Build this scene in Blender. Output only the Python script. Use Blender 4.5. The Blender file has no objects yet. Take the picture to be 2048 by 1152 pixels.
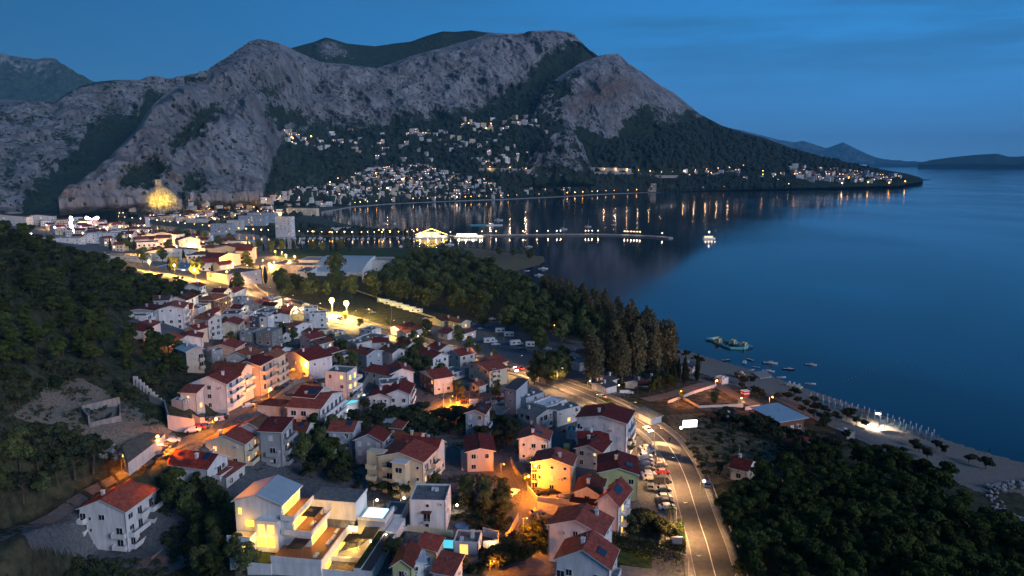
import bpy, bmesh, math, random
import numpy as np
from mathutils import Vector, Matrix
R = math.radians
sc = bpy.context.scene
COL = sc.collection
# ------------------------------------------------------------------ camera, sky, sun, exposure
F = 1462.0; PITCH = R(9.63); CH = 95.0
cam = bpy.data.cameras.new("camera"); camo = bpy.data.objects.new("camera", cam); COL.objects.link(camo)
cam.sensor_width = 36; cam.lens = 36 * F / 2048; cam.clip_start = 1; cam.clip_end = 120000
camo.location = (0, 0, CH); camo.rotation_euler = (R(90) - PITCH, 0, 0); sc.camera = camo
sc.view_settings.view_transform = 'Standard'; sc.view_settings.look = 'None'
sc.view_settings.exposure = .5; sc.view_settings.gamma = 1
sc.render.engine = 'CYCLES'
try:
 sc.cycles.use_denoising = True; sc.cycles.denoiser = 'OPENIMAGEDENOISE'
except Exception: pass
sc.cycles.use_light_tree = True
sc.cycles.max_bounces = 5; sc.cycles.diffuse_bounces = 2; sc.cycles.glossy_bounces = 3
sc.cycles.transmission_bounces = 2; sc.cycles.volume_bounces = 0; sc.cycles.transparent_max_bounces = 6
sc.cycles.sample_clamp_indirect = 3; sc.cycles.caustics_reflective = False; sc.cycles.caustics_refractive = False

SUN_AZ = R(150)      # afterglow: behind the camera, to its right
SUN_EL = R(21)
def world():
 w = bpy.data.worlds.new("World"); sc.world = w; w.use_nodes = True
 nt = w.node_tree; N = nt.nodes; L = nt.links
 bg = N['Background']
 sky = N.new('ShaderNodeTexSky'); sky.sky_type = 'NISHITA'; sky.sun_disc = False
 sky.sun_elevation = R(1.0); sky.sun_rotation = SUN_AZ; sky.ozone_density = 4; sky.dust_density = .5
 tc = N.new('ShaderNodeTexCoord'); sp = N.new('ShaderNodeSeparateXYZ'); L.new(tc.outputs['Generated'], sp.inputs[0])
 zr = N.new('ShaderNodeValToRGB'); cr = zr.color_ramp
 cr.elements[0].position = 0.0; cr.elements[0].color = (.075, .215, .42, 1)
 cr.elements[1].position = 1.0; cr.elements[1].color = (.010, .06, .16, 1)
 for p, c in ((.06, (.036, .155, .365, 1)), (.16, (.021, .148, .375, 1)), (.24, (.018, .135, .35, 1)), (.34, (.009, .08, .22, 1)), (.5, (.006, .05, .15, 1))):
  e = cr.elements.new(p); e.color = c
 L.new(sp.outputs['Z'], zr.inputs[0])
 # darker towards the east-north-east (left of the view), brighter over the sea
 mr = N.new('ShaderNodeMapRange'); mr.inputs[1].default_value = -.62; mr.inputs[2].default_value = .45
 mr.inputs[3].default_value = .46; mr.inputs[4].default_value = 1.42; L.new(sp.outputs['X'], mr.inputs[0])
 # thin streaks of cloud
 mp = N.new('ShaderNodeMapping'); mp.inputs['Scale'].default_value = (1.2, 1.2, 11); mp.inputs['Rotation'].default_value = (0, R(4), 0)
 L.new(tc.outputs['Generated'], mp.inputs[0])
 ns = N.new('ShaderNodeTexNoise'); ns.inputs['Scale'].default_value = 2.3; ns.inputs['Detail'].default_value = 6; ns.inputs['Roughness'].default_value = .58
 L.new(mp.outputs[0], ns.inputs[0])
 nr = N.new('ShaderNodeMapRange'); nr.inputs[1].default_value = .40; nr.inputs[2].default_value = .68; nr.interpolation_type = 'SMOOTHSTEP'
 L.new(ns.outputs['Fac'], nr.inputs[0])
 hm = N.new('ShaderNodeMapRange'); hm.inputs[1].default_value = .05; hm.inputs[2].default_value = .14; L.new(sp.outputs['Z'], hm.inputs[0])
 m0 = N.new('ShaderNodeMath'); m0.operation = 'MULTIPLY'; L.new(nr.outputs[0], m0.inputs[0]); L.new(hm.outputs[0], m0.inputs[1])
 m1 = N.new('ShaderNodeMath'); m1.operation = 'MULTIPLY'; m1.inputs[1].default_value = .55; L.new(m0.outputs[0], m1.inputs[0])
 mul = N.new('ShaderNodeVectorMath'); mul.operation = 'SCALE'; L.new(zr.outputs[0], mul.inputs[0]); L.new(mr.outputs[0], mul.inputs['Scale'])
 mx = N.new('ShaderNodeMix'); mx.data_type = 'RGBA'; L.new(m1.outputs[0], mx.inputs[0]); L.new(mul.outputs[0], mx.inputs[6])
 mx.inputs[7].default_value = (.022, .098, .21, 1)
 # faint twilight glow of the low sun, from the sky texture
 sk = N.new('ShaderNodeVectorMath'); sk.operation = 'SCALE'; sk.inputs['Scale'].default_value = .012; L.new(sky.outputs[0], sk.inputs[0])
 ad = N.new('ShaderNodeVectorMath'); ad.operation = 'ADD'; L.new(mx.outputs[2], ad.inputs[0]); L.new(sk.outputs[0], ad.inputs[1])
 L.new(ad.outputs[0], bg.inputs[0]); bg.inputs[1].default_value = 1.0
world()
sl = bpy.data.lights.new("sun", 'SUN'); sl.energy = 1.3; sl.angle = R(24); sl.color = (.84, .86, 1)
so = bpy.data.objects.new("sun", sl); COL.objects.link(so)
# the lamp shines along its -Z: from behind-right of the camera towards the mountain
_d = Vector((math.sin(R(-52)) * math.cos(SUN_EL), math.cos(R(-52)) * math.cos(SUN_EL), -math.sin(SUN_EL)))
so.rotation_euler = _d.to_track_quat('-Z', 'Y').to_euler()

# ------------------------------------------------------------------ helpers
rnd = random.Random(7)
NR = np.random.RandomState(11)
cp_, sp_ = math.cos(PITCH), math.sin(PITCH)
def ray(px, py):
 u = (px - 1024) / F; v = -(py - 576) / F
 return (u, cp_ + v * sp_, -sp_ + v * cp_)
def at(px, py, z=0.0):
 r = ray(px, py); t = (z - CH) / r[2]
 return (r[0] * t, r[1] * t, z)
def atd(px, py, d):
 """point seen at pixel px,py at horizontal distance d"""
 px = np.asarray(px, float); py = np.asarray(py, float); d = np.asarray(d, float)
 u = (px - 1024) / F; v = -(py - 576) / F
 y = cp_ + v * sp_; z = -sp_ + v * cp_
 t = d / np.hypot(u, y)
 return np.stack([u * t, y * t, CH + z * t], -1)
def pix(x, y, z):
 zc = y * cp_ - (z - CH) * sp_; yc = y * sp_ + (z - CH) * cp_
 zc = np.maximum(zc, 1e-3)
 return 1024 + F * x / zc, 576 - F * yc / zc
_perm = NR.permutation(256); _perm = np.concatenate([_perm, _perm, _perm])
_g = NR.normal(size=(256, 3)); _g /= np.linalg.norm(_g, axis=1)[:, None]
def perlin(p):
 p = np.asarray(p, float); i = np.floor(p).astype(int); f = p - i; w = f * f * f * (f * (f * 6 - 15) + 10)
 i &= 255; out = 0
 for dx in (0, 1):
  for dy in (0, 1):
   for dz in (0, 1):
    h = _perm[_perm[_perm[(i[..., 0] + dx) & 255] + ((i[..., 1] + dy) & 255)] + ((i[..., 2] + dz) & 255)]
    g = _g[h]
    dot = g[..., 0] * (f[..., 0] - dx) + g[..., 1] * (f[..., 1] - dy) + g[..., 2] * (f[..., 2] - dz)
    wt = (w[..., 0] if dx else 1 - w[..., 0]) * (w[..., 1] if dy else 1 - w[..., 1]) * (w[..., 2] if dz else 1 - w[..., 2])
    out = out + dot * wt
 return out
def fbm(p, oct=4, ridged=False, lac=2.03, gain=.5):
 a = 1; s = 0; p = np.asarray(p, float)
 for k in range(oct):
  n = perlin(p + 17.3 * k)
  s = s + a * ((1 - 2.6 * np.abs(n)) if ridged else n); a *= gain; p = p * lac
 return s
def sstep(a, b, x):
 t = np.clip((np.asarray(x, float) - a) / (b - a), 0, 1); return t * t * (3 - 2 * t)
def inpoly(px, py, poly):
 px = np.asarray(px, float); py = np.asarray(py, float); c = np.zeros(px.shape, bool); n = len(poly)
 for i in range(n):
  x1, y1 = poly[i]; x2, y2 = poly[(i + 1) % n]
  if y1 == y2: continue
  c ^= ((y1 > py) != (y2 > py)) & (px < (x2 - x1) * (py - y1) / (y2 - y1) + x1)
 return c
def segdist(px, py, poly, closed=True):
 px = np.asarray(px, float); py = np.asarray(py, float); d = np.full(px.shape, 1e9); n = len(poly)
 for i in range(n if closed else n - 1):
  x1, y1 = poly[i]; x2, y2 = poly[(i + 1) % n]; dx, dy = x2 - x1, y2 - y1; l2 = dx * dx + dy * dy + 1e-9
  t = np.clip(((px - x1) * dx + (py - y1) * dy) / l2, 0, 1)
  d = np.minimum(d, np.hypot(px - x1 - t * dx, py - y1 - t * dy))
 return d
def tag(o, label=None, cat=None, group=None, kind=None):
 if label: o['label'] = label
 if cat: o['category'] = cat
 if group: o['group'] = group
 if kind: o['kind'] = kind
 return o
def mesh(name, verts, faces, mats=(), mi=None, smooth=False):
 me = bpy.data.meshes.new(name)
 if isinstance(verts, np.ndarray) and isinstance(faces, np.ndarray):
  n = len(verts); k = faces.shape[1]; m = len(faces)
  me.vertices.add(n); me.vertices.foreach_set('co', verts.astype(np.float32).ravel())
  me.loops.add(m * k); me.loops.foreach_set('vertex_index', faces.astype(np.int32).ravel())
  me.polygons.add(m); me.polygons.foreach_set('loop_start', np.arange(0, m * k, k, dtype=np.int32))
  try: me.polygons.foreach_set('loop_total', np.full(m, k, dtype=np.int32))
  except Exception: pass
  me.update(calc_edges=True)
 else:
  me.from_pydata([tuple(v) for v in verts], [], [tuple(f) for f in faces]); me.update()
 for m_ in mats: me.materials.append(m_)
 if mi is not None: me.polygons.foreach_set('material_index', np.asarray(mi, dtype=np.int32))
 if smooth: me.polygons.foreach_set('use_smooth', np.ones(len(me.polygons), dtype=bool))
 return me
def link(name, me, parent=None, loc=None, rot=None, scale=None):
 o = bpy.data.objects.new(name, me); COL.objects.link(o)
 if loc is not None: o.location = loc
 if rot is not None: o.rotation_euler = rot if hasattr(rot, '__len__') else (0, 0, rot)
 if scale is not None: o.scale = scale if hasattr(scale, '__len__') else (scale,) * 3
 if parent is not None: o.parent = parent
 return o
def attr(me, name, vals):
 a = me.attributes.new(name, 'FLOAT', 'POINT'); a.data.foreach_set('value', np.asarray(vals, dtype=np.float32).ravel())
# ------------------------------------------------------------------ materials
def newmat(name):
 m = bpy.data.materials.new(name); m.use_nodes = True
 return m, m.node_tree.nodes, m.node_tree.links, m.node_tree.nodes['Principled BSDF']
def mat(name, col, rough=.7, var=.15, nscale=1.2, metal=0, emit=None, estr=0, spec=.3, bump=0, big=0):
 """painted / plastered / coated surface with weathering noise"""
 m, N, L, b = newmat(name)
 b.inputs['Roughness'].default_value = rough; b.inputs['Metallic'].default_value = metal
 b.inputs['Specular IOR Level'].default_value = spec
 tc = N.new('ShaderNodeTexCoord'); n = N.new('ShaderNodeTexNoise'); n.inputs['Scale'].default_value = nscale; n.inputs['Detail'].default_value = 5
 n.inputs['Roughness'].default_value = .65
 wm = N.new('ShaderNodeMapping'); wm.inputs['Scale'].default_value = (1.6, 1.6, .35); L.new(tc.outputs['Object'], wm.inputs[0]); L.new(wm.outputs[0], n.inputs[0])
 r = N.new('ShaderNodeMapRange'); r.inputs[1].default_value = .3; r.inputs[2].default_value = .7; r.inputs[3].default_value = 1 - var * 1.5; r.inputs[4].default_value = 1 + var * .5
 L.new(n.outputs['Fac'], r.inputs[0])
 v = N.new('ShaderNodeVectorMath'); v.operation = 'SCALE'; v.inputs[0].default_value = col[:3]; L.new(r.outputs[0], v.inputs['Scale'])
 L.new(v.outputs[0], b.inputs['Base Color'])
 if emit:
  b.inputs['Emission Color'].default_value = (*emit, 1); b.inputs['Emission Strength'].default_value = estr
 if bump:
  bp = N.new('ShaderNodeBump'); bp.inputs['Strength'].default_value = bump; L.new(n.outputs['Fac'], bp.inputs['Height']); L.new(bp.outputs[0], b.inputs['Normal'])
 return m
def emat(name, col, s):
 m, N, L, b = newmat(name)
 b.inputs['Base Color'].default_value = (*[min(c, .8) for c in col], 1)
 b.inputs['Emission Color'].default_value = (*col, 1); b.inputs['Emission Strength'].default_value = s
 return m
def rockmat(name, rock, veg, sp_scale=1 / 7.0, tint=None):
 m, N, L, b = newmat(name); b.inputs['Roughness'].default_value = .95; b.inputs['Specular IOR Level'].default_value = .1
 tc = N.new('ShaderNodeTexCoord')
 def noise(scale, det=6, rough=.6, vec=None, dim=None):
  n = N.new('ShaderNodeTexNoise'); n.inputs['Scale'].default_value = scale; n.inputs['Detail'].default_value = det; n.inputs['Roughness'].default_value = rough
  L.new(vec or tc.outputs['Object'], n.inputs[0]); return n
 def mth(op, a, c):
  q = N.new('ShaderNodeMath'); q.operation = op
  for i, s in enumerate((a, c)):
   if isinstance(s, (int, float)): q.inputs[i].default_value = s
   else: L.new(s, q.inputs[i])
  return q.outputs[0]
 mp = N.new('ShaderNodeMapping'); mp.inputs['Scale'].default_value = (1, 1, .35); L.new(tc.outputs['Object'], mp.inputs[0])
 n1 = noise(1 / 70, 8, .68, mp.outputs[0]); n2 = noise(sp_scale * .33, 6, .7); n3 = noise(sp_scale, 3, .6)
 r1 = N.new('ShaderNodeValToRGB'); L.new(n1.outputs['Fac'], r1.inputs[0])
 r1.color_ramp.elements[0].position = .32; r1.color_ramp.elements[0].color = (*[c * .5 for c in rock], 1)
 r1.color_ramp.elements[1].position = .68; r1.color_ramp.elements[1].color = (*[min(1, c * 1.35) for c in rock], 1)
 # cracks
 vo = N.new('ShaderNodeTexVoronoi'); vo.feature = 'DISTANCE_TO_EDGE'; vo.inputs['Scale'].default_value = 1 / 38; L.new(mp.outputs[0], vo.inputs[0])
 vr = N.new('ShaderNodeMapRange'); vr.inputs[1].default_value = 0; vr.inputs[2].default_value = .12; vr.inputs[3].default_value = .72; vr.inputs[4].default_value = 1
 L.new(vo.outputs['Distance'], vr.inputs[0])
 rr = N.new('ShaderNodeVectorMath'); rr.operation = 'SCALE'; L.new(r1.outputs[0], rr.inputs[0]); L.new(vr.outputs[0], rr.inputs['Scale'])
 at_ = N.new('ShaderNodeAttribute'); at_.attribute_name = 'veg'
 # veg factor : attribute + noise at two scales
 s = mth('ADD', mth('MULTIPLY', n2.outputs['Fac'], .9), mth('MULTIPLY', n3.outputs['Fac'], .75))
 s = mth('ADD', s, mth('MULTIPLY', at_.outputs['Fac'], 1.0))
 vd = N.new('ShaderNodeTexVoronoi'); vd.inputs['Scale'].default_value = sp_scale * .55; L.new(tc.outputs['Object'], vd.inputs[0])
 dr = N.new('ShaderNodeMapRange'); dr.inputs[1].default_value = .20; dr.inputs[2].default_value = .38; dr.inputs[3].default_value = .27; dr.inputs[4].default_value = 0; L.new(vd.outputs['Distance'], dr.inputs[0])
 s = mth('ADD', s, dr.outputs[0])
 vf = N.new('ShaderNodeMapRange'); vf.inputs[1].default_value = 1.12; vf.inputs[2].default_value = 1.24; L.new(s, vf.inputs[0])
 vn = noise(sp_scale * .8, 5, .7); vc = N.new('ShaderNodeValToRGB'); L.new(vn.outputs['Fac'], vc.inputs[0])
 vc.color_ramp.elements[0].position = .35; vc.color_ramp.elements[0].color = (*[c * .5 for c in veg], 1)
 vc.color_ramp.elements[1].position = .7; vc.color_ramp.elements[1].color = (*[c * 1.6 for c in veg], 1)
 soil = N.new('ShaderNodeAttribute'); soil.attribute_name = 'soil'
 ms = N.new('ShaderNodeMix'); ms.data_type = 'RGBA'; L.new(soil.outputs['Fac'], ms.inputs[0]); L.new(rr.outputs[0], ms.inputs[6]); ms.inputs[7].default_value = (.17, .125, .11, 1)
 mx = N.new('ShaderNodeMix'); mx.data_type = 'RGBA'; L.new(vf.outputs[0], mx.inputs[0]); L.new(ms.outputs[2], mx.inputs[6]); L.new(vc.outputs[0], mx.inputs[7])
 L.new(mx.outputs[2], b.inputs['Base Color'])
 bp = N.new('ShaderNodeBump'); bp.inputs['Strength'].default_value = 1.0; bp.inputs['Distance'].default_value = 26
 h = mth('ADD', n1.outputs['Fac'], mth('MULTIPLY', n2.outputs['Fac'], .5)); L.new(h, bp.inputs['Height']); L.new(bp.outputs[0], b.inputs['Normal'])
 return m
# ------------------------------------------------------------------ near and middle ground
# shore of the near land, seen pixels at sea level (clockwise from lower right)
SHORE_PX = [(2900, 1075), (2400, 1000), (2200, 968), (2048, 925), (1960, 901), (1900, 882), (1820, 851), (1750, 826), (1680, 800), (1600, 772), (1530, 748),
   (1450, 724), (1390, 706), (1340, 694), (1290, 680), (1240, 655), (1200, 628), (1150, 603), (1100, 580), (1058, 566), (1032, 552),
   (1030, 543), (1052, 537), (1078, 531), (1092, 522), (1088, 513), (1050, 508), (1000, 503), (960, 497), (930, 494), (860, 495), (700, 496), (560, 497), (500, 494), (440, 482), (380, 474),
   (300, 462), (240, 452), (180, 446), (100, 440), (0, 436), (-600, 430), (-1500, 432)]
FAR_PX = [(-1500, 424), (-600, 424), (0, 428), (120, 432), (200, 437), (300, 448), (400, 460), (520, 470), (640, 475), (760, 475), (840, 474), (858, 470), (845, 466), (790, 461), (740, 455),
          (700, 450), (664, 442), (640, 434), (632, 428), (650, 422), (700, 414), (760, 409), (800, 406), (900, 402), (1000, 399), (1200, 388), (1400, 380), (1600, 376),
          (1800, 371), (1838, 362)]
NEAR = [at(*p)[:2] for p in SHORE_PX]
NEAR = NEAR + [(-6000, 100), (-6000, -400), (3000, -400), (3000, 80)]
FARL = [at(*p)[:2] for p in FAR_PX] + [(6000, 9000), (-9000, 9000)]
# heights: pixel, height -> control points of a smooth surface
CTRL = [(0, 455, 64), (130, 500, 49), (250, 545, 36), (380, 585, 20), (460, 600, 9), (0, 560, 55), (0, 650, 46), (0, 760, 38), (0, 850, 31), (0, 950, 25), (0, 1050, 16), (0, 1150, 8),
  (-200, 500, 78), (-200, 800, 52), (-300, 1100, 34), (150, 600, 42), (150, 700, 36), (150, 800, 29), (150, 900, 22), (200, 960, 17), (170, 1082, 1.5), (200, 1100, .5), (130, 1100, 1.5), (90, 1120, 2), (40, 1130, 3), (150, 1150, 1), (60, 1052, 11), (150, 1003, 12), (300, 1095, .5), (250, 1110, 0), (350, 1065, 2), (390, 1085, 1), (280, 1135, 1), (330, 1130, 0.6), (420, 1100, 3), (280, 780, 24),
  (280, 620, 26), (370, 655, 19), (300, 700, 24), (320, 910, 19), (430, 845, 18), (480, 940, 12), (350, 980, 14), (560, 760, 15), (620, 730, 12), (560, 840, 12), (480, 1060, 8), (600, 1110, 7),
  (430, 620, 13), (480, 680, 12), (560, 620, 6), (420, 1130, 7), (700, 900, 8), (640, 860, 10), (700, 780, 8), (750, 700, 6), (620, 650, 6), (860, 1060, 6), (860, 850, 5), (960, 760, 5),
  (1050, 1000, 6), (1180, 950, 6), (1140, 1120, 6), (1000, 1140, 6), (1240, 900, 7), (1330, 1000, 8), (1400, 1150, 9), (1300, 850, 7), (1150, 760, 5), (950, 690, 4), (760, 640, 4),
  (600, 590, 4), (500, 560, 4), (560, 540, 3), (700, 520, 3), (900, 520, 3), (1040, 515, 3), (1000, 600, 3), (1100, 650, 3), (1250, 740, 4), (1400, 780, 3.5), (1450, 900, 5), (1600, 850, 3),
  (1500, 1000, 7), (1700, 1000, 7), (1900, 1080, 7), (2000, 1150, 8), (1700, 1150, 10), (1500, 1150, 10), (2200, 1150, 5), (1800, 900, 2.6), (400, 540, 4), (300, 520, 4), (200, 490, 4), (100, 470, 4), (300, 480, 3), (0, 445, 4), (-500, 440, 5),
  (500, 505, 3), (2048, 960, 2.5), (1900, 920, 2)]
_cp = np.array([at(*c)[:2] for c in CTRL]); _cz = np.array([c[2] for c in CTRL], float)
_cp = np.vstack([_cp, [(0, -300), (600, -300), (-700, -300), (700, 100), (-900, 500), (-500, 60), (0, 50), (-100, 110), (-150, 110), (-90, 70), (-105, 135)]]); _cz = np.append(_cz, [6, 5, 70, 3, 140, 62, 9, 3, 14, 5, 4])
def _k(r): return np.sqrt(r * r + 25 ** 2)
_D = _k(np.hypot(_cp[:, None, 0] - _cp[None, :, 0], _cp[:, None, 1] - _cp[None, :, 1])) / 100
_n = len(_cp); _A = np.zeros((_n + 1, _n + 1)); _A[:_n, :_n] = _D - np.eye(_n) * .03; _A[:_n, _n] = 1; _A[_n, :_n] = 1
_w = np.linalg.solve(_A, np.append(_cz, 0))
def base(x, y):
 x = np.asarray(x, float); y = np.asarray(y, float); s = np.full(x.shape, _w[_n])
 for i in range(_n): s = s + _w[i] * _k(np.hypot(x - _cp[i, 0], y - _cp[i, 1])) / 100
 return s
def H(x, y):
 """ground height"""
 x = np.asarray(x, float); y = np.asarray(y, float)
 near = inpoly(x, y, NEAR); far = inpoly(x, y, FARL)
 dn = segdist(x, y, NEAR[:len(SHORE_PX)], False); df = segdist(x, y, FARL[:len(FAR_PX)], False)
 b = base(x, y)
 zn = .12 + np.maximum(b, 1.4) * sstep(0, 34, dn)
 zf = .5 + 2.2 * sstep(0, 40, df)
 zw = -.4 - np.minimum(np.minimum(dn, df) * .12, 5)
 return np.where(near, zn, np.where(far, zf, zw))
def hz(x, y): return float(H(np.array([x]), np.array([y]))[0])
def ground(px, py, up=0.0, z0=5.0):
 """world point on the ground (+up) seen at a pixel; nearest hit along the ray"""
 r = np.array(ray(px, py)); 
 t = np.geomspace(100, 6000, 170); 
 X = r[0] * t; Y = r[1] * t; Z = CH + r[2] * t; g = np.maximum(H(X, Y), 0) + up; s = Z - g
 k = np.argmax(s < 0) if (s < 0).any() else len(t) - 1
 a, b_ = t[max(k - 1, 0)], t[k]
 for _ in range(4):
  tt = np.linspace(a, b_, 12); ss = CH + r[2] * tt - (np.maximum(H(r[0] * tt, r[1] * tt), 0) + up)
  k = np.argmax(ss < 0) if (ss < 0).any() else 11
  a, b_ = tt[max(k - 1, 0)], tt[k]
 t = b_
 return Vector((r[0] * t, r[1] * t, CH + r[2] * t))
# roads : centre-line pixels, width
ROADS = [
 ('road', 'asph_lit', 8.4, [(1462, 1250), (1431, 1152), (1415, 1091), (1401, 1049), (1388, 1007), (1373, 960), (1352, 914), (1325, 877), (1284, 846), (1243, 820), (1195, 797), (1143, 776), (1095, 760), (1060, 748), (1000, 733), (930, 712), (860, 690), (790, 668), (720, 650), (650, 634), (590, 614), (545, 598), (510, 582), (490, 562), (480, 540)]),
 ('street', 'conc', 5.2, [(-20, 1085), (60, 1052), (150, 1003), (215, 965), (290, 925), (340, 897), (400, 868), (450, 838), (490, 812), (530, 790), (565, 768), (590, 745), (620, 735)]),
 ('lane', 'conc', 4.4, [(760, 1160), (850, 1145), (930, 1128), (1000, 1090), (1040, 1055), (1052, 1020), (1060, 985), (1042, 955), (1030, 925), (1022, 905)]),
 ('lane', 'conc', 5.0, [(1052, 1050), (1075, 1052), (1100, 1058)]),
 ('street', 'conc', 4.4, [(570, 772), (620, 762), (650, 748), (600, 738), (590, 720), (600, 705)]),
 ('lane', 'conc', 4.0, [(1016, 797), (1000, 792), (965, 798), (930, 806)]),
 ('promenade', 'conc', 3.4, [(1330, 735), (1400, 760), (1450, 768), (1500, 776), (1560, 800), (1620, 830), (1680, 858), (1740, 885), (1800, 912), (1860, 940)]),
 ('beach_road', 'dirt', 5.5, [(1290, 800), (1340, 790), (1420, 768), (1470, 790), (1520, 816), (1560, 845), (1600, 870)]),
]
def polyline(pts, step=3.0):
 P = np.array([ground(*p)[:2] for p in pts]); Q = [P[0]]
 for i in range(len(P) - 1):
  p0, p1, p2, p3 = P[max(i - 1, 0)], P[i], P[i + 1], P[min(i + 2, len(P) - 1)]
  n = max(2, int(np.linalg.norm(p2 - p1) / step))
  for t in np.linspace(0, 1, n + 1)[1:]:
   Q.append(.5 * ((2 * p1) + (-p0 + p2) * t + (2 * p0 - 5 * p1 + 4 * p2 - p3) * t * t + (-p0 + 3 * p1 - 3 * p2 + p3) * t ** 3))
 return np.array(Q)
ROADL = [(n, m, w, polyline(p)) for n, m, w, p in ROADS]
def offset(Q, o):
 T = np.gradient(Q, axis=0); T /= np.linalg.norm(T, axis=1)[:, None] + 1e-9
 return Q + np.stack([T[:, 1], -T[:, 0]], -1) * o
def ribbon(name, Q, w0, w1, dz, m, parent=None, thick=0.0):
 """strip between lateral offsets w0..w1 (right of travel positive), draped at dz over the ground"""
 k = 5 if thick == 0 else 2
 zc = H(Q[:, 0], Q[:, 1]); V = []; offs = np.linspace(w0, w1, k); A = []
 for o in offs:
  P = offset(Q, o); A.append(np.column_stack([P, zc + dz]))
 V = np.concatenate(A); n = len(Q); Fc = []
 for j in range(k - 1):
  for i in range(n - 1): Fc.append((j * n + i, (j + 1) * n + i, (j + 1) * n + i + 1, j * n + i + 1))
 if thick:
  B = V.copy(); B[:, 2] -= thick; m0 = len(V); V = np.concatenate([V, B])
  for i in range(n - 1):
   Fc.append((i, i + 1, m0 + i + 1, m0 + i)); Fc.append((n + i, m0 + n + i, m0 + n + i + 1, n + i + 1))
 me = mesh(name, V, np.array(Fc), [m]); return link(name, me, parent)
# ground mesh on a polar fan
def ground_mesh():
 az = np.linspace(-1.05, 1.02, 900); d = np.concatenate([np.geomspace(60, 700, 420), np.geomspace(706, 5200, 170)])
 A, D = np.meshgrid(az, d); X = D * np.sin(A); Y = D * np.cos(A)
 Z = H(X.ravel(), Y.ravel()).reshape(X.shape)
 P = np.stack([X, Y, np.zeros_like(X)], -1)
 land = Z > 0
 hill = sstep(12, 30, Z)
 nz = fbm(P / 22, 4); Z = Z + np.where(land, nz * (0.25 + 2.6 * hill), 0) * sstep(0.5, 3, Z)
 # sink under roads
 for n, m, w, Q in ROADL:
  sel = (np.abs(X - Q[:, 0].mean()) < np.ptp(Q[:, 0]) / 2 + 30) & (np.abs(Y - Q[:, 1].mean()) < np.ptp(Q[:, 1]) / 2 + 30)
  xs, ys = X[sel], Y[sel]; best = np.full(xs.shape, 1e9); zb = np.zeros(xs.shape); zq = H(Q[:, 0], Q[:, 1])
  for i in range(len(Q)):
   dd = np.hypot(xs - Q[i, 0], ys - Q[i, 1]); u = dd < best; best[u] = dd[u]; zb[u] = zq[i]
  k = sstep(w / 2 + 7.5, w / 2 + 2.6, best); z0 = Z[sel]; Z[sel] = z0 * (1 - k) + (zb - .22) * k
 PX, PY = pix(X, Y, Z)
 near = inpoly(X, Y, NEAR)
 # masks
 sand = np.zeros(X.shape); sand_poly = [(1320, 680), (1400, 700), (1600, 765), (1760, 822), (2100, 935), (3000, 1080), (3000, 1200), (2120, 1060), (2040, 985), (1960, 985), (1880, 950), (1820, 925), (1740, 885), (1640, 840), (1560, 800), (1480, 775), (1400, 745), (1340, 730)]
 sand = inpoly(PX, PY, sand_poly).astype(float)
 tan = inpoly(PX, PY, [(925, 495), (1095, 508), (1095, 528), (1030, 545), (960, 525)]).astype(float)
 tan = np.maximum(tan, inpoly(PX, PY, [(1330, 830), (1480, 820), (1640, 880), (1600, 910), (1500, 960), (1420, 970), (1360, 900)]) * .55)
 cut = inpoly(PX, PY, [(20, 835), (100, 770), (160, 755), (250, 800), (330, 850), (360, 880), (330, 900), (230, 930), (205, 880), (110, 850)]).astype(float)
 paved0 = inpoly(PX, PY, [(40, 1060), (160, 1000), (340, 1010), (410, 1075), (400, 1120), (330, 1150), (180, 1120), (60, 1090)])
 cut = np.maximum(cut, inpoly(PX, PY, [(470, 1060), (600, 1115), (740, 1120), (720, 1200), (470, 1200)]))
 paved = inpoly(PX, PY, [(250, 640), (420, 590), (560, 600), (760, 660), (1010, 740), (1150, 790), (1250, 850), (1340, 960), (1390, 1180), (700, 1180), (470, 1000), (360, 900), (560, 740), (360, 700)]).astype(float) * .62
 paved = np.maximum(paved, inpoly(PX, PY, [(850, 650), (1010, 640), (1190, 690), (1230, 760), (1130, 765), (1000, 730), (880, 690)]) * .95)
 paved = np.maximum(paved, inpoly(PX, PY, [(1228, 880), (1290, 870), (1375, 1000), (1385, 1060), (1280, 1060)]) * 1.0)
 paved = np.maximum(paved, inpoly(PX, PY, [(1400, 740), (1480, 780), (1640, 870), (1700, 900), (1620, 880), (1480, 830), (1330, 815), (1290, 790)]) * .45)
 paved = np.maximum(paved, inpoly(PX, PY, [(0, 440), (500, 465), (560, 520), (560, 600), (420, 600), (130, 490), (0, 455)]) * 1.0)
 paved = np.maximum(paved, (~near & land) * .45)
 paved = np.maximum(paved, paved0 * .9)
 field = inpoly(PX, PY, [(505, 512), (560, 498), (940, 497), (1000, 520), (800, 530), (520, 530)]).astype(float)
 pier = 0
 V = np.stack([X, Y, Z], -1).reshape(-1, 3); nr, nc = X.shape; idx = np.arange(nr * nc).reshape(nr, nc)
 Fc = np.stack([idx[:-1, :-1], idx[:-1, 1:], idx[1:, 1:], idx[1:, :-1]], -1).reshape(-1, 4)[:, ::-1]
 m, N, L, b = newmat('ground_mix'); b.inputs['Roughness'].default_value = .95; b.inputs['Specular IOR Level'].default_value = .15
 tc = N.new('ShaderNodeTexCoord')
 def noise(s, det=5, r=.65):
  n = N.new('ShaderNodeTexNoise'); n.inputs['Scale'].default_value = s; n.inputs['Detail'].default_value = det; n.inputs['Roughness'].default_value = r
  L.new(tc.outputs['Object'], n.inputs[0]); return n.outputs['Fac']
 def ramp(f, c0, c1, p0=.35, p1=.65):
  q = N.new('ShaderNodeValToRGB'); L.new(f, q.inputs[0]); q.color_ramp.elements[0].position = p0; q.color_ramp.elements[1].position = p1
  q.color_ramp.elements[0].color = (*c0, 1); q.color_ramp.elements[1].color = (*c1, 1); return q.outputs[0]
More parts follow.
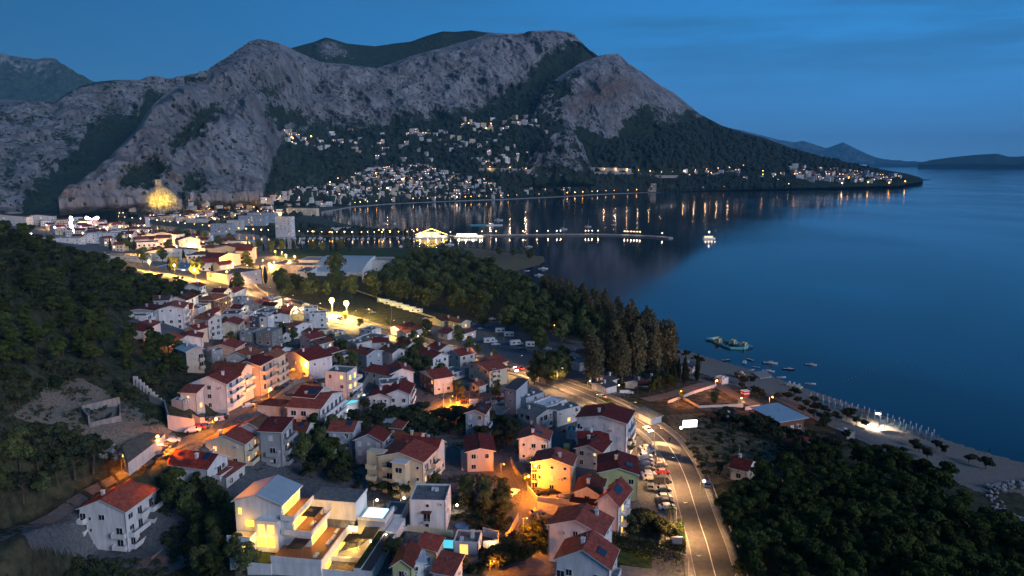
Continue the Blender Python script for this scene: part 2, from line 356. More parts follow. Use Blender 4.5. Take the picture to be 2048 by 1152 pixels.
 nb = noise(.35); nf = noise(1.6)
 cur = ramp(nb, (.022, .028, .014), (.085, .078, .045))
 for nm, c0, c1 in (('field', (.03, .055, .025), (.045, .075, .03)), ('tan', (.10, .075, .045), (.22, .17, .10)), ('paved', (.075, .08, .088), (.155, .16, .168)), ('cut', (.12, .10, .075), (.25, .21, .165)), ('sand', (.17, .145, .125), (.26, .225, .2))):
  a = N.new('ShaderNodeAttribute'); a.attribute_name = nm
  ad = N.new('ShaderNodeMath'); ad.operation = 'ADD'; L.new(a.outputs['Fac'], ad.inputs[0]); L.new(nb, ad.inputs[1])
  mr = N.new('ShaderNodeMapRange'); mr.inputs[1].default_value = .92; mr.inputs[2].default_value = 1.06; L.new(ad.outputs[0], mr.inputs[0])
  mx = N.new('ShaderNodeMix'); mx.data_type = 'RGBA'; L.new(mr.outputs[0], mx.inputs[0]); L.new(cur, mx.inputs[6]); L.new(ramp(nf, c0, c1), mx.inputs[7]); cur = mx.outputs[2]
 L.new(cur, b.inputs['Base Color'])
 bp = N.new('ShaderNodeBump'); bp.inputs['Strength'].default_value = .6; bp.inputs['Distance'].default_value = .5; L.new(nf, bp.inputs['Height']); L.new(bp.outputs[0], b.inputs['Normal'])
 me = mesh('ground', V, Fc, [m], smooth=True)
 for nm, v in (('field', field), ('tan', tan), ('paved', paved), ('cut', cut), ('sand', sand)): attr(me, nm, v)
 return link('ground', me)
tag(ground_mesh(), kind='structure')
# sea
def sea():
 m, N, L, b = newmat('sea_water')
 b.inputs['Base Color'].default_value = (.0008, .014, .032, 1); b.inputs['Roughness'].default_value = .11; b.inputs['IOR'].default_value = 1.34; b.inputs['Specular IOR Level'].default_value = .38
 tc = N.new('ShaderNodeTexCoord'); mp = N.new('ShaderNodeMapping'); mp.inputs['Scale'].default_value = (1, .55, 1); mp.inputs['Rotation'].default_value = (0, 0, R(-18)); L.new(tc.outputs['Object'], mp.inputs[0])
 n = N.new('ShaderNodeTexNoise'); n.inputs['Scale'].default_value = .35; n.inputs['Detail'].default_value = 4; L.new(mp.outputs[0], n.inputs[0])
 bp = N.new('ShaderNodeBump'); bp.inputs['Strength'].default_value = .05; bp.inputs['Distance'].default_value = .8; nw = N.new('ShaderNodeTexNoise'); nw.inputs['Scale'].default_value = .09; nw.inputs['Detail'].default_value = 5; nw.inputs['Roughness'].default_value = .7; L.new(mp.outputs[0], nw.inputs[0]); L.new(nw.outputs['Fac'], bp.inputs['Height']); L.new(bp.outputs[0], b.inputs['Normal'])
 # wind lanes: patches of rougher water
 n2 = N.new('ShaderNodeTexNoise'); n2.inputs['Scale'].default_value = .004; n2.inputs['Detail'].default_value = 4; L.new(mp.outputs[0], n2.inputs[0])
 mr = N.new('ShaderNodeMapRange'); mr.inputs[1].default_value = .4; mr.inputs[2].default_value = .65; mr.inputs[3].default_value = .07; mr.inputs[4].default_value = .16; L.new(n2.outputs['Fac'], mr.inputs[0]); L.new(mr.outputs[0], b.inputs['Roughness'])
 V = [(0, 0, 0)]; Fc = []; rs = (600, 3000, 12000, 30500); n_ = 96
 for r in rs:
  for k in range(n_): V.append((r * math.sin(2 * math.pi * k / n_), r * math.cos(2 * math.pi * k / n_), 0))
 for k in range(n_): Fc.append((0, 1 + (k + 1) % n_, 1 + k))
 for j in range(len(rs) - 1):
  for k in range(n_): a = 1 + j * n_; b2 = a + n_; Fc.append((a + k, a + (k + 1) % n_, b2 + (k + 1) % n_, b2 + k))
 return link('sea', mesh('sea', V, Fc, [m]))
tag(sea(), kind='structure')
# ------------------------------------------------------------------ mountains
def loft(name, curves, nx, nvs, m, vegf, amp=1.0, back=(900, -350), kind='structure', fine=1.0, seed=0.0, soilf=None, damp_bottom=True):
 xs0, xs1 = curves[0][0][0], curves[0][-1][0]
 px = np.linspace(xs0, xs1, nx); rows = []
 for c in curves:
  c = np.array(c, float); py = np.interp(px, c[:, 0], c[:, 1]); d = np.interp(px, c[:, 0], c[:, 2])
  k = np.ones(9) / 9; d = np.convolve(np.pad(d, 4, 'edge'), k, 'valid')
  rows.append(atd(px, py, d))
 rows = np.array(rows); P = []; T = []
 for i in range(len(rows) - 1):
  p0, p1, p2, p3 = rows[max(i - 1, 0)], rows[i], rows[i + 1], rows[min(i + 2, len(rows) - 1)]
  for t in np.linspace(0, 1, nvs[i] + 1)[(0 if i == 0 else 1):]:
   lin = p1 * (1 - t) + p2 * t
   cat = .5 * ((2 * p1) + (-p0 + p2) * t + (2 * p0 - 5 * p1 + 4 * p2 - p3) * t * t + (-p0 + 3 * p1 - 3 * p2 + p3) * t ** 3)
   P.append(.5 * lin + .5 * cat); T.append(i + t)
 P = np.array(P); T = np.array(T)[:, None] / (len(rows) - 1) * np.ones((1, nx))
 PX, PY = pix(P[..., 0], P[..., 1], P[..., 2])
 veg = vegf(PX, PY)
 # displacement: towards / away from the viewer and up, ridged, stretched vertically
 Q = P * np.array([1, 1, .45]) + seed
 big = fbm(Q / 420, 4, True) * 52; mid = fbm(P * np.array([1, 1, .3]) / 150 + seed, 5, True) * 44; sm = fbm(P / 46, 4, True) * 11 * fine
 edge = np.minimum(sstep(0, .12, T), sstep(1.0, .86, T)); rockk = 1 - .55 * np.clip(veg, 0, 1)
 disp = (big * edge + (mid * (.16 + .84 * edge) + sm * (.3 + .7 * edge)) * sstep(0, .05, T)) * amp * rockk
 dirn = P[..., :2] / np.linalg.norm(P[..., :2], axis=-1, keepdims=True)
 P[..., :2] -= dirn * disp[..., None] * .9
 P[..., 2] += disp * .22 * sstep(0.02, .2, T) 
 # rear slope
 last = P[-1]; dl = last[:, :2] / np.linalg.norm(last[:, :2], axis=1)[:, None]; ext = []
 for k, (s, zz) in enumerate(((.08, -.02), (.3, .25), (1, 1))):
  e = last.copy(); e[:, :2] += dl * back[0] * s; e[:, 2] += back[1] * zz; e[:, 2] = np.maximum(e[:, 2], -5); ext.append(e)
 P = np.concatenate([P, np.array(ext)]); veg = np.concatenate([veg, np.repeat(veg[-1:], 3, 0)])
 nr, nc = P.shape[:2]; idx = np.arange(nr * nc).reshape(nr, nc)
 Fc = np.stack([idx[:-1, :-1], idx[:-1, 1:], idx[1:, 1:], idx[1:, :-1]], -1).reshape(-1, 4)
 me = mesh(name, P.reshape(-1, 3), Fc, [m], smooth=False); attr(me, 'veg', veg)
 soil = np.zeros(veg.shape)
 if soilf is not None: soil[:-3] = soilf(PX, PY)
 attr(me, 'soil', soil)
 o = link(name, me); tag(o, kind=kind); return o, P
def nz(PX, PY, s=30, o=4, sd=0): return fbm(np.stack([PX / s + sd, PY / s * 1.6, PX * 0], -1), o)
def blur_poly(PX, PY, poly, soft=8):
 soft = soft + 18
 d = segdist(PX, PY, poly); i = inpoly(PX, PY, poly); s = np.where(i, d, -d); return sstep(-soft, soft, s + nz(PX, PY, 22) * 22)
ROCK = (.275, .265, .28); VEG = (.030, .042, .026)
M_ROCK = rockmat('limestone', ROCK, VEG)
M_FAR = rockmat('far_limestone', (.22, .22, .23), (.05, .065, .05), 1 / 18.0)
SKY_MAIN = [(120, 424), (132, 403), (191, 360), (231, 311), (270, 271), (290, 238), (307, 212), (346, 179), (380, 162), (409, 147), (440, 125), (475, 102), (500, 84), (522, 80), (548, 85), (580, 98), (606, 111), (638, 125), (680, 129),
   (709, 133), (754, 138), (789, 127), (821, 114), (889, 97), (917, 88), (950, 79), (975, 69), (1000, 68), (1048, 68), (1083, 62), (1112, 63), (1125, 64), (1144, 69), (1163, 98), (1180, 108), (1240, 150), (1320, 230)]
def dmain(px): return np.interp(px, [120, 290, 409, 522, 650, 760, 889, 1000, 1100, 1163, 1320], [1500, 1750, 2100, 2550, 2900, 2950, 3150, 3350, 3600, 3700, 3700])
top = [(x, y, dmain(x)) for x, y in SKY_MAIN]
foot = [(120, 426, 1440), (300, 412, 1500), (430, 408, 1560), (530, 402, 1640), (550, 330, 1950), (570, 285, 2150), (628, 257, 2450), (773, 254, 2520), (830, 243, 2560), (901, 236, 2600), (950, 222, 2700), (1012, 198, 2900), (1067, 160, 3150), (1109, 142, 3300), (1138, 115, 3500), (1163, 102, 3600), (1320, 240, 3650)]
mid = [(x, .5 * (np.interp(x, [f[0] for f in foot], [f[1] for f in foot]) + y), .42 * np.interp(x, [f[0] for f in foot], [f[2] for f in foot]) + .58 * d + (-60)) for x, y, d in top]
shore = [(120, 428, 1430), (300, 414, 1490), (430, 411, 1540), (530, 410, 1590), (700, 412, 1690), (800, 405, 1810), (900, 401, 1900), (1000, 398, 1990), (1200, 387, 2350), (1320, 383, 2560)]
slope = [(120, 427, 1434), (300, 413, 1495), (430, 410, 1548), (530, 406, 1605), (570, 370, 1840), (700, 340, 2050), (800, 330, 2130), (900, 320, 2220), (1000, 312, 2300), (1100, 300, 2450), (1200, 290, 2700), (1320, 300, 2800)]
def veg_main(PX, PY):
 fy = np.interp(PX, [f[0] for f in foot], [f[1] for f in foot])
 v = sstep(-20, 26, PY - fy + nz(PX, PY, 26) * 26) * (PX > 528) * .66
 v = np.maximum(v, .13 + .22 * nz(PX, PY, 60, 3, 5))
 v = np.maximum(v, blur_poly(PX, PY, [(380, 275), (430, 228), (440, 240), (420, 275), (390, 300), (350, 320), (350, 300)], 6) * .8)
 v = np.maximum(v, blur_poly(PX, PY, [(255, 360), (320, 335), (330, 360), (300, 390), (240, 395)], 5) * .8)
 v = np.maximum(v, blur_poly(PX, PY, [(370, 375), (400, 365), (405, 405), (360, 405)], 5) * .7)
 v = np.maximum(v, blur_poly(PX, PY, [(500, 190), (560, 190), (560, 215), (510, 215)], 6) * .55)
 v = np.maximum(v, blur_poly(PX, PY, [(540, 225), (600, 240), (620, 262), (560, 275), (535, 250)], 6) * .75)
 v = np.maximum(v, sstep(60, 0, PY - np.interp(PX, [a[0] for a in SKY_MAIN], [a[1] for a in SKY_MAIN])) * .32 * (PX > 400) * (PX < 560))
 v = np.maximum(v, blur_poly(PX, PY, [(1010, 205), (1050, 175), (1075, 140), (1120, 110), (1160, 98), (1330, 100), (1330, 300), (1040, 300)], -4) * .9)
 return v
MAIN, MP = loft('mountain', [shore, slope, foot, mid, top], 900, [40, 40, 90, 90], M_ROCK, veg_main, 1.0)
# right shoulder running down to the cape
top2 = [(1030, 300, 2450), (1060, 255, 2620), (1072, 215, 2750), (1080, 192, 2820), (1095, 172, 2880), (1120, 153, 2940), (1160, 128, 3020), (1200, 112, 3080), (1235, 108, 3120), (1243, 114, 3130), (1256, 127, 3150), (1285, 146, 3200), (1317, 169, 3260), (1350, 188, 3330), (1375, 210, 3380), (1400, 230, 3420),
  (1441, 252, 3500), (1476, 264, 3580), (1527, 278, 3700), (1590, 301, 3850), (1653, 318, 4000), (1716, 332, 4200), (1764, 342, 4400), (1811, 350, 4600), (1838, 357, 4750), (1846, 362, 4700)]
sh2 = [(1030, 397, 2030), (1200, 388, 2350), (1400, 381, 2690), (1500, 378.5, 2800), (1600, 376, 2950), (1700, 374, 3080), (1800, 371, 3270), (1838, 363.5, 3900), (1846, 362.6, 4200)]
lo2 = [(1030, 350, 2250), (1200, 345, 2600), (1400, 352, 2880), (1600, 357, 3080), (1800, 364, 3500), (1846, 362.4, 4300)]
mi2 = [(1030, 320, 2400), (1075, 265, 2600), (1120, 245, 2700), (1200, 235, 2800), (1300, 250, 2900), (1400, 290, 3000), (1600, 335, 3400), (1800, 358, 3950), (1846, 362.2, 4500)]
def veg2(PX, PY):
 v = sstep(255, 330, PY + nz(PX, PY, 45, 4) * 55 - .10 * (PX - 1200) * (PX > 1200) * 0) * .9
 v = np.maximum(v, .12 + .2 * nz(PX, PY, 50, 3, 9))
 v = np.maximum(v, blur_poly(PX, PY, [(1260, 240), (1300, 225), (1360, 235), (1420, 232), (1500, 262), (1860, 340), (1860, 400), (1180, 400), (1180, 300), (1230, 290)], 8) * .95)
 v = np.maximum(v, blur_poly(PX, PY, [(1110, 180), (1150, 160), (1140, 200), (1105, 215)], 4) * .8)
 v = np.maximum(v, blur_poly(PX, PY, [(1010, 240), (1100, 255), (1130, 290), (1180, 310), (1180, 400), (1010, 400)], 6) * .95)
 v *= 1 - .75 * blur_poly(PX, PY, [(1290, 245), (1330, 228), (1365, 250), (1320, 262)], 4)
 v *= 1 - .6 * blur_poly(PX, PY, [(1212, 285), (1270, 270), (1280, 285), (1230, 300)], 4)
 v = np.maximum(v, .32 * sstep(1380, 1480, PX))
 return v
def soil2(PX, PY): return np.maximum(blur_poly(PX, PY, [(1150, 205), (1200, 175), (1250, 165), (1270, 185), (1240, 210), (1180, 225), (1140, 230)], 8), blur_poly(PX, PY, [(1425, 308), (1520, 315), (1500, 326), (1430, 322)], 2) * .9)
SHO, SP = loft('mountain_shoulder', [sh2, lo2, mi2, top2], 620, [50, 60, 110], M_ROCK, veg2, .62, seed=300, soilf=soil2)
# rock outcrop in front of the slope
oc_t = [(1040, 352, 2250), (1060, 318, 2280), (1085, 285, 2300), (1110, 266, 2310), (1130, 257, 2320), (1150, 268, 2320), (1165, 290, 2320), (1176, 320, 2320), (1190, 352, 2330)]
oc_b = [(1040, 378, 2120), (1100, 376, 2140), (1190, 372, 2200)]
oc_m = [(1040, 365, 2185), (1080, 325, 2200), (1130, 310, 2210), (1190, 362, 2260)]
loft('rock_outcrop', [oc_b, oc_m, oc_t], 160, [40, 50], M_ROCK, lambda a, b: .34 + .4 * nz(a, b, 20) + .3 * sstep(330, 370, b), .8, back=(160, -120), seed=90)
sp_t = [(318, 392, 1610), (335, 362, 1650), (360, 335, 1690), (392, 312, 1730), (400, 290, 1760), (425, 250, 1800), (440, 229, 1830), (455, 236, 1840), (470, 228, 1850), (500, 250, 1870), (530, 262, 1880), (548, 275, 1870), (556, 320, 1830), (546, 352, 1780), (525, 398, 1700)]
loft('rock_spur', [[(318, 410, 1560), (430, 409, 1575), (525, 408, 1620)], [(318, 404, 1580), (400, 355, 1625), (440, 330, 1660), (525, 402, 1670)], sp_t], 300, [60, 80], M_ROCK, lambda a, b: .14 + .3 * nz(a, b, 30, 3, 4) + .5 * blur_poly(a, b, [(470, 300), (520, 330), (540, 400), (470, 400)], 5), .5, back=(120, -160), seed=140)
# canyon wall on the left, with the wooded ravine
ct = [(-420, 185, 2500), (0, 202, 2450), (82, 204, 2450), (109, 209, 2480), (132, 189, 2560), (165, 172, 2600), (198, 164, 2650), (231, 161, 2700), (280, 162, 2750), (313, 156, 2800), (346, 159, 2850), (389, 151, 2900), (440, 140, 2950)]
cb = [(-420, 428, 1700), (0, 428, 1650), (150, 426, 1640), (440, 400, 1800)]
cm = [(-420, 330, 2000), (0, 330, 1950), (60, 330, 1950), (150, 300, 2050), (300, 240, 2350), (440, 200, 2600)]
def veg_shade(PX, PY):
 v = .24 + .3 * nz(PX, PY, 40, 3, 2)  # scrub cover raised to darken the wall, standing in for its shade
 v = np.maximum(v, blur_poly(PX, PY, [(310, 200), (280, 235), (205, 258), (180, 270), (160, 315), (110, 355), (60, 400), (40, 440), (300, 440), (420, 250)], 4) * 1.0)
 tp = np.interp(PX, [c[0] for c in ct], [c[1] for c in ct]); v = np.maximum(v, sstep(26, 6, PY - tp) * .75 * (PX > 90))
 return v
loft('canyon_wall', [cb, cm, ct], 560, [90, 110], M_ROCK, veg_shade, .8, seed=700)
# hills behind
loft('far_hill', [[(-420, 240, 4600), (260, 240, 4600)], [(-420, 90, 5600), (0, 111, 5400), (40, 116, 5400), (70, 122, 5400), (100, 119, 5400), (115, 125, 5400), (140, 140, 5400), (170, 156, 5500), (190, 165, 5500), (260, 190, 5500)]],
     260, [110], M_FAR, lambda a, b: .30 + .5 * nz(a, b, 30) + .5 * sstep(130, 185, b), 1.2, seed=40)
loft('green_hill', [[(560, 150, 3400), (1180, 150, 3900)], [(560, 104, 3700), (580, 97, 3700), (628, 84, 3750), (651, 75, 3750), (667, 79, 3760), (693, 87, 3800), (750, 93, 3850), (789, 87, 3900), (821, 84, 3900), (853, 72, 3950), (885, 63, 3950), (911, 64, 4000), (943, 61, 4000), (972, 65, 4050), (1000, 67, 4100), (1110, 70, 4200), (1130, 64, 4000), (1180, 110, 4100)]],
     420, [90], M_ROCK, lambda a, b: .78 + .35 * nz(a, b, 22) - .6 * blur_poly(a, b, [(630, 90), (651, 80), (690, 100), (710, 120), (640, 120)], 5), .35, seed=20)
loft('distant_mountains', [[(1380, 329, 27000), (1900, 329, 27000)], [(1380, 245, 28500), (1479, 260, 28500), (1558, 280, 28500), (1590, 285, 28500), (1606, 282, 28500), (1653, 297, 28500), (1686, 285, 28500), (1700, 292, 28500), (1716, 300, 28500), (1748, 315, 28500), (1780, 322, 28500), (1843, 326, 28500), (1900, 328.5, 28500)]],
     200, [40], M_FAR, lambda a, b: .4 + .3 * nz(a, b, 30), 2.2, seed=33)
loft('distant_island', [[(1836, 329.2, 17000), (2500, 330, 16000)], [(1836, 328, 17500), (1860, 321, 17500), (1906, 315, 17500), (1954, 310, 17500), (1995, 308, 17500), (2017, 314, 17500), (2035, 314, 17500), (2080, 311, 17500), (2200, 305, 17500), (2500, 320, 17500)]],
     200, [30], M_FAR, lambda a, b: .8 + .2 * nz(a, b, 30), .8, seed=33)
# ------------------------------------------------------------------ surface materials
M = {}
def addm(k, *a, **kw): M[k] = mat(k, *a, **kw)
addm('white', (.72, .72, .72), .8, .17, .5); addm('offwhite', (.62, .60, .56), .85, .15, .5); addm('cream', (.66, .56, .40), .85, .12, .5)
addm('beige', (.55, .45, .36), .85, .12, .5); addm('pinkish', (.62, .50, .45), .85, .12, .5); addm('grey', (.34, .35, .36), .85, .15, .5); addm('bluegrey', (.36, .41, .47), .85, .10, .5)
addm('lime', (.50, .52, .24), .85, .12, .5); addm('navy', (.05, .07, .11), .6, .15, .5); addm('brick', (.24, .11, .07), .9, .3, 3); addm('concrete', (.27, .27, .26), .9, .3, .8, bump=.3)
addm('darkconc', (.15, .15, .15), .9, .3, .8); addm('stone', (.30, .27, .22), .95, .45, 1.6, bump=.6); addm('metalroof', (.44, .52, .56), .45, .08, .3, metal=.3)
addm('flatroof', (.17, .18, .18), .9, .35, .6); addm('darkroof', (.07, .07, .08), .8, .2, .8); addm('deckwood', (.26, .115, .05), .6, .25, 2); addm('tile_pale', (.5, .47, .43), .6, .12, .8)
addm('wood', (.16, .09, .05), .8, .3, 2); addm('trunk', (.10, .075, .055), .95, .35, 2, bump=.5); addm('palebark', (.30, .28, .25), .95, .35, 2); addm('trim', (.66, .66, .66), .7, .05)
addm('pole', (.22, .22, .23), .5, .15, 2, metal=.4); addm('steel', (.4, .41, .42), .4, .1, metal=.8); addm('black', (.015, .015, .017), .5, .1); addm('rubber', (.02, .02, .02), .9, .1)
addm('sign_white', (.8, .8, .8), .5, .03); addm('sand_conc', (.36, .33, .30), .9, .2, .7); addm('blue', (.05, .16, .36), .5, .1); addm('teal', (.14, .48, .5), .5, .1); addm('red', (.42, .03, .02), .5, .1); addm('yellowp', (.62, .42, .05), .5, .1)
addm('plastic_yellow', (.66, .58, .33), .5, .1); addm('umbrella', (.66, .62, .62), .9, .08, 2); addm('lounger_blue', (.05, .15, .22), .8, .1); addm('asph', (.085, .082, .08), .85, .25, .5, bump=.2); addm('conc', (.17, .165, .16), .9, .28, .5)
addm('dirt', (.22, .18, .15), .95, .25, .6); addm('kerb', (.36, .35, .34), .9, .2, .8); addm('paint', (.62, .62, .6), .7, .25, 1.5); addm('rockpile', (.36, .34, .33), .95, .4, 1.0, bump=.6); addm('rock_floodlit', (.42, .36, .26), .95, .5, .2, bump=.8)  # crag stone yellowed, floodlight colour put into its base tone
addm('earth', (.25, .19, .135), .95, .4, .5, bump=.6); addm('awning', (.10, .11, .11), .8, .15)
M['asph_lit'] = M['asph']
def roofmat(name, c, lite=1.35):
 m, N, L, b = newmat(name); b.inputs['Roughness'].default_value = .85; b.inputs['Specular IOR Level'].default_value = .2
 tc = N.new('ShaderNodeTexCoord'); n = N.new('ShaderNodeTexNoise'); n.inputs['Scale'].default_value = .9; n.inputs['Detail'].default_value = 6; n.inputs['Roughness'].default_value = .7; L.new(tc.outputs['Object'], n.inputs[0])
 oi = N.new('ShaderNodeObjectInfo')
 r = N.new('ShaderNodeValToRGB'); r.color_ramp.elements[0].position = .3; r.color_ramp.elements[1].position = .75
 r.color_ramp.elements[0].color = (*[x * .5 for x in c], 1); r.color_ramp.elements[1].color = (*[x * 1.6 for x in c], 1); L.new(n.outputs['Fac'], r.inputs[0])
 br = N.new('ShaderNodeTexBrick'); br.inputs['Scale'].default_value = 1; br.inputs['Brick Width'].default_value = .32; br.inputs['Row Height'].default_value = .4; br.inputs['Mortar Size'].default_value = .035
 br.inputs['Color1'].default_value = (1, 1, 1, 1); br.inputs['Color2'].default_value = (.72, .72, .72, 1); br.inputs['Mortar'].default_value = (.4, .4, .4, 1); L.new(tc.outputs['UV'], br.inputs[0])
 L.new(tc.outputs['Object'], br.inputs[0])
 mx = N.new('ShaderNodeMix'); mx.data_type = 'RGBA'; mx.blend_type = 'MULTIPLY'; mx.inputs[0].default_value = .8; L.new(r.outputs[0], mx.inputs[6]); L.new(br.outputs[0], mx.inputs[7])
 mr = N.new('ShaderNodeMapRange'); mr.inputs[3].default_value = .68; mr.inputs[4].default_value = 1.3; L.new(oi.outputs['Random'], mr.inputs[0])
 v = N.new('ShaderNodeVectorMath'); v.operation = 'SCALE'; L.new(mx.outputs[2], v.inputs[0]); L.new(mr.outputs[0], v.inputs['Scale']); rh = N.new('ShaderNodeValToRGB'); rh.color_ramp.elements[0].position = .45; rh.color_ramp.elements[0].color = (1, 1, 1, 1); rh.color_ramp.elements[1].color = (1.3, 2.1, 1.7, 1); L.new(oi.outputs['Random'], rh.inputs[0])
 m2 = N.new('ShaderNodeVectorMath'); m2.operation = 'MULTIPLY'; L.new(v.outputs[0], m2.inputs[0]); L.new(rh.outputs[0], m2.inputs[1]); L.new(m2.outputs[0], b.inputs['Base Color'])
 M[name] = m
roofmat('redroof', (.225, .036, .030)); roofmat('orangeroof', (.27, .072, .04)); roofmat('brownroof', (.12, .035, .025))
def glassmat(name, col, rough=.12):
 m, N, L, b = newmat(name); b.inputs['Base Color'].default_value = (*col, 1); b.inputs['Roughness'].default_value = rough; b.inputs['Specular IOR Level'].default_value = .6; M[name] = m
glassmat('glass', (.012, .014, .018)); glassmat('carglass', (.01, .012, .015), .08); glassmat('solar', (.02, .035, .07), .2)
def leafmat(name, c, k=1.0):
 m, N, L, b = newmat(name); b.inputs['Roughness'].default_value = .9; b.inputs['Specular IOR Level'].default_value = .08
 oi = N.new('ShaderNodeObjectInfo'); tc = N.new('ShaderNodeTexCoord'); n = N.new('ShaderNodeTexNoise'); n.inputs['Scale'].default_value = .55; n.inputs['Detail'].default_value = 3; L.new(tc.outputs['Object'], n.inputs[0])
 r = N.new('ShaderNodeValToRGB'); r.color_ramp.elements[0].position = .33; r.color_ramp.elements[1].position = .68
 r.color_ramp.elements[0].color = (*[x * .55 for x in c], 1); r.color_ramp.elements[1].color = (c[0] * 1.7, c[1] * 1.5, c[2] * 1.1, 1); L.new(n.outputs['Fac'], r.inputs[0])
 mr = N.new('ShaderNodeMapRange'); mr.inputs[3].default_value = .65; mr.inputs[4].default_value = 1.35; L.new(oi.outputs['Random'], mr.inputs[0])
 v = N.new('ShaderNodeVectorMath'); v.operation = 'SCALE'; L.new(r.outputs[0], v.inputs[0]); L.new(mr.outputs[0], v.inputs['Scale']); L.new(v.outputs[0], b.inputs['Base Color']); M[name] = m
leafmat('leaf_pine', (.042, .060, .018)); leafmat('leaf_broad', (.075, .098, .042)); leafmat('leaf_poplar', (.098, .096, .06)); leafmat('leaf_olive', (.036, .047, .025)); leafmat('leaf_cypress', (.016, .026, .014)); leafmat('leaf_bare', (.13, .11, .09)); leafmat('leaf_hedge', (.028, .048, .018))
def E_(k, c, s): M[k] = emat(k, c, s)
SOD = (1, .27, .012); WARM = (1, .62, .28); YEL = (1, .50, .05); COOL = (.85, .92, 1)
E_('sm_lit', (1, .95, .75), 6); E_('lit_far', (1, .62, .28), 5); addm('cut_stone', (.36, .31, .27), .9, .25, .1); addm('sand_far', (.42, .37, .34), .95, .15, .1); addm('leaf_far', (.026, .036, .024), .95, .45, .02); E_('bulb_yel', (1, .66, .12), 14); E_('bulb_sodium', (1, .42, .08), 9); E_('bulb_warm', (1, .75, .45), 14); E_('bulb_white', (.95, .95, 1), 18); E_('lit_warm', (1, .50, .12), 1.3); E_('lit_yellow', (1, .56, .07), 1.6); E_('lit_dim', (1, .6, .25), .5); E_('lit_white', (.95, .95, 1), 2.6)
E_('pool_lit', (.10, .62, .72), .75); E_('pool_white', (.55, .9, .95), 1.25); E_('billboard_lit', (1, .97, .92), 3.2); E_('headlamp', (1, .95, .88), 60); E_('taillamp', (1, .03, .01), 14); E_('far_sodium', (1, .40, .08), 13); E_('far_warm', (1, .62, .30), 11); E_('stage_pink', (1, .75, 1), 18); E_('led_green', (.2, 1, .4), 5); E_('red_glow', (1, .05, .02), 5); E_('blue_glow', (.05, .35, 1), 3)
# ------------------------------------------------------------------ mesh builder
class MB:
 def __init__(s): s.v = []; s.f = []; s.m = []; s.mats = []
 def mi(s, k):
  if k not in s.mats: s.mats.append(k)
  return s.mats.index(k)
 def poly(s, pts, k):
  n = len(s.v); s.v += [tuple(p) for p in pts]; s.f.append(tuple(range(n, n + len(pts)))); s.m.append(s.mi(k))
 def box(s, x0, y0, z0, x1, y1, z1, k, ktop=None):
  n = len(s.v); s.v += [(x0, y0, z0), (x1, y0, z0), (x1, y1, z0), (x0, y1, z0), (x0, y0, z1), (x1, y0, z1), (x1, y1, z1), (x0, y1, z1)]
  for q, f in enumerate(((3, 2, 1, 0), (4, 5, 6, 7), (0, 1, 5, 4), (1, 2, 6, 5), (2, 3, 7, 6), (3, 0, 4, 7))):
   s.f.append(tuple(n + i for i in f)); s.m.append(s.mi(ktop if (q == 1 and ktop) else k))
 def prism(s, pts, z0, z1, k, ktop=None):
  """vertical prism on a footprint (CCW)"""
  ar = sum(pts[i][0] * pts[(i + 1) % len(pts)][1] - pts[(i + 1) % len(pts)][0] * pts[i][1] for i in range(len(pts)))
  if ar < 0: pts = pts[::-1]
  n = len(s.v); c = len(pts); s.v += [(p[0], p[1], z0) for p in pts] + [(p[0], p[1], z1) for p in pts]
  for i in range(c): s.f.append((n + i, n + (i + 1) % c, n + c + (i + 1) % c, n + c + i)); s.m.append(s.mi(k))
  s.f.append(tuple(n + c + i for i in range(c))); s.m.append(s.mi(ktop or k)); s.f.append(tuple(n + i for i in range(c))[::-1]); s.m.append(s.mi(k))
 def tube(s, p, q, r0, r1, k, n=6, cap=True):
  p = Vector(p); q = Vector(q); d = (q - p).normalized(); a = d.orthogonal().normalized(); b = d.cross(a); m = len(s.v)
  for c, r in ((p, r0), (q, r1)):
   for i in range(n): t = 2 * math.pi * i / n; s.v.append(tuple(c + a * (r * math.cos(t)) + b * (r * math.sin(t))))
  for i in range(n): s.f.append((m + i, m + (i + 1) % n, m + n + (i + 1) % n, m + n + i)); s.m.append(s.mi(k))
  if cap: s.f.append(tuple(m + n + i for i in range(n))); s.m.append(s.mi(k)); s.f.append(tuple(m + i for i in range(n))[::-1]); s.m.append(s.mi(k))
 def sphere(s, c, r, k, nu=8, nv=6, sz=1):
  m = len(s.v); s.v.append((c[0], c[1], c[2] - r * sz))
  for j in range(1, nv):
   t = math.pi * j / nv
   for i in range(nu): a = 2 * math.pi * i / nu; s.v.append((c[0] + r * math.sin(t) * math.cos(a), c[1] + r * math.sin(t) * math.sin(a), c[2] - r * sz * math.cos(t)))
  s.v.append((c[0], c[1], c[2] + r * sz)); e = len(s.v) - 1
  for i in range(nu):
   s.f.append((m, m + 1 + (i + 1) % nu, m + 1 + i)); s.m.append(s.mi(k)); b = m + 1 + (nv - 2) * nu; s.f.append((b + i, b + (i + 1) % nu, e)); s.m.append(s.mi(k))
   for j in range(nv - 2): q = m + 1 + j * nu; s.f.append((q + i, q + (i + 1) % nu, q + nu + (i + 1) % nu, q + nu + i)); s.m.append(s.mi(k))
 def data(s, name, smooth=False): return mesh(name, s.v, s.f, [M[k] for k in s.mats], s.m, smooth)
 def build(s, name, parent=None, loc=None, rot=None, scale=None, smooth=False): return link(name, s.data(name, smooth), parent, loc, rot, scale)
def empty(name, loc, rz=0, label=None, cat=None, group=None):
 o = link(name, None, None, loc, rz); o.empty_display_size = .5; return tag(o, label, cat, group)
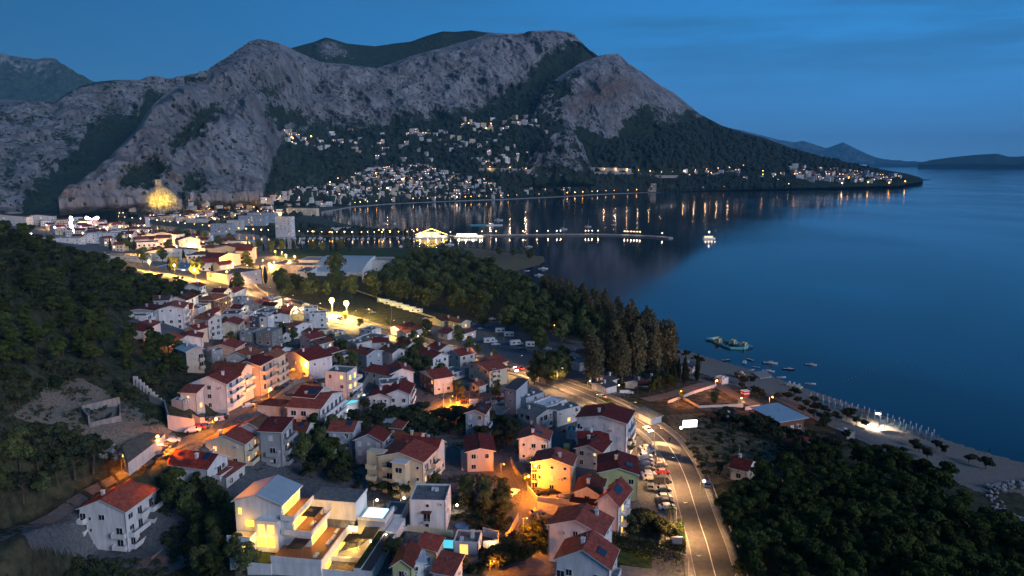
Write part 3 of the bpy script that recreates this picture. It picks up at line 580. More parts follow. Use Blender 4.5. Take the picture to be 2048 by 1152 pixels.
# ------------------------------------------------------------------ windows, shared meshes
_W = {}
def wmesh(w, h, kind):
 """window facing local -Y, centred on its foot, proud of the wall"""
 key = (round(w, 1), round(h, 1), kind)
 if key in _W: return _W[key]
 w, h = key[0], key[1]; f = MB(); t = .09; k = 'trim'
 f.box(-w / 2 - t, -.09, -t, -w / 2, .0, h + t, k); f.box(w / 2, -.09, -t, w / 2 + t, 0, h + t, k); f.box(-w / 2, -.09, h, w / 2, 0, h + t, k); f.box(-w / 2 - .14, -.16, -t - .07, w / 2 + .14, 0, -t, k)
 f.box(-w / 2, -.09, -t, w / 2, 0, 0, k)
 if w > .9: f.box(-.03, -.075, 0, .03, -.045, h, k)
 p = MB(); km = {'g': 'glass', 'l': 'lit_warm', 'y': 'lit_yellow', 'd': 'lit_dim', 's': 'trim', 'b': 'beige', 'w': 'lit_white'}[kind[0]]
 if kind[0] == 's':
  for i in range(int(h / .18)): p.box(-w / 2, -.085 if i % 2 else -.07, i * .18, w / 2, -.04, i * .18 + .16, km)
  p.box(-w / 2, -.035, 0, w / 2, -.01, h, km)
 else: p.box(-w / 2, -.05, 0, w / 2, -.02, h, km)
 _W[key] = (f.data('window'), p.data('pane')); return _W[key]
def window(root, x, y, z, ang, w=1.2, h=1.35, kind='g', door=False):
 a, b = wmesh(w, h, kind); o = link('door' if door else 'window', a, root, (x, y, z), ang); link('pane', b, o); return o
def balcony(root, wall, L0, L1, z, dep, col, a, b, door=True, rail='solid', roof=False, kind='g'):
 """wall 'x': on the x=0 face running along y ; 'y': on the y=0 face running along x"""
 m = MB()
 def bx(u0, v0, z0, u1, v1, z1, k):   # u along wall, v outwards
  if wall == 'y': m.box(u0, -v1, z0, u1, -v0, z1, k)
  else: m.box(-v1, u0, z0, -v0, u1, z1, k)
 bx(L0, 0.0, z - .2, L1, dep, z, col)
 if rail == 'solid':
  bx(L0, dep - .12, z, L1, dep, z + 1.0, col); bx(L0, 0, z, L0 + .12, dep - .12, z + 1.0, col); bx(L1 - .12, 0, z, L1, dep - .12, z + 1.0, col)
 else:
  bx(L0, dep - .06, z + .95, L1, dep, z + 1.02, 'pole'); bx(L0, 0, z + .95, L0 + .06, dep - .06, z + 1.02, 'pole'); bx(L1 - .06, 0, z + .95, L1, dep - .06, z + 1.02, 'pole')
  n = max(2, int((L1 - L0) / .5))
  for i in range(n + 1): u = L0 + (L1 - L0 - .04) * i / n; bx(u, dep - .05, z, u + .04, dep - .01, z + .95, 'pole')
 o = m.build('balcony', root)
 if door:
  n = max(1, int((L1 - L0) / 3.2))
  for i in range(n):
   u = L0 + (L1 - L0) * (i + .5) / n
   if wall == 'y': window(root, u, 0, z + .05, 0, 1.6, 2.1, kind, True)
   else: window(root, 0, u, z + .05, -math.pi / 2, 1.6, 2.1, kind, True)
 return o
REG = []
_m = MB(); _m.box(0, 0, 0, .11, .11, 1, 'pole'); DP = _m.data('downpipe'); _m = MB(); _m.box(-.42, -.16, 0, .42, .16, .6, 'trim'); _m.box(-.2, -.18, .08, .2, -.16, .5, 'pole'); AC = _m.data('air_conditioner')
_m = MB(); _m.tube((0, 0, 0), (0, 0, 1.6), .03, .03, 'pole', 5); [_m.box(-.5, -.02, z_, .5, .02, z_ + .04, 'pole') for z_ in (1.1, 1.3, 1.5)]; AE = _m.data('aerial')
def frame3(L, C, Rr, h, mn=4, mxl=30, la=None, lb=None, gz=None):
 """corner frame from three seen eave corners: near corner C, left L, right R (pixels), wall height h"""
 if gz is None:
  c = ground(C[0], C[1], h); g = c.z - h
 else:
  g = gz; c = Vector(at(C[0], C[1], g + h))
 z = c.z; l = Vector(at(L[0], L[1], z)); r = Vector(at(Rr[0], Rr[1], z))
 u = (r - c); v = (l - c); u.z = v.z = 0; a, b = u.length, v.length
 au = math.atan2(u.y, u.x); av = math.atan2(v.y, v.x); d = (av - au) % (2 * math.pi)
 w0 = a / (a + b); w1 = 1 - w0      # the longer edge keeps its direction more
 corr = d - math.pi / 2; au2 = au + corr * w1
 # project the lengths
 X = Vector((math.cos(au2), math.sin(au2), 0)); Y = Vector((-X.y, X.x, 0))
 a = abs(u.dot(X)); b = abs(v.dot(Y))
 a = la or min(max(a, mn), mxl); b = lb or min(max(b, mn), mxl)
 return c.x, c.y, g, au2, a, b
def gable_roof(m, a, b, h, axis, rise, k, oh=.5, th=.22, ridge=.5, edge='trim'):
 """roof over [0,a]x[0,b]; ridge parallel to axis; ridge = fraction across"""
 if axis == 'x': W, Ln = b, a; T = lambda u, w, z: (u, w, z)
 else: W, Ln = a, b; T = lambda u, w, z: (w, u, z)
 rw = W * ridge; s1 = rise / rw; s2 = rise / (W - rw)
 e0 = h - oh * s1; e1 = h - oh * s2
 for (w0, z0, w1, z1) in ((-oh, e0, rw, h + rise), (W + oh, e1, rw, h + rise)):
  t = [(-oh, w0, z0 + th), (Ln + oh, w0, z0 + th), (Ln + oh, w1, z1 + th), (-oh, w1, z1 + th)]
  bt = [(p[0], p[1], p[2] - th) for p in t]
  t = [T(*p) for p in t]; bt = [T(*p) for p in bt]
  flip = (w0 > w1) ^ (axis != 'x')
  o = (lambda q: q[::-1]) if flip else (lambda q: q)
  m.poly(o(t), k); m.poly(o(bt)[::-1], edge)
  m.poly([t[0], t[1], bt[1], bt[0]], edge); m.poly([t[3], t[0], bt[0], bt[3]], edge); m.poly([t[1], t[2], bt[2], bt[1]], edge)
 # ridge cap
 q = [T(-oh, rw - .14, h + rise + th + .02), T(Ln + oh, rw + .14, h + rise + th + .10)]
 m.box(min(q[0][0], q[1][0]), min(q[0][1], q[1][1]), q[0][2] - .03, max(q[0][0], q[1][0]), max(q[0][1], q[1][1]), q[1][2] - .02, k)
def gable_walls(m, a, b, h, axis, rise, k, ridge=.5, z0=-4):
 m.box(0, 0, z0, a, b, h, k)
 if axis == 'x':
  r = b * ridge
  m.poly([(0, 0, h), (0, r, h + rise), (0, b, h)], k); m.poly([(a, 0, h), (a, b, h), (a, r, h + rise)], k)
 else:
  r = a * ridge
  m.poly([(0, 0, h), (a, 0, h), (r, 0, h + rise)], k); m.poly([(0, b, h), (r, b, h + rise), (a, b, h)], k)
def fill_wall(root, wall, length, h, fl, cols, seed, lit=.06, shut=.25, off=0.0, skip=.15, z0=0.0, wk=None):
 rr = random.Random(seed); fh = h / fl
 for f in range(fl):
  for c in range(cols):
   if rr.random() < skip: continue
   u = length * (c + .5) / cols + off; z = z0 + f * fh + .95
   if z + 1.3 > h: z = h - 1.45
   k = rr.random(); kind = 'l' if k < lit else ('s' if k < lit + shut else 'g')
   if wk: kind = wk
   w = rr.choice((1.0, 1.2, 1.2, .7)); 
   if w < .8: z += .5; hh = .7
   else: hh = 1.3
   if wall == 'y': window(root, u, 0, z, 0, w, hh, kind)
   else: window(root, 0, u, z, -math.pi / 2, w, hh, kind)
def house(L, C, Rr, h, axis='x', wallc='white', roofc='redroof', fl=2, cx=2, cy=2, rise=None, label='', rtype='gable', bal=(), lit=.05, shut=.25, chim=None, solar=None, ridge=.5, seed=None, name='house', oh=.5, la=None, lb=None, gz=None, cat='house', z0=-4, skip=.15, mxl=30, group=None, fr=None):
 x, y, g, yaw, a, b = fr or frame3(L, C, Rr, h, la=la, lb=lb, gz=gz, mxl=mxl)
 root = empty(name, (x, y, g), yaw, label, cat, group); seed = seed if seed is not None else int(C[0] * 7 + C[1])
 REG.append((x, y, g, yaw, a, b, h, label))
 w = MB(); r = MB(); span = b if axis == 'x' else a
 if rise is None: rise = min(span * .5 * .40, 2.9)
 if rtype == 'gable':
  gable_walls(w, a, b, h, axis, rise, wallc, ridge, z0); gable_roof(r, a, b, h, axis, rise, roofc, oh=oh, ridge=ridge)
 elif rtype == 'hip':
  w.box(0, 0, z0, a, b, h, wallc); o = oh; s = min(a, b) / 2; e = h - .1
  P = [(-o, -o, e), (a + o, -o, e), (a + o, b + o, e), (-o, b + o, e)]
  if a >= b: q0, q1 = (s, b / 2, h + rise), (a - s, b / 2, h + rise); fs = [[P[0], P[1], q1, q0], [P[1], P[2], q1], [P[2], P[3], q0, q1], [P[3], P[0], q0]]
  else: q0, q1 = (a / 2, s, h + rise), (a / 2, b - s, h + rise); fs = [[P[0], P[1], q0], [P[1], P[2], q1, q0], [P[2], P[3], q1], [P[3], P[0], q0, q1]]
  for f_ in fs: r.poly(f_, roofc)
  r.box(-o, -o, e - .2, a + o, b + o, e - .01, 'trim')
 elif rtype == 'mono':   # rises towards far end of axis
  w.box(0, 0, z0, a, b, h, wallc)
  if axis == 'x':
   w.poly([(0, 0, h), (a, 0, h), (a, 0, h + rise)], wallc); w.poly([(0, b, h), (a, b, h + rise), (a, b, h)], wallc); w.poly([(a, 0, h), (a, b, h), (a, b, h + rise), (a, 0, h + rise)], wallc)
   t = [(-oh, -oh, h + .05), (a + oh, -oh, h + rise + .15), (a + oh, b + oh, h + rise + .15), (-oh, b + oh, h + .05)]
  else:
   w.poly([(0, 0, h), (0, b, h + rise), (0, b, h)], wallc); w.poly([(a, 0, h), (a, b, h), (a, b, h + rise)], wallc); w.poly([(0, b, h), (0, b, h + rise), (a, b, h + rise), (a, b, h)], wallc)
   t = [(-oh, -oh, h + .05), (a + oh, -oh, h + .05), (a + oh, b + oh, h + rise + .15), (-oh, b + oh, h + rise + .15)]
  r.poly([(p[0], p[1], p[2] + .18) for p in t], roofc); r.poly(t[::-1], 'trim')
  for i in range(4): p, q = t[i], t[(i + 1) % 4]; r.poly([p, q, (q[0], q[1], q[2] + .18), (p[0], p[1], p[2] + .18)], 'trim')
 else:  # flat roof with parapet
  w.box(0, 0, z0, a, b, h - .45, wallc)
  w.box(0, 0, h - .45, a, .25, h, wallc); w.box(0, b - .25, h - .45, a, b, h, wallc); w.box(0, .25, h - .45, .25, b - .25, h, wallc); w.box(a - .25, .25, h - .45, a, b - .25, h, wallc)
  r.box(.25, .25, h - .449, a - .25, b - .25, h - .38, roofc)
  rr = random.Random(seed)
  for _ in range(2): q = rr.uniform(.15, .75), rr.uniform(.15, .75); r.box(a * q[0], b * q[1], h - .38, a * q[0] + 1.1, b * q[1] + .8, h + .25, 'trim')
 w.build('wall', root); ro = r.build('roof', root)
 if name == 'town_block': cx = int(min(max(b / 4.5, 3), 10))
 if cx: fill_wall(root, 'x', b, h, fl, cx, seed, lit, shut, skip=skip)
 if cy: fill_wall(root, 'y', a, h, fl, cy, seed + 5, lit, shut, skip=skip)
 for bl in bal:      # (wall, floor z frac list, u0, u1, depth, rail)
  wl, zs, u0, u1, dep, rail = bl[:6]; Ln = a if wl == 'y' else b; kd = bl[6] if len(bl) > 6 else 'g'
  for zf in zs: balcony(root, wl, u0 * Ln, u1 * Ln, zf, dep, wallc, a, b, rail=rail, kind=kd)
 for px_, py_ in ((-.07, .12), (a - .2, -.07), (-.07, b - .2)): link('downpipe', DP, root, (px_, py_, 0), None, (1, 1, max(h - .2, 1)))
 rq = random.Random(seed + 9)
 for _ in range(rq.choice((1, 2, 3))):
  zz = rq.uniform(.4, .85) * h
  if rq.random() < .5: link('air_conditioner', AC, root, (-.16, rq.uniform(.1, .9) * b, zz), -math.pi / 2)
  else: link('air_conditioner', AC, root, (rq.uniform(.1, .9) * a, -.16, zz))
 if rtype != 'flat': link('aerial', AE, ro, (a * .5, b * .5, h + (rise if rtype != 'mono' else rise * .5) + .1), rq.uniform(0, 3))
 if chim is None and rtype == 'gable' and rq.random() < .75: chim = [(rq.uniform(.2, .8), rq.uniform(.2, .8))]
 if solar is None and rtype == 'gable' and rq.random() < .2 and min(a, b) > 6: solar = (.25, .12, 2.2, 1.7)
 if chim:
  for cx_, cy_ in chim:
   m = MB(); ux, uy = cx_ * a, cy_ * b; t = (uy / b if axis == 'x' else ux / a); tt = t / ridge if t < ridge else (1 - t) / (1 - ridge)
   zr = h + (rise * tt if rtype == 'gable' else 0)
   m.box(ux - .35, uy - .35, zr - .6, ux + .35, uy + .35, zr + 1.3, wallc); m.box(ux - .48, uy - .48, zr + 1.3, ux + .48, uy + .48, zr + 1.45, 'trim'); m.build('chimney', ro)
 if solar:
  ux, uy, sw, sd = solar; m = MB(); ux *= a; uy *= b
  if axis == 'x': zr = lambda yy: h + rise * (yy / (b * ridge) if yy < b * ridge else (b - yy) / (b * (1 - ridge))) + .38
  else: zr = lambda yy: h + rise + .3
  p0, p1 = zr(uy), zr(uy + sd); 
  if axis != 'x':
   zz = lambda xx: h + rise * (xx / (a * ridge) if xx < a * ridge else (a - xx) / (a * (1 - ridge))) + .38
   t = [(ux, uy, zz(ux)), (ux + sw, uy, zz(ux + sw)), (ux + sw, uy + sd, zz(ux + sw)), (ux, uy + sd, zz(ux))]
  else: t = [(ux, uy, p0), (ux + sw, uy, p0), (ux + sw, uy + sd, p1), (ux, uy + sd, p1)]
  if rtype == 'flat': t = [(p[0], p[1], h + (.2 if i < 2 else 1.2)) for i, p in enumerate(t)]
  m.poly([(p[0], p[1], p[2] + .09) for p in t], 'solar'); m.poly([p for p in t][::-1], 'steel')
  for i in range(4): p, q = t[i], t[(i + 1) % 4]; m.poly([p, q, (q[0], q[1], q[2] + .09), (p[0], p[1], p[2] + .09)], 'steel')
  m.build('solar_panel', root)
 return root, (a, b, h, g, yaw)
# ------------------------------------------------------------------ lamps
_L = {}
LP = 2.6
def point(root, z, col, power, r=.15, x=0, y=0, spot=None):
 l = bpy.data.lights.new('lamp_light', 'SPOT' if spot else 'POINT'); l.energy = power * LP; l.color = col; l.shadow_soft_size = r
 if spot: l.spot_size = R(spot); l.spot_blend = .9
 o = bpy.data.objects.new('lamp_light', l); COL.objects.link(o); o.parent = root; o.location = (x, y, z); return o
def lampmesh(h, kind, r):
 k = (round(h, 1), kind, r)
 if k not in _L:
  p = MB(); p.tube((0, 0, -.5), (0, 0, h), .09, .06, 'pole'); p.tube((0, 0, h), (.9, 0, h + .15), .05, .05, 'pole'); hd = MB(); hd.box(.6, -.16, h + .1, 1.3, .16, h + .24, 'pole')
  b = MB(); b.sphere((.95, 0, h - .02), r, {'s': 'bulb_sodium', 'w': 'bulb_warm', 'c': 'bulb_white'}[kind], 10, 7, 1)  # bulb drawn oversized, its shape stands in for the lamp's glare
  _L[k] = (p.data('pole'), hd.data('lamp_head'), b.data('bulb', True))
 return _L[k]
def lamp(px, py, h, kind='s', power=400, r=.3, label='', base=False, rot=0.0, name='street_lamp', group='street lamps'):
 """px,py = seen position of the bulb (base=True: of the foot)"""
 p = ground(px, py, 0 if base else h); g = hz(p.x, p.y)
 a, hd, b = lampmesh(h, kind, r)
 root = empty(name, (p.x - math.cos(rot) * .95, p.y - math.sin(rot) * .95, g), rot, label, 'street lamp', group)
 link('pole', a, root); link('lamp_head', hd, root); link('bulb', b, root)
 if power: point(root, h - .45 - r, {'s': SOD, 'w': WARM, 'c': COOL}[kind], power * ((3.2 if power > 2000 else 2.0) if kind == 's' else 1), .2, .95, spot=165 if power > 2000 else None)
 return root
# ------------------------------------------------------------------ trees
def leaves(centres, radii, n, size, key, seed, flat=.75, tri=True):
 rs = np.random.RandomState(seed); c = np.array(centres); r = np.array(radii); pr = r ** 2 / (r ** 2).sum(); k = rs.choice(len(c), n, p=pr)
 d = rs.normal(size=(n, 3)); d /= np.linalg.norm(d, axis=1)[:, None]; d[:, 2] = np.abs(d[:, 2]) * 1.0 * np.where(rs.rand(n) < .78, 1, -1)
 rad = r[k] * (.72 + .36 * rs.rand(n)); p = c[k] + d * rad[:, None] * np.array([1, 1, flat])
 nrm = d + rs.normal(size=(n, 3)) * .55; nrm /= np.linalg.norm(nrm, axis=1)[:, None]
 t = np.cross(nrm, rs.normal(size=(n, 3))); t /= np.linalg.norm(t, axis=1)[:, None]; b = np.cross(nrm, t); s = (size * (.6 + .8 * rs.rand(n)))[:, None]
 V = np.stack([p - t * s, p + b * s * .8, p + t * s, p - b * s * .8], 1).reshape(-1, 3); Fc = np.arange(n * 4).reshape(n, 4)
 me = mesh('crown', V, Fc, [M[key]]); return me
def crown_kind(kind, seed):
 q = random.Random(seed); C = []; Rr = []
 if kind == 'pine':
  for i in range(17):
   a = q.uniform(0, 6.28); rr = q.uniform(.3, 3.6) ; z = 7.2 + q.uniform(-2.2, 3.0) - rr * .45; C.append((rr * math.cos(a), rr * math.sin(a), z)); Rr.append(q.uniform(1.0, 1.9))
  me = leaves(C, Rr, 3400, .30, 'leaf_pine', seed, .6); H_ = 7.5; tr = ('trunk', .22)
 elif kind == 'broad':
  for i in range(18):
   a = q.uniform(0, 6.28); z = q.uniform(3.4, 11); rr = q.uniform(.1, 1) * 3.6 * math.sqrt(max(.12, 1 - ((z - 6.8) / 4.8) ** 2)); C.append((rr * math.cos(a), rr * math.sin(a), z)); Rr.append(q.uniform(1.3, 2.2))
  me = leaves(C, Rr, 3200, .34, 'leaf_broad', seed, .85); H_ = 7; tr = ('trunk', .26)
 elif kind == 'poplar':
  for i in range(30):
   z = 3.2 + i * .62; w = 2.7 * math.sin(min(1, z / 7) * 1.57) * (1 - max(0, (z - 10) / 12.3) ** 2.6); a = q.uniform(0, 6.28); C.append((w * .45 * math.cos(a), w * .45 * math.sin(a), z)); Rr.append(max(.35, w * .75))
  me = leaves(C, Rr, 3600, .30, 'leaf_poplar', seed, 1.4); H_ = 16; tr = ('palebark', .25)
 elif kind == 'cypress':
  for i in range(14):
   z = 1 + i * .75; w = 1.15 * math.sin(min(1, z / 4) * 1.57) * (1 - max(0, (z - 4) / 8) ** 1.5) + .15; C.append((0, 0, z)); Rr.append(w)
  me = leaves(C, Rr, 1500, .26, 'leaf_cypress', seed, 1.2); H_ = 5; tr = ('trunk', .16)
 elif kind == 'olive':
  for i in range(9):
   a = q.uniform(0, 6.28); rr = q.uniform(.2, 1.7); C.append((rr * math.cos(a), rr * math.sin(a), 2.3 + q.uniform(-.4, .8))); Rr.append(q.uniform(.6, 1.05))
  me = leaves(C, Rr, 1300, .2, 'leaf_olive', seed, .6); H_ = 2.2; tr = ('trunk', .14)
 elif kind == 'bare':
  for i in range(16):
   a = q.uniform(0, 6.28); z = q.uniform(3, 9); rr = q.uniform(.2, 3) * (1 - abs(z - 6) / 6); C.append((rr * math.cos(a), rr * math.sin(a), z)); Rr.append(q.uniform(1, 1.7))
  me = leaves(C, Rr, 900, .22, 'leaf_bare', seed, 1); H_ = 8; tr = ('palebark', .2)
 else:  # shrub
  for i in range(7):
   a = q.uniform(0, 6.28); rr = q.uniform(0, .9); C.append((rr * math.cos(a), rr * math.sin(a), .55 + q.uniform(-.1, .4))); Rr.append(q.uniform(.4, .75))
  me = leaves(C, Rr, 620, .17, 'leaf_olive' if kind == 'scrub' else 'leaf_hedge', seed, .8); H_ = .6; tr = ('trunk', .06)
 t = MB(); top = (q.uniform(-.4, .4), q.uniform(-.4, .4), H_); t.tube((0, 0, -1.2), top, tr[1], tr[1] * .45, tr[0], 7)
 if H_ > 1.5:
  for i in range(6 if kind != 'bare' else 12):
   c = C[q.randrange(len(C))]; s = q.uniform(.35, .8); p = (top[0] * s, top[1] * s, H_ * s); t.tube(p, (c[0] * .85, c[1] * .85, max(c[2] - .2, p[2] + .2)), tr[1] * .42, tr[1] * .12, tr[0], 5)
 return me, t.data('trunk')
TREE = {}
for kd, n in (('pine', 6), ('broad', 5), ('poplar', 4), ('cypress', 2), ('olive', 4), ('bare', 2), ('shrub', 4), ('scrub', 3)): TREE[kd] = [crown_kind(kd, 31 * i + len(kd)) for i in range(n)]
NM = {'pine': 'pine_tree', 'broad': 'broadleaf_tree', 'poplar': 'poplar_tree', 'cypress': 'cypress_tree', 'olive': 'small_tree', 'bare': 'bare_tree', 'shrub': 'shrub', 'scrub': 'shrub'}
CNT = {}
def tree(kind, x, y, s=1.0, label='', group=None, sz=None, z=None):
 v = rnd.choice(TREE[kind]); g = hz(x, y) if z is None else z; CNT[kind] = CNT.get(kind, 0) + 1
 root = empty('olive_tree' if 'olive' in label else 'tamarisk_tree' if 'tamarisk' in label else 'evergreen_tree' if 'evergreen' in label and kind == 'olive' else NM[kind], (x, y, g - .1), rnd.uniform(0, 6.28), label, 'shrub' if kind in ('shrub', 'scrub') else 'tree', group)
 pw = 1.12 if kind == 'poplar' else 1; root.scale = (pw * s * rnd.uniform(.9, 1.1), pw * s * rnd.uniform(.9, 1.1), s * (sz or rnd.uniform(.9, 1.12)))
 link('crown', v[0], root); link('trunk', v[1], root); return root
def blocked(x, y, pad=.8):
 for (hx, hy, g, yaw, a, b, h, l) in REG:
  dx, dy = x - hx, y - hy; u = dx * math.cos(yaw) + dy * math.sin(yaw); v = -dx * math.sin(yaw) + dy * math.cos(yaw)
  if -pad < u < a + pad and -pad < v < b + pad: return True
 return False
def onroad(x, y, pad=1.2):
 for n, m, w, Q in ROADL:
  if np.min(np.hypot(Q[:, 0] - x, Q[:, 1] - y)) < w / 2 + pad: return True
 return False
def forest(kind, poly, n, spacing, s0, s1, label, group, seed=1, road=True, h_off=0, avoid=True, z0=None, pad=1.2):
 """scatter trees over the ground seen inside a pixel polygon"""
 q = random.Random(seed); xs = [p[0] for p in poly]; ys = [p[1] for p in poly]; out = []; W = [ground(*p, h_off) for p in poly]; w = [(p.x, p.y) for p in W]
 x0, x1 = min(p[0] for p in w), max(p[0] for p in w); y0, y1 = min(p[1] for p in w), max(p[1] for p in w); tries = 0; C = []
 NP = 6000; cx = [q.uniform(x0, x1) for _ in range(NP)]; cy = [q.uniform(y0, y1) for _ in range(NP)]; cx = np.array(cx); cy = np.array(cy)
 ok = inpoly(cx, cy, w) & inpoly(cx, cy, NEAR + []) ; cx, cy = cx[ok], cy[ok]
 for x, y in zip(cx, cy):
  if len(out) >= n: break
  if any((x - a) ** 2 + (y - b) ** 2 < spacing ** 2 for a, b in out): continue
  if avoid and blocked(x, y, pad): continue
  if road and onroad(x, y): continue
  out.append((x, y))
 kinds = kind if isinstance(kind, (list, tuple)) else [kind]
 if not out: return 0
 A = np.array(out); PX, PY = pix(A[:, 0], A[:, 1], H(A[:, 0], A[:, 1]) + 4); cx = sstep(PX.min(), PX.max() + 1, PX); cy = sstep(PY.min(), PY.max() + 1, PY); big_ = len(out) > 30
 for (x, y), u, v in zip(out, cx, cy):
  k = q.choice(kinds); s_ = q.uniform(s0, s1); lb = label
  if k == 'olive' and ('pine on' in label or 'dark pine' in label): s_ *= 2.3; lb = label.replace('pine', 'low evergreen tree')
  elif k == 'broad' and 'pine' in label: s_ *= .75; lb = label.replace('pine', 'round tree')
  elif k == 'olive' and 'dark pine' in label: s_ *= 1.6
  if big_: lb += ', %s %s part' % (('far', 'middle', 'near')[min(2, int(v * 3))], ('left', 'centre', 'right')[min(2, int(u * 3))])
  if len(out) > 9: lb = ('smaller ' if s_ < .5 * (s0 + s1) else 'larger ') + lb
  tree(k, x, y, s_, lb, group)
 return len(out)
# ------------------------------------------------------------------ the near houses
# bottom left and the hillside street
H1, d1 = house((159, 1016), (250, 1023), (311, 978), 10.6, 'x', 'white', 'redroof', 3, 0, 0, rise=2.6, z0=-1.0, label='four-storey white apartment house with dark red roof on bare concrete terraces, lower left', name='apartment_house', chim=[(.35, .72)], cat='apartment house')
a1, b1 = d1[0], d1[1]
for z in (1.4, 4.4, 7.4):
 window(H1, 0, b1 * .78, z + .3, -math.pi / 2, .6, .8); 
window(H1, 0, b1 * .52, 8.0, -math.pi / 2, 1.5, 1.3)
for z in (.9, 4.0): balcony(H1, 'x', .2, b1 * .30, z, 1.0, 'white', a1, b1)
for z in (1.2, 4.2, 7.2): balcony(H1, 'x', b1 * .86, b1 * 1.0, z, 1.3, 'white', a1, b1)
for z, u0 in ((.9, .02), (4.0, .02), (7.2, .3)): balcony(H1, 'y', a1 * u0, a1 * .55, z, 1.7, 'white', a1, b1); balcony(H1, 'y', a1 * .58, a1 * 1.0, z, 2.4, 'white', a1, b1)
window(H1, a1 * .14, 0, 8.0, 0, 1.6, 1.3)
m = MB(); m.box(.05, .05, -9, a1 - .05, b1 - .05, -1, 'concrete'); m.build('basement', H1)
m = MB(); m.box(-2.5, -7.5, -6, a1 + 4, -2.6, -.4, 'concrete', 'conc'); m.box(-2.5, -7.7, -.4, a1 + 4, -7.5, .5, 'concrete'); m.box(-1, -14, -7, a1 - 2, -7.7, -3.4, 'concrete', 'conc'); m.box(-1, -14.2, -3.4, a1 - 2, -14, -2.6, 'concrete')
m.box(a1 - 2, -17, -8, a1 + 9, -7.8, -3.0, 'concrete', 'conc'); m.box(a1 - 2, -17.2, -3, a1 + 9, -17, -2.2, 'concrete'); m.box(a1 + 3, -14, -3, a1 + 8, -10, -.4, 'concrete', 'conc')
o = m.build('concrete_terrace', None, H1.location, H1.rotation_euler); tag(o, 'stepped bare concrete terraces below the four-storey white apartment house', 'terrace')
m = MB(); m.box(-9, b1 - 6, -5, -.3, b1 + 4, -.1, 'concrete', 'conc'); m.box(-5, 1, -8, -.3, b1 - 6.2, -2, 'concrete', 'conc')
o = m.build('concrete_yard', None, H1.location, H1.rotation_euler); tag(o, 'raw concrete yard slab with rubble left of the white apartment house', 'yard')
house((-40, 1140), (18, 1117), (51, 1098), 6.2, 'x', 'white', 'redroof', 2, 0, 2, rise=2.0, label='white house with red roof and curved balcony cut by the lower left corner', bal=[('y', (.3, 3.2), .1, .9, 1.5, 'solid')])
house((342, 923), (414, 938), (445, 912), 6.4, 'y', 'white', 'redroof', 2, 2, 2, rise=2.2, label='white house with two red roof planes and a tall chimney beside the hillside street', chim=[(.3, .4), (.6, .15)], bal=[('y', (3.1,), .2, .9, 2.4, 'solid')])
house((298, 934), (352, 955), (368, 938), 3.4, 'x', 'offwhite', 'redroof', 1, 1, 0, rise=1.0, label='low off-white wing with narrow red roof left of the white chimney house', rtype='mono')
house((414, 946), (452, 956), (488, 936), 3.0, 'x', 'offwhite', 'redroof', 1, 1, 2, rise=.9, rtype='mono', label='red-roofed porch wing standing above the villa plot', skip=0)
house((410, 884), (489, 888), (514, 867), 6.6, 'x', 'cream', 'redroof', 2, 2, 2, rise=2.3, label='cream house with wide gable and orange-lit red roof by the street lamp', bal=[('y', (.3, 3.4), .05, .95, 1.8, 'solid')], chim=[(.3, .7)], lit=.25)
house((520, 862), (562, 865), (582, 845), 10.2, 'x', 'grey', 'redroof', 3, 1, 1, rise=1.2, rtype='mono', label='tall grey-white house with small red mono-pitch roof', bal=[('y', (.3, 3.6, 6.9), .1, .95, 1.5, 'solid'), ('x', (.3, 3.4), .15, .7, .9, 'solid')])
house((476, 854), (528, 862), (548, 845), 8.2, 'x', 'offwhite', 'brownroof', 2, 0, 1, rise=2.0, label='off-white house with dark brown roof behind the tall grey-white house')
# centre bottom
house((706, 883), (765, 883), (789, 866), 8.2, 'x', 'bluegrey', 'redroof', 3, 3, 2, rise=2.0, label='blue-grey three-storey house with red gable roof beside the dark garden', bal=[('y', (3, 5.8), .1, .8, 1.5, 'solid')], shut=.5, skip=0)
H7, d7 = house((747, 919), (846, 924), (889, 899), 10.4, 'x', 'cream', 'redroof', 3, 0, 3, rise=1.9, label='long cream apartment house with stacked balconies and glazed gable bay', name='apartment_house', bal=[('y', (.5, 3.6, 6.8), .08, .45, 1.5, 'rail'), ('y', (.5, 3.6, 6.8), .55, .95, 1.5, 'solid')], cat='apartment house')
a7, b7 = d7[:2]
for z in (.6, 3.9, 7.1):
 window(H7, 0, b7 * .50, z + .6, -math.pi / 2, 1.9, 1.4, 's' if z < 5 else 'g'); window(H7, 0, b7 * .36, z + .6, -math.pi / 2, 1.0, 1.4); window(H7, 0, b7 * .12, z + 1.0, -math.pi / 2, .7, .8)
 balcony(H7, 'x', b7 * .62, b7 * .86, z, 1.1, 'cream', a7, b7)
m = MB(); m.box(-2.6, b7 * .3, -3, -.01, b7 * .58, 10.4, 'cream'); m.prism([(-2.9, b7 * .27), (0.0, b7 * .27), (0.0, b7 * .61), (-2.9, b7 * .61)], 10.4, 10.62, 'trim'); m.build('bay', H7)
for z in (.6, 3.9, 7.1): window(H7, -2.6, b7 * .44, z + .6, -math.pi / 2, 1.9, 1.4, 's' if z < 5 else 'g')
m = MB(); m.box(0.3, b7 * .88, 9, 3, b7 + 3.4, 11.4, 'cream'); m.box(0.3, b7 + .01, -3, a7 * .5, b7 + 3.4, 9.0, 'cream', 'flatroof'); m.build('stair_tower', H7)
for z in (.8, 3.9, 7): balcony(H7, 'x', b7 + .4, b7 + 3.2, z, 1.0, 'cream', a7, b7, door=False)
house((800, 893), (872, 903), (884, 884), 8.0, 'y', 'offwhite', 'redroof', 2, 1, 2, rise=2.2, label='off-white house with large red roof and solar panels behind the long cream apartment house', solar=(.25, .1, 4.2, 1.8), chim=[(.8, .4)])
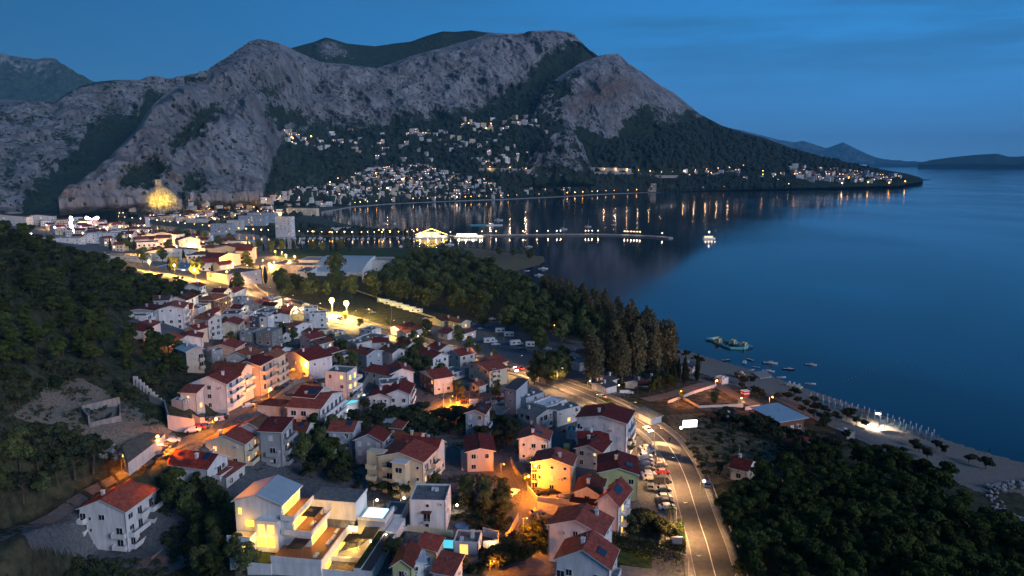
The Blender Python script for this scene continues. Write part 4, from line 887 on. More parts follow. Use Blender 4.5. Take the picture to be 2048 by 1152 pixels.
house((818, 1000), (891, 1001), (903, 968), 8.4, 'x', 'white', 'flatroof', 3, 0, 1, rtype='flat', label='white cube house with dark flat roof and one small canopied balcony')
cub = REG[-1]; cubr = [o for o in COL.objects if o.name.startswith('house')][-1]
window(cubr, 0, cub[5] * .50, 6.6, -math.pi / 2, .7, .7); balcony(cubr, 'x', cub[5] * .42, cub[5] * .62, 2.9, 1.0, 'offwhite', 0, 0, rail='rail'); window(cubr, 0, cub[5] * .52, .2, -math.pi / 2, .9, 2.1)
m = MB(); m.box(-1.5, cub[5] * .38, 5.5, -.01, cub[5] * .66, 5.6, 'brownroof'); m.build('canopy', cubr)
house((767, 1028), (804, 1030), (815, 1003), 2.9, 'x', 'white', 'flatroof', 1, 2, 0, rtype='flat', label='small white flat-roofed outbuilding beside the white cube house', skip=0, shut=0)
house((784, 1131), (823, 1134), (837, 1098), 6.6, 'x', 'lime', 'brownroof', 2, 1, 0, rise=1.6, label='lime green house with dark red roof at the bottom edge')
house((823, 1130), (850, 1127), (846, 1105), 5.6, 'y', 'white', 'metalroof', 2, 1, 2, rise=1.2, rtype='mono', label='white annex with pale folded metal roof and glass balcony joined to the lime green house', bal=[('y', (1.2, 3.8), .1, .95, 1.6, 'solid')])
house((866, 1142), (905, 1152), (921, 1124), 4.6, 'x', 'offwhite', 'redroof', 1, 0, 0, rise=1.4, label='low house with dark red roof between the pool and the lime green house', rtype='mono')
house((838, 1098), (872, 1104), (881, 1077), 3.6, 'y', 'cream', 'redroof', 1, 1, 1, rise=.9, rtype='mono', label='small cream house with red mono-pitch roof left of the lit turquoise pool')
PH, dp = house((906, 1083), (957, 1085), (965, 1061), 3.2, 'x', 'white', 'flatroof', 1, 0, 0, rtype='flat', label='white pool house with grey flat roof, chimney and one glowing room', chim=[(.5, .3)], name='pool_house')
m = MB(); m.box(-.06, dp[1] * .42, .1, -.01, dp[1] * .74, 2.5, 'lit_warm'); m.build('lit_doorway', PH)
house((934, 904), (987, 901), (984, 872), 6.4, 'x', 'pinkish', 'redroof', 2, 2, 0, rise=.9, label='pinkish house with low red roof and outside stair', skip=.3, oh=.7)
HS = [o for o in COL.objects if o.name.startswith('house')][-1]; rg = REG[-1]
m = MB()
for i in range(12): m.box(1 + i * .35, rg[5] + .02, -3, 1.35 + i * .35, rg[5] + 1.6, .25 + i * .26, 'pinkish')
m.box(1 + 12 * .35, rg[5] + .02, -3, 9, rg[5] + 1.6, 3.3, 'pinkish'); m.build('outside_stair', HS)
H15, d15 = house((1066, 922), (1143, 932), (1147, 910), 8.3, 'x', 'cream', 'redroof', 3, 3, 1, rise=1.6, label='cream three-storey house lit yellow by the lane lamp', bal=[('x', (.3, 3.0, 5.7), .88, 1.0, .9, 'rail')], lit=.12, shut=.1)
house((1037, 879), (1097, 881), (1107, 863), 7.2, 'x', 'white', 'redroof', 2, 3, 1, rise=1.5, label='white house with solar collector on its red roof, left of the yellow van', solar=(.25, .25, 2.2, 2.6), chim=[(.2, .55)])
house((1150, 897), (1203, 905), (1224, 884), 5.6, 'x', 'offwhite', 'redroof', 2, 2, 1, rise=1.6, label='low off-white house with dark red cross roofs and a solar collector', solar=(.4, .3, 2, 2.4), lit=.2)
house((1160, 890), (1217, 884), (1225, 866), 5.0, 'y', 'white', 'redroof', 1, 0, 1, rise=1.8, label='white dormered house with red roof between the gabled white block and the lime-yellow house')
house((1197, 946), (1276, 949), (1275, 915), 7.4, 'x', 'lime', 'redroof', 2, 3, 0, rise=1.5, label='pale yellow-green house with broad red roof beside the long car park', chim=[(.5, .55)])
H19, d19 = house((1197, 999), (1237, 1011), (1255, 977), 8.6, 'x', 'white', 'redroof', 3, 0, 3, rise=2.4, label='tall white house with skylit red roof and lit arched loggia by the garden hedges', bal=[('y', (.3, 3.1, 5.9), .1, .5, 1.6, 'rail', 'l')], chim=[(.3, .8)], solar=(.3, .15, 3.4, 1.4), lit=.12)
house((1148, 985), (1200, 990), (1212, 962), 6.0, 'x', 'white', 'brownroof', 2, 1, 0, rise=1.8, label='white house with dark red roofs at several levels and a white dormer', chim=[(.2, .5)])
house((1143, 1003), (1190, 1012), (1200, 990), 4.2, 'x', 'offwhite', 'brownroof', 1, 1, 0, rise=1.0, rtype='mono', label='low dark-roofed extension with pale canopy in front of the white dormer house')
house((1100, 1045), (1206, 1070), (1217, 1036), 8.0, 'x', 'white', 'redroof', 3, 1, 1, rise=2.3, label='big plain white house with broad red gable roof and tall chimney', chim=[(.75, .25)], skip=.5, shut=0)
house((1110, 1120), (1219, 1137), (1241, 1100), 8.2, 'x', 'white', 'redroof', 2, 2, 2, rise=3.0, label='large white house with steep red cross-gable roof at the bottom right of the village', bal=[('x', (.5, 3.6), .82, 1.0, 1.4, 'solid'), ('y', (2.6, 5.0), .1, .6, 1.5, 'solid')])
# middle row
house((1034, 822), (1073, 834), (1112, 821), 5.6, 'y', 'offwhite', 'flatroof', 2, 2, 2, rise=1.3, label='off-white two-storey house with grey gable roof and hanging balconies', bal=[('y', (3.0,), .2, .75, 1.1, 'solid'), ('x', (3.0,), .2, .7, 1.0, 'solid')])
house((1013, 782), (1052, 796), (1084, 782), 5.6, 'x', 'bluegrey', 'flatroof', 2, 2, 1, rtype='flat', label='pale blue-grey house with dark patched flat roof')
house((1016, 775), (1032, 781), (1048, 768), 9.0, 'x', 'bluegrey', 'darkroof', 3, 1, 0, rise=1.8, rtype='mono', label='narrow blue-grey tower with slanted dark roof')
house((1064, 805), (1096, 813), (1134, 799), 4.6, 'x', 'white', 'white', 1, 0, 1, rtype='flat', label='white building with bright white roof terrace')
house((1095, 812), (1114, 823), (1157, 809), 5.6, 'x', 'offwhite', 'flatroof', 2, 0, 3, rtype='flat', label='off-white building with dark flat roof in front of the main road', skip=.2)
H27, d27 = house((1155, 833), (1253, 847), (1262, 822), 10.4, 'x', 'white', 'redroof', 3, 4, 2, rise=1.5, label='four-storey white block with red roofs and rows of closed shutters beside the main road', name='apartment_house', shut=.85, skip=.1, bal=[('y', (.3, 3.3, 6.3), .1, .9, 1.2, 'solid'), ('x', (3.3, 6.3), .86, 1.0, 1.2, 'solid')], chim=[(.3, .6)], cat='apartment house')
house((827, 705), (866, 717), (899, 711), 6.0, 'y', 'white', 'redroof', 2, 4, 2, rise=1.6, label='white two-storey house with red roof below the lit highway, beside a large round tree', bal=[('y', (3,), .15, .6, 1.1, 'solid')], skip=.05, shut=0)
house((834, 744), (868, 759), (909, 754), 6.2, 'x', 'offwhite', 'redroof', 2, 4, 2, rise=2.0, label='unfinished brick and pale block house with dark red roof', skip=.1)
bk = [o for o in COL.objects if o.name.startswith('house')][-1]; rg = REG[-1]
m = MB(); m.box(-.05, .2, -3, -.01, rg[5] - .2, 5.9, 'brick'); m.build('brick_face', bk)
house((783, 752), (827, 744), (832, 730), 7.0, 'x', 'white', 'redroof', 2, 1, 1, rise=1.8, label='long white terraced house with red gable roof facing the garden lane')
house((728, 742), (783, 753), (815, 742), 5.6, 'y', 'offwhite', 'redroof', 2, 4, 0, rise=1.6, label='off-white row house with red roof and glazed awnings')
house((762, 770), (818, 763), (820, 752), 6.4, 'y', 'white', 'flatroof', 2, 1, 2, rtype='flat', label='white house with grey terrace roof behind the stepped white house')
H31, _ = house((739, 792), (782, 795), (790, 778), 6.2, 'x', 'white', 'redroof', 2, 2, 0, rise=1.3, label='stepped white house with red roofs, left part', bal=[('x', (.3, 3), .35, .65, 1, 'solid')])
house((776, 786), (818, 788), (822, 768), 8.0, 'x', 'white', 'redroof', 2, 2, 1, rise=1.6, label='stepped white house with red roofs, taller right part glowing at its foot', bal=[('y', (.3, 3, 5.7), .1, .9, 1, 'solid')])
HT, dt = house((650, 741), (694, 745), (712, 733), 10.8, 'x', 'white', 'flatroof', 3, 2, 0, rtype='flat', label='modern white hotel with flat roof, lit balconies and a turquoise pool', name='hotel', cat='hotel', lit=.15, skip=0, bal=[('y', (3.6, 7.0), .02, .98, 2.2, 'solid', 'l'), ('y', (.3,), .02, .98, 2.2, 'solid')])
H33, _ = house((940, 726), (979, 743), (1013, 735), 6.6, 'x', 'cream', 'redroof', 3, 3, 1, rise=1.6, label='cream three-storey house with stepped red roofs and balconies below the highway', bal=[('y', (.3, 3, 5.2), .1, .4, 1.1, 'solid')])
house((960, 716), (992, 728), (1012, 722), 6.4, 'x', 'cream', 'redroof', 2, 2, 0, rise=1.6, label='rear wing of the cream stepped-roof house')
house((937, 767), (958, 773), (972, 769), 2.8, 'x', 'offwhite', 'redroof', 1, 1, 1, rise=.8, label='little red-roofed porch house in front of the cream stepped-roof house')
house((700, 699), (733, 711), (755, 700), 5.6, 'y', 'bluegrey', 'orangeroof', 2, 2, 2, rise=1.5, label='pale blue house with bright orange-red roof among dark trees')
house((729, 688), (777, 684), (786, 675), 4.6, 'x', 'white', 'redroof', 2, 2, 1, rise=1.8, rtype='hip', label='white house with hipped red roof next to the highway wall')
house((721, 672), (750, 680), (765, 668), 4.4, 'x', 'white', 'flatroof', 1, 1, 1, rtype='flat', label='white flat-roofed building right behind the hipped red roof')
house((653, 672), (690, 684), (707, 678), 3.4, 'x', 'grey', 'flatroof', 1, 2, 1, rise=.9, label='low grey house with pale grey roof and two white lamps')
house((588, 666), (626, 668), (665, 664), 3.6, 'y', 'offwhite', 'redroof', 1, 2, 3, rise=1.2, label='low pale house with red and grey roof, yellow light on its end wall', skip=0)
house((573, 652), (586, 655), (625, 646), 6.0, 'y', 'white', 'redroof', 2, 1, 3, rise=1.4, label='white two-storey house with dark red roof, square window under the gable')
house((544, 632), (577, 630), (584, 620), 5.4, 'x', 'white', 'redroof', 2, 2, 1, rise=1.2, label='white house with small red gable roof close to the traffic queue')
house((508, 622), (542, 625), (556, 616), 5.2, 'x', 'white', 'flatroof', 2, 1, 2, rtype='flat', label='white flat-roofed house with recessed terrace close to the traffic queue')
house((497, 605), (520, 608), (536, 601), 5.6, 'x', 'pinkish', 'redroof', 2, 1, 2, rise=1.4, label='pink house with dark red roof at the head of the traffic queue')
house((516, 632), (535, 634), (542, 628), 9.6, 'x', 'white', 'flatroof', 3, 1, 0, rtype='flat', label='white tower-like house beside the navy block', shut=0)
house((500, 632), (516, 633), (522, 628), 9.4, 'x', 'navy', 'darkroof', 3, 1, 0, rtype='flat', label='narrow navy blue block with teal roof rim')
house((484, 628), (500, 629), (508, 622), 9.0, 'x', 'white', 'flatroof', 3, 1, 0, rtype='flat', label='narrow white block left of the navy block')
house((440, 628), (478, 627), (486, 619), 5.0, 'x', 'bluegrey', 'darkroof', 1, 2, 0, rtype='flat', label='long low house with dark teal flat roof')
house((516, 660), (543, 664), (556, 655), 7.0, 'x', 'concrete', 'concrete', 2, 2, 2, rtype='flat', label='unfinished bare concrete house with open storeys', shut=0)
house((438, 650), (476, 650), (483, 640), 6.6, 'x', 'cream', 'redroof', 2, 2, 1, rise=1.8, label='cream house with red roof above the yellow-lit garden', bal=[('y', (.3, 3.3), .1, .9, 1.0, 'solid')], skip=0)
house((366, 659), (392, 661), (418, 655), 5.2, 'x', 'cream', 'redroof', 2, 1, 1, rise=1.6, label='cream house with crossing red roofs below the tall terraced white house')
house((348, 681), (403, 676), (412, 666), 4.8, 'x', 'white', 'redroof', 1, 2, 0, rise=1.4, label='white house with low red gable behind the pale metal roof')
house((345, 698), (372, 704), (409, 699), 7.4, 'y', 'beige', 'metalroof', 2, 1, 0, rise=1.0, label='beige house with shining pale metal roof at the edge of the pines', bal=[('y', (.5, 3.5), .7, 1.0, 1.2, 'solid')])
house((412, 700), (424, 703), (447, 697), 5.0, 'y', 'grey', 'flatroof', 1, 1, 1, rtype='flat', label='bare grey block house beside the pale metal roof')
house((316, 619), (366, 617), (375, 606), 10.0, 'x', 'white', 'redroof', 4, 3, 2, rise=1.4, label='tall white terraced house with balconies down its right side at the foot of the slope', bal=[('y', (.5, 3.2, 5.9), .1, .9, 1.2, 'solid')], name='apartment_house', cat='apartment house')
house((255, 621), (308, 622), (318, 612), 5.0, 'x', 'grey', 'brownroof', 2, 2, 0, rise=1.0, label='long grey house with dark roof and one black loggia at the forest edge', skip=.3)
house((231, 663), (286, 664), (296, 652), 3.8, 'x', 'pinkish', 'redroof', 1, 1, 0, rise=1.3, label='lilac-pink house with low red roof lowest among the pines')
house((262, 652), (300, 655), (306, 645), 4.6, 'x', 'white', 'redroof', 1, 1, 1, rise=1.2, label='white house with red roof stacked just above the lilac-pink house', lit=.3)
house((336, 600), (372, 601), (390, 590), 6.2, 'x', 'white', 'brownroof', 2, 3, 1, rise=2.0, label='white house with half-hipped dark roof and solar panel highest at the forest edge', solar=(.3, .2, 2.4, 2), chim=[(.6, .6)])
house((396, 597), (428, 600), (448, 589), 8.0, 'x', 'brick', 'orangeroof', 3, 2, 2, rise=1.8, rtype='hip', label='unfinished brick building with floodlit bare storeys', bal=[('y', (2.6, 5.3), .1, .95, 1.2, 'solid')], shut=0)
house((446, 583), (469, 586), (474, 576), 4.8, 'x', 'white', 'redroof', 1, 2, 0, rise=1.0, label='small white house with red roof beneath the big dark tree')
house((400, 630), (420, 632), (430, 620), 4.6, 'x', 'pinkish', 'redroof', 1, 2, 1, rise=.9, label='pink house with balcony lit yellow from the lane below', lit=.5)
house((376, 614), (396, 617), (408, 606), 5.4, 'x', 'offwhite', 'flatroof', 2, 1, 1, rtype='flat', label='off-white flat-roofed house between the half-hipped house and the lit pink balcony')
# the dense red-roofed row beside the street
house((387, 764), (452, 768), (475, 750), 8.8, 'x', 'white', 'redroof', 3, 1, 0, rise=2.4, label='pink-lit white apartment house with red roof at the street corner', bal=[('y', (1.2, 4.2, 6.6), .05, .95, 1.7, 'solid')], name='apartment_house', cat='apartment house')
house((426, 742), (480, 748), (497, 735), 9.6, 'y', 'offwhite', 'orangeroof', 3, 0, 1, rise=2.4, label='middle house of the dense row, orange-red roof stepping over the white corner house', bal=[('y', (3.2, 6.2), .1, .9, 1.5, 'solid')])
house((476, 727), (519, 732), (538, 716), 11.0, 'x', 'beige', 'redroof', 3, 1, 0, rise=1.5, label='beige four-storey house with long slanting balconies in the dense row', bal=[('y', (1.6, 4.8, 8.0), .05, .95, 1.7, 'solid')])
house((520, 713), (547, 718), (559, 705), 11.2, 'x', 'cream', 'orangeroof', 4, 1, 0, rise=1.5, label='cream four-storey end house of the dense row with small arched windows', bal=[('y', (1.2, 4.0, 6.8), .05, .95, 1.3, 'solid')])
house((450, 715), (500, 716), (526, 703), 6.5, 'x', 'offwhite', 'orangeroof', 2, 2, 1, rise=2.0, label='wide house with rusty red roof behind the dense row')
house((420, 695), (470, 697), (486, 686), 4.6, 'x', 'beige', 'redroof', 1, 2, 1, rise=1.6, label='long low house with dark red roof, farthest of the dense row')
house((537, 702), (556, 704), (584, 697), 4.4, 'y', 'white', 'redroof', 1, 1, 2, rise=1.2, label='white gabled house with red roof between the dense row and the lit lane')
house((565, 706), (617, 722), (664, 711), 7.4, 'x', 'white', 'redroof', 2, 3, 2, rise=2.2, label='white house with wide blank gable and red roof above the orange-lit yard', skip=.3, ridge=.5)
house((570, 716), (600, 728), (617, 722), 3.4, 'x', 'pinkish', 'orangeroof', 1, 1, 0, rise=1.0, rtype='mono', label='low lean-to with rusty roof lit orange under the blank white gable')
H61, _ = house((575, 813), (640, 818), (682, 784), 9.2, 'y', 'white', 'redroof', 3, 0, 0, rise=2.2, label='big white guest house with red roofs and continuous balconies in the centre of the village', bal=[('y', (.6, 3.4, 6.2), .03, .97, 1.6, 'solid', 'g'), ('x', (3.2, 6.0), .35, .95, 1.1, 'solid')], name='guest_house', cat='guest house', chim=[(.4, .7)])
house((592, 790), (628, 796), (655, 776), 10.6, 'y', 'offwhite', 'redroof', 3, 0, 0, rise=1.8, label='rear part of the big white guest house with solar collectors on its red roof', solar=(.1, .05, 3.2, 3.0))
G62, d62 = house((517, 806), (560, 812), (574, 800), 5.4, 'x', 'offwhite', 'brownroof', 2, 0, 0, rise=1.3, rtype='hip', label='open-topped parking shelter with dark hipped roof and a white car upstairs', gz=None)
house((361, 785), (392, 787), (405, 778), 6.0, 'x', 'offwhite', 'redroof', 2, 1, 1, rise=1.0, rtype='mono', label='low house with red lean-to roof tucked behind retaining walls left of the street', lit=.3)
house((345, 798), (366, 801), (374, 794), 3.4, 'x', 'grey', 'flatroof', 1, 0, 0, rtype='flat', label='small grey outhouse with white frame on the stepped wall')
# below the village, sheds and yard houses
house((765, 843), (784, 846), (788, 838), 2.6, 'x', 'concrete', 'metalroof', 1, 1, 0, rise=.6, rtype='mono', label='corrugated shed with pale roof in the dark garden', name='shed', cat='shed')
house((787, 853), (803, 858), (806, 846), 2.6, 'x', 'brick', 'redroof', 1, 0, 0, rise=.6, rtype='mono', label='little red-roofed shed beside a parked boat in the dark garden', name='shed', cat='shed')
house((937, 829), (953, 831), (957, 822), 4.0, 'x', 'concrete', 'concrete', 1, 0, 0, rtype='flat', label='small concrete hut with water tank on top', name='shed', cat='shed')
house((976, 822), (1000, 829), (1010, 818), 2.4, 'x', 'concrete', 'flatroof', 1, 0, 0, rise=.3, rtype='mono', label='grey lean-to shed below the boats', name='shed', cat='shed')
house((873, 900), (883, 901), (890, 892), 3.2, 'x', 'pinkish', 'orangeroof', 1, 1, 0, rise=.9, label='tiny pink house with orange roof lit by an orange lamp', lit=.6)
house((1142, 860), (1156, 862), (1158, 852), 3.0, 'x', 'white', 'flatroof', 1, 0, 0, rtype='flat', label='small white kiosk between the yellow van and the white block', name='shed', cat='shed')
# right of the road
house((1459, 936), (1494, 942), (1517, 926), 3.6, 'y', 'white', 'redroof', 1, 1, 1, rise=1.5, label='lone little white house with red roof by the olive scrub', skip=.3)
house((1274, 820), (1302, 838), (1318, 831), 2.2, 'x', 'white', 'flatroof', 1, 0, 0, rise=.3, rtype='mono', label='low shed with pale roof and white end wall below the highway bend', name='shed', cat='shed')
house((1123, 714), (1159, 727), (1180, 718), 3.6, 'x', 'white', 'flatroof', 1, 2, 0, rtype='flat', label='white camp building with pale wall under the poplars')
house((1140, 705), (1162, 711), (1172, 703), 4.6, 'x', 'white', 'orangeroof', 1, 0, 0, rise=.9, label='orange-red roofed block behind the white camp building')
for i, (l, c, r, lb_) in enumerate([((1186, 766), (1212, 776), (1231, 769), 'front left'), ((1195, 756), (1214, 763), (1233, 757), 'rear left'), ((1250, 766), (1284, 767), (1290, 758), 'long middle'), ((1284, 762), (1310, 765), (1318, 757), 'right')]):
 house(l, c, r, 2.6, 'x', 'white', 'darkroof', 1, 1, 0, rise=1.0, label='dark-roofed white bungalow behind the highway fence, %s one' % lb_, name='bungalow', cat='bungalow', group='bungalows behind the highway fence')
house((1360, 734), (1384, 736), (1392, 729), 2.8, 'x', 'white', 'darkroof', 1, 2, 0, rise=.8, label='white beach hut with dark roof behind the cypresses')
house((874, 664), (895, 668), (922, 662), 3.2, 'y', 'white', 'redroof', 1, 1, 1, rise=1.2, label='white camp reception wing with red roof beside the round trees')
house((893, 662), (925, 668), (950, 660), 3.6, 'x', 'white', 'redroof', 1, 3, 2, rise=1.5, rtype='hip', label='white camp reception with hipped red roof and lit front', lit=.6, skip=0)
house((902, 640), (921, 647), (934, 641), 3.4, 'y', 'cream', 'brownroof', 1, 3, 1, rise=1.3, label='cream pavilion with brown roof and lit arches in the camp', lit=.7, skip=0)
house((868, 636), (884, 643), (900, 636), 3.0, 'x', 'cream', 'brownroof', 1, 1, 1, rise=1.2, label='low brown-roofed camp shop beside the pavilion', lit=.4)
house((786, 655), (800, 660), (826, 650), 3.0, 'x', 'offwhite', 'brownroof', 1, 1, 1, rise=1.6, label='dark-roofed camp house with white verges, left of its twin')
house((800, 662), (812, 667), (836, 655), 3.0, 'x', 'offwhite', 'brownroof', 1, 1, 1, rise=1.6, label='dark-roofed camp house with white verges, right and nearer of the twins')
RB, drb = house((1511, 816), (1561, 843), (1606, 836), 4.2, 'x', 'brick', 'metalroof', 1, 2, 3, rise=.3, rtype='mono', label='beach restaurant with broad flat white roof and open brick terrace', name='restaurant', cat='restaurant', oh=1.2, skip=0)
house((1675, 857), (1694, 866), (1707, 862), 2.8, 'x', 'concrete', 'white', 1, 0, 0, rtype='flat', label='small white-roofed beach bar beside the tiled path', name='beach_bar', cat='beach bar', oh=.8)
house((1594, 877), (1610, 883), (1620, 879), 2.8, 'x', 'white', 'redroof', 1, 1, 1, rise=1.0, label='tiny white garden house with red hipped roof by the pine wood edge', rtype='hip')
house((1572, 890), (1590, 897), (1600, 888), 2.2, 'x', 'concrete', 'brownroof', 1, 0, 0, rise=.6, rtype='mono', label='low brown-roofed shed left of the tiny garden house', name='shed', cat='shed')
house((1438, 820), (1441, 826), (1469, 824), 3.0, 'y', 'black', 'black', 1, 0, 0, rtype='flat', label='black container hut beside the low white wall', name='container', cat='container')
house((1436, 752), (1444, 757), (1452, 753), 2.6, 'x', 'white', 'white', 1, 1, 0, rtype='flat', label='white beach toilet cabin near the orange road lamp', name='cabin', cat='cabin')
house((1472, 744), (1482, 748), (1489, 746), 2.4, 'x', 'wood', 'teal', 1, 0, 0, rtype='flat', label='round-topped beach bar with teal roof at the waterline', name='beach_bar', cat='beach bar')

# smaller houses filling the gaps of the village
USED = set()
def infill(poly, n, seed, where, lo=6.5, hi=9.5):
 q = random.Random(seed); W = [ground(*p) for p in poly]; w = [(p.x, p.y) for p in W]; x0, x1 = min(p[0] for p in w), max(p[0] for p in w); y0, y1 = min(p[1] for p in w), max(p[1] for p in w); k = 0; out = []
 for _ in range(n * 120):
  if k >= n: break
  x, y = q.uniform(x0, x1), q.uniform(y0, y1)
  if not inpoly(np.array([x]), np.array([y]), w)[0]: continue
  r = min(REG, key=lambda t: (t[0] - x) ** 2 + (t[1] - y) ** 2); yaw = r[3] + q.uniform(-.08, .08); a, b = q.uniform(lo, hi), q.uniform(lo, hi); c, s_ = math.cos(yaw), math.sin(yaw)
  if any(blocked(x + u * a * c - v * b * s_, y + u * a * s_ + v * b * c, 1.2) or onroad(x + u * a * c - v * b * s_, y + u * a * s_ + v * b * c, 1.5) for u in (0, .5, 1) for v in (0, .5, 1)): continue
  k += 1; fl = q.choice((1, 2, 2, 3)); wc = q.choice(('white', 'offwhite', 'white', 'cream', 'grey', 'bluegrey')); flat = q.random() < .35; cn = {'white': 'white', 'offwhite': 'off-white', 'cream': 'cream', 'grey': 'grey', 'bluegrey': 'blue-grey'}[wc]
  out.append((x, y, yaw, a, b, fl, wc, flat, cn)); REG.append((x, y, hz(x, y), yaw, a, b, 3 * fl, 'fill'))
 for i, (x, y, yaw, a, b, fl, wc, flat, cn) in enumerate(out):
  REG.pop(next(j for j, t in enumerate(REG) if t[7] == 'fill' and t[0] == x)); g = hz(x, y); near_ = min((t for t in REG if t[7] and t[7] != 'fill' and 'filling' not in t[7]), key=lambda t: (t[0] - x) ** 2 + (t[1] - y) ** 2)[7]
  lb = '%s %s-storey house with %s, %s, next to the %s' % (cn, ('one', 'two', 'three')[fl - 1], 'flat roof' if flat else 'red roof', where, ' '.join(near_.split()[:5]))
  if lb in USED: lb = ('larger ' if a * b > 64 else 'smaller ') + lb
  if lb in USED: lb = 'second ' + lb
  USED.add(lb)
  house(None, (x, y), None, 2.9 * fl, q.choice('xy'), wc, 'flatroof' if flat else q.choice(('redroof', 'redroof', 'orangeroof', 'brownroof')), fl, 2, 2, label=' '.join(lb.split()[:16]).rstrip(','), rtype='flat' if flat else 'gable', seed=i + seed * 50, fr=(x, y, g, yaw, a, b), bal=[('y', (.3, 3.1)[:max(1, fl - 1)], .1, .9, 1.2, 'solid')])
infill([(240, 665), (330, 600), (480, 590), (600, 620), (700, 670), (640, 690), (560, 690), (440, 700), (380, 720)], 24, 3, 'in the upper quarter')
infill([(600, 690), (700, 665), (850, 690), (1000, 745), (1010, 780), (880, 790), (720, 750), (640, 730)], 13, 5, 'in the middle quarter')
infill([(600, 880), (760, 850), (1000, 860), (1060, 900), (1000, 930), (700, 990), (600, 950)], 4, 6, 'by the grove')
# ------------------------------------------------------------------ roads, kerbs, markings, paths
for n, m_, w, Q in ROADL:
 rt = ribbon(n, Q, -w / 2, w / 2, .02, M[m_]); tag(rt, kind='structure')
hw = ROADL[0][3]
o = ribbon('pavement', hw, -6.3, -4.3, .14, M['conc'], thick=.6); tag(o, kind='structure')
o = ribbon('pavement', hw, 4.3, 6.2, .14, M['conc'], thick=.6); tag(o, kind='structure')
kb = ribbon('kerb', hw, -4.3, -4.12, .16, M['kerb'], thick=.5); tag(kb, kind='structure')
kb = ribbon('kerb', hw, 4.12, 4.3, .16, M['kerb'], thick=.5); tag(kb, kind='structure')
mk = ribbon('road_marking', hw, -.09, .09, .03, M['paint']); tag(mk, kind='structure')
# guard rail along the sea side of the bend
def fence(name, Q, off, h, label, cat, k='kerb', step=2.0, up=0.0, rails=((.9, .06),), pw=.1):
 P = offset(Q, off); z = H(P[:, 0], P[:, 1]) + up; r = empty(name, (P[0, 0], P[0, 1], z[0]), 0, label, cat); m = MB(); acc = 0; last = None
 for i in range(len(P)):
  if last is None or np.hypot(*(P[i] - last)) > step:
   q = P[i] - P[0]; m.box(q[0] - pw / 2, q[1] - pw / 2, z[i] - z[0] - .3, q[0] + pw / 2, q[1] + pw / 2, z[i] - z[0] + h, k); last = P[i]
 m.build('post', r) ; r_ = MB()
 for i in range(len(P) - 1):
  a, b = P[i] - P[0], P[i + 1] - P[0]
  for hh, t in rails: r_.tube((a[0], a[1], z[i] - z[0] + hh * h), (b[0], b[1], z[i + 1] - z[0] + hh * h), t, t, k, 4, False)
 r_.build('rail', r)
 return r
n0 = len(hw)
fence('guard_rail', hw[int(n0 * .02):int(n0 * .42)][::1], 6.4, .9, 'pale guard rail along the sea side of the highway bend', 'guard rail', 'kerb', 2.2, rails=((.85, .07), (.45, .05)))
fence('guard_rail', hw[int(n0 * .10):int(n0 * .30)], -6.4, 1.0, 'guard rail between the long car park and the highway', 'guard rail', 'kerb', 2.2, rails=((.9, .06),))
def wallpx(name, pts, h, t, k, label, cat='wall', z0=-1.5, up=0):
 """free-standing or retaining wall along a line of ground pixels"""
 P = [ground(*p) for p in pts]; o0 = P[0]; m = MB(); o = Vector((o0.x, o0.y, o0.z)); n = len(P); L0 = []; R0 = []
 for i in range(n):
  d = (P[min(i + 1, n - 1)] - P[max(i - 1, 0)]); d.z = 0; d.normalize(); s = Vector((d.y, -d.x, 0)) * t / 2
  L0.append(P[i] - s - o); R0.append(P[i] + s - o)
 for i in range(n - 1):
  a, b, c, d = L0[i], R0[i], R0[i + 1], L0[i + 1]; za, zb = P[i].z - o.z, P[i + 1].z - o.z
  V = [(a.x, a.y, za + z0), (b.x, b.y, za + z0), (c.x, c.y, zb + z0), (d.x, d.y, zb + z0), (a.x, a.y, za + h), (b.x, b.y, za + h), (c.x, c.y, zb + h), (d.x, d.y, zb + h)]
  q = len(m.v); m.v += V
  for f in ((4, 5, 6, 7), (0, 1, 5, 4), (2, 3, 7, 6), (1, 2, 6, 5), (3, 0, 4, 7)): m.f.append(tuple(q + j for j in f)[::-1]); m.m.append(m.mi(k))
 ob = m.build(name, None, (o.x, o.y, o.z)); 
 return tag(ob, label, cat)
def slab(name, pts, k, th=.3, up=.1, kind=None, label=None, cat=None, level=True, parent=None, zabs=None, ktop=None):
 P = [ground(*p) for p in pts]; z = zabs if zabs is not None else sum(p.z for p in P) / len(P)
 P = [Vector(at(p[0], p[1], z + up)) for p in pts]
 m = MB(); c = P[0]; m.prism([(p.x - c.x, p.y - c.y) for p in P], -th, 0, k, ktop); o = m.build(name, None, (c.x, c.y, z + up)); return tag(o, label, cat, kind=kind)
wallpx('retaining_wall', [(250, 940), (275, 921), (300, 905), (316, 893)], 3.4, .4, 'stone', 'long pale retaining wall with the floodlit rubble heap on top', up=0)
wallpx('retaining_wall', [(336, 850), (390, 858)], 3.0, .4, 'pinkish', 'pink-lit concrete retaining wall behind the parked cars')  # pink lamplight on the concrete is put into its wall colour
wallpx('retaining_wall', [(300, 805), (330, 818), (338, 848)], 2.6, .4, 'concrete', 'concrete garden wall stepping down left of the parked cars')
wallpx('garden_wall', [(385, 838), (400, 845), (452, 840), (458, 832)], 1.5, .25, 'pinkish', 'low pink wall with arches in front of the corner apartment house')
wallpx('retaining_wall', [(492, 792), (530, 772), (542, 762)], 3.6, .5, 'stone', 'stone retaining wall lit by the street lamp under the dense row')
wallpx('retaining_wall', [(545, 806), (590, 770), (640, 752)], 1.8, .4, 'stone', 'stone wall along the upper street with cars parked in front')
wallpx('garden_wall', [(675, 835), (700, 818), (722, 790), (738, 760)], 3.2, .4, 'concrete', 'curved hotel pool wall with vertical wall lights')
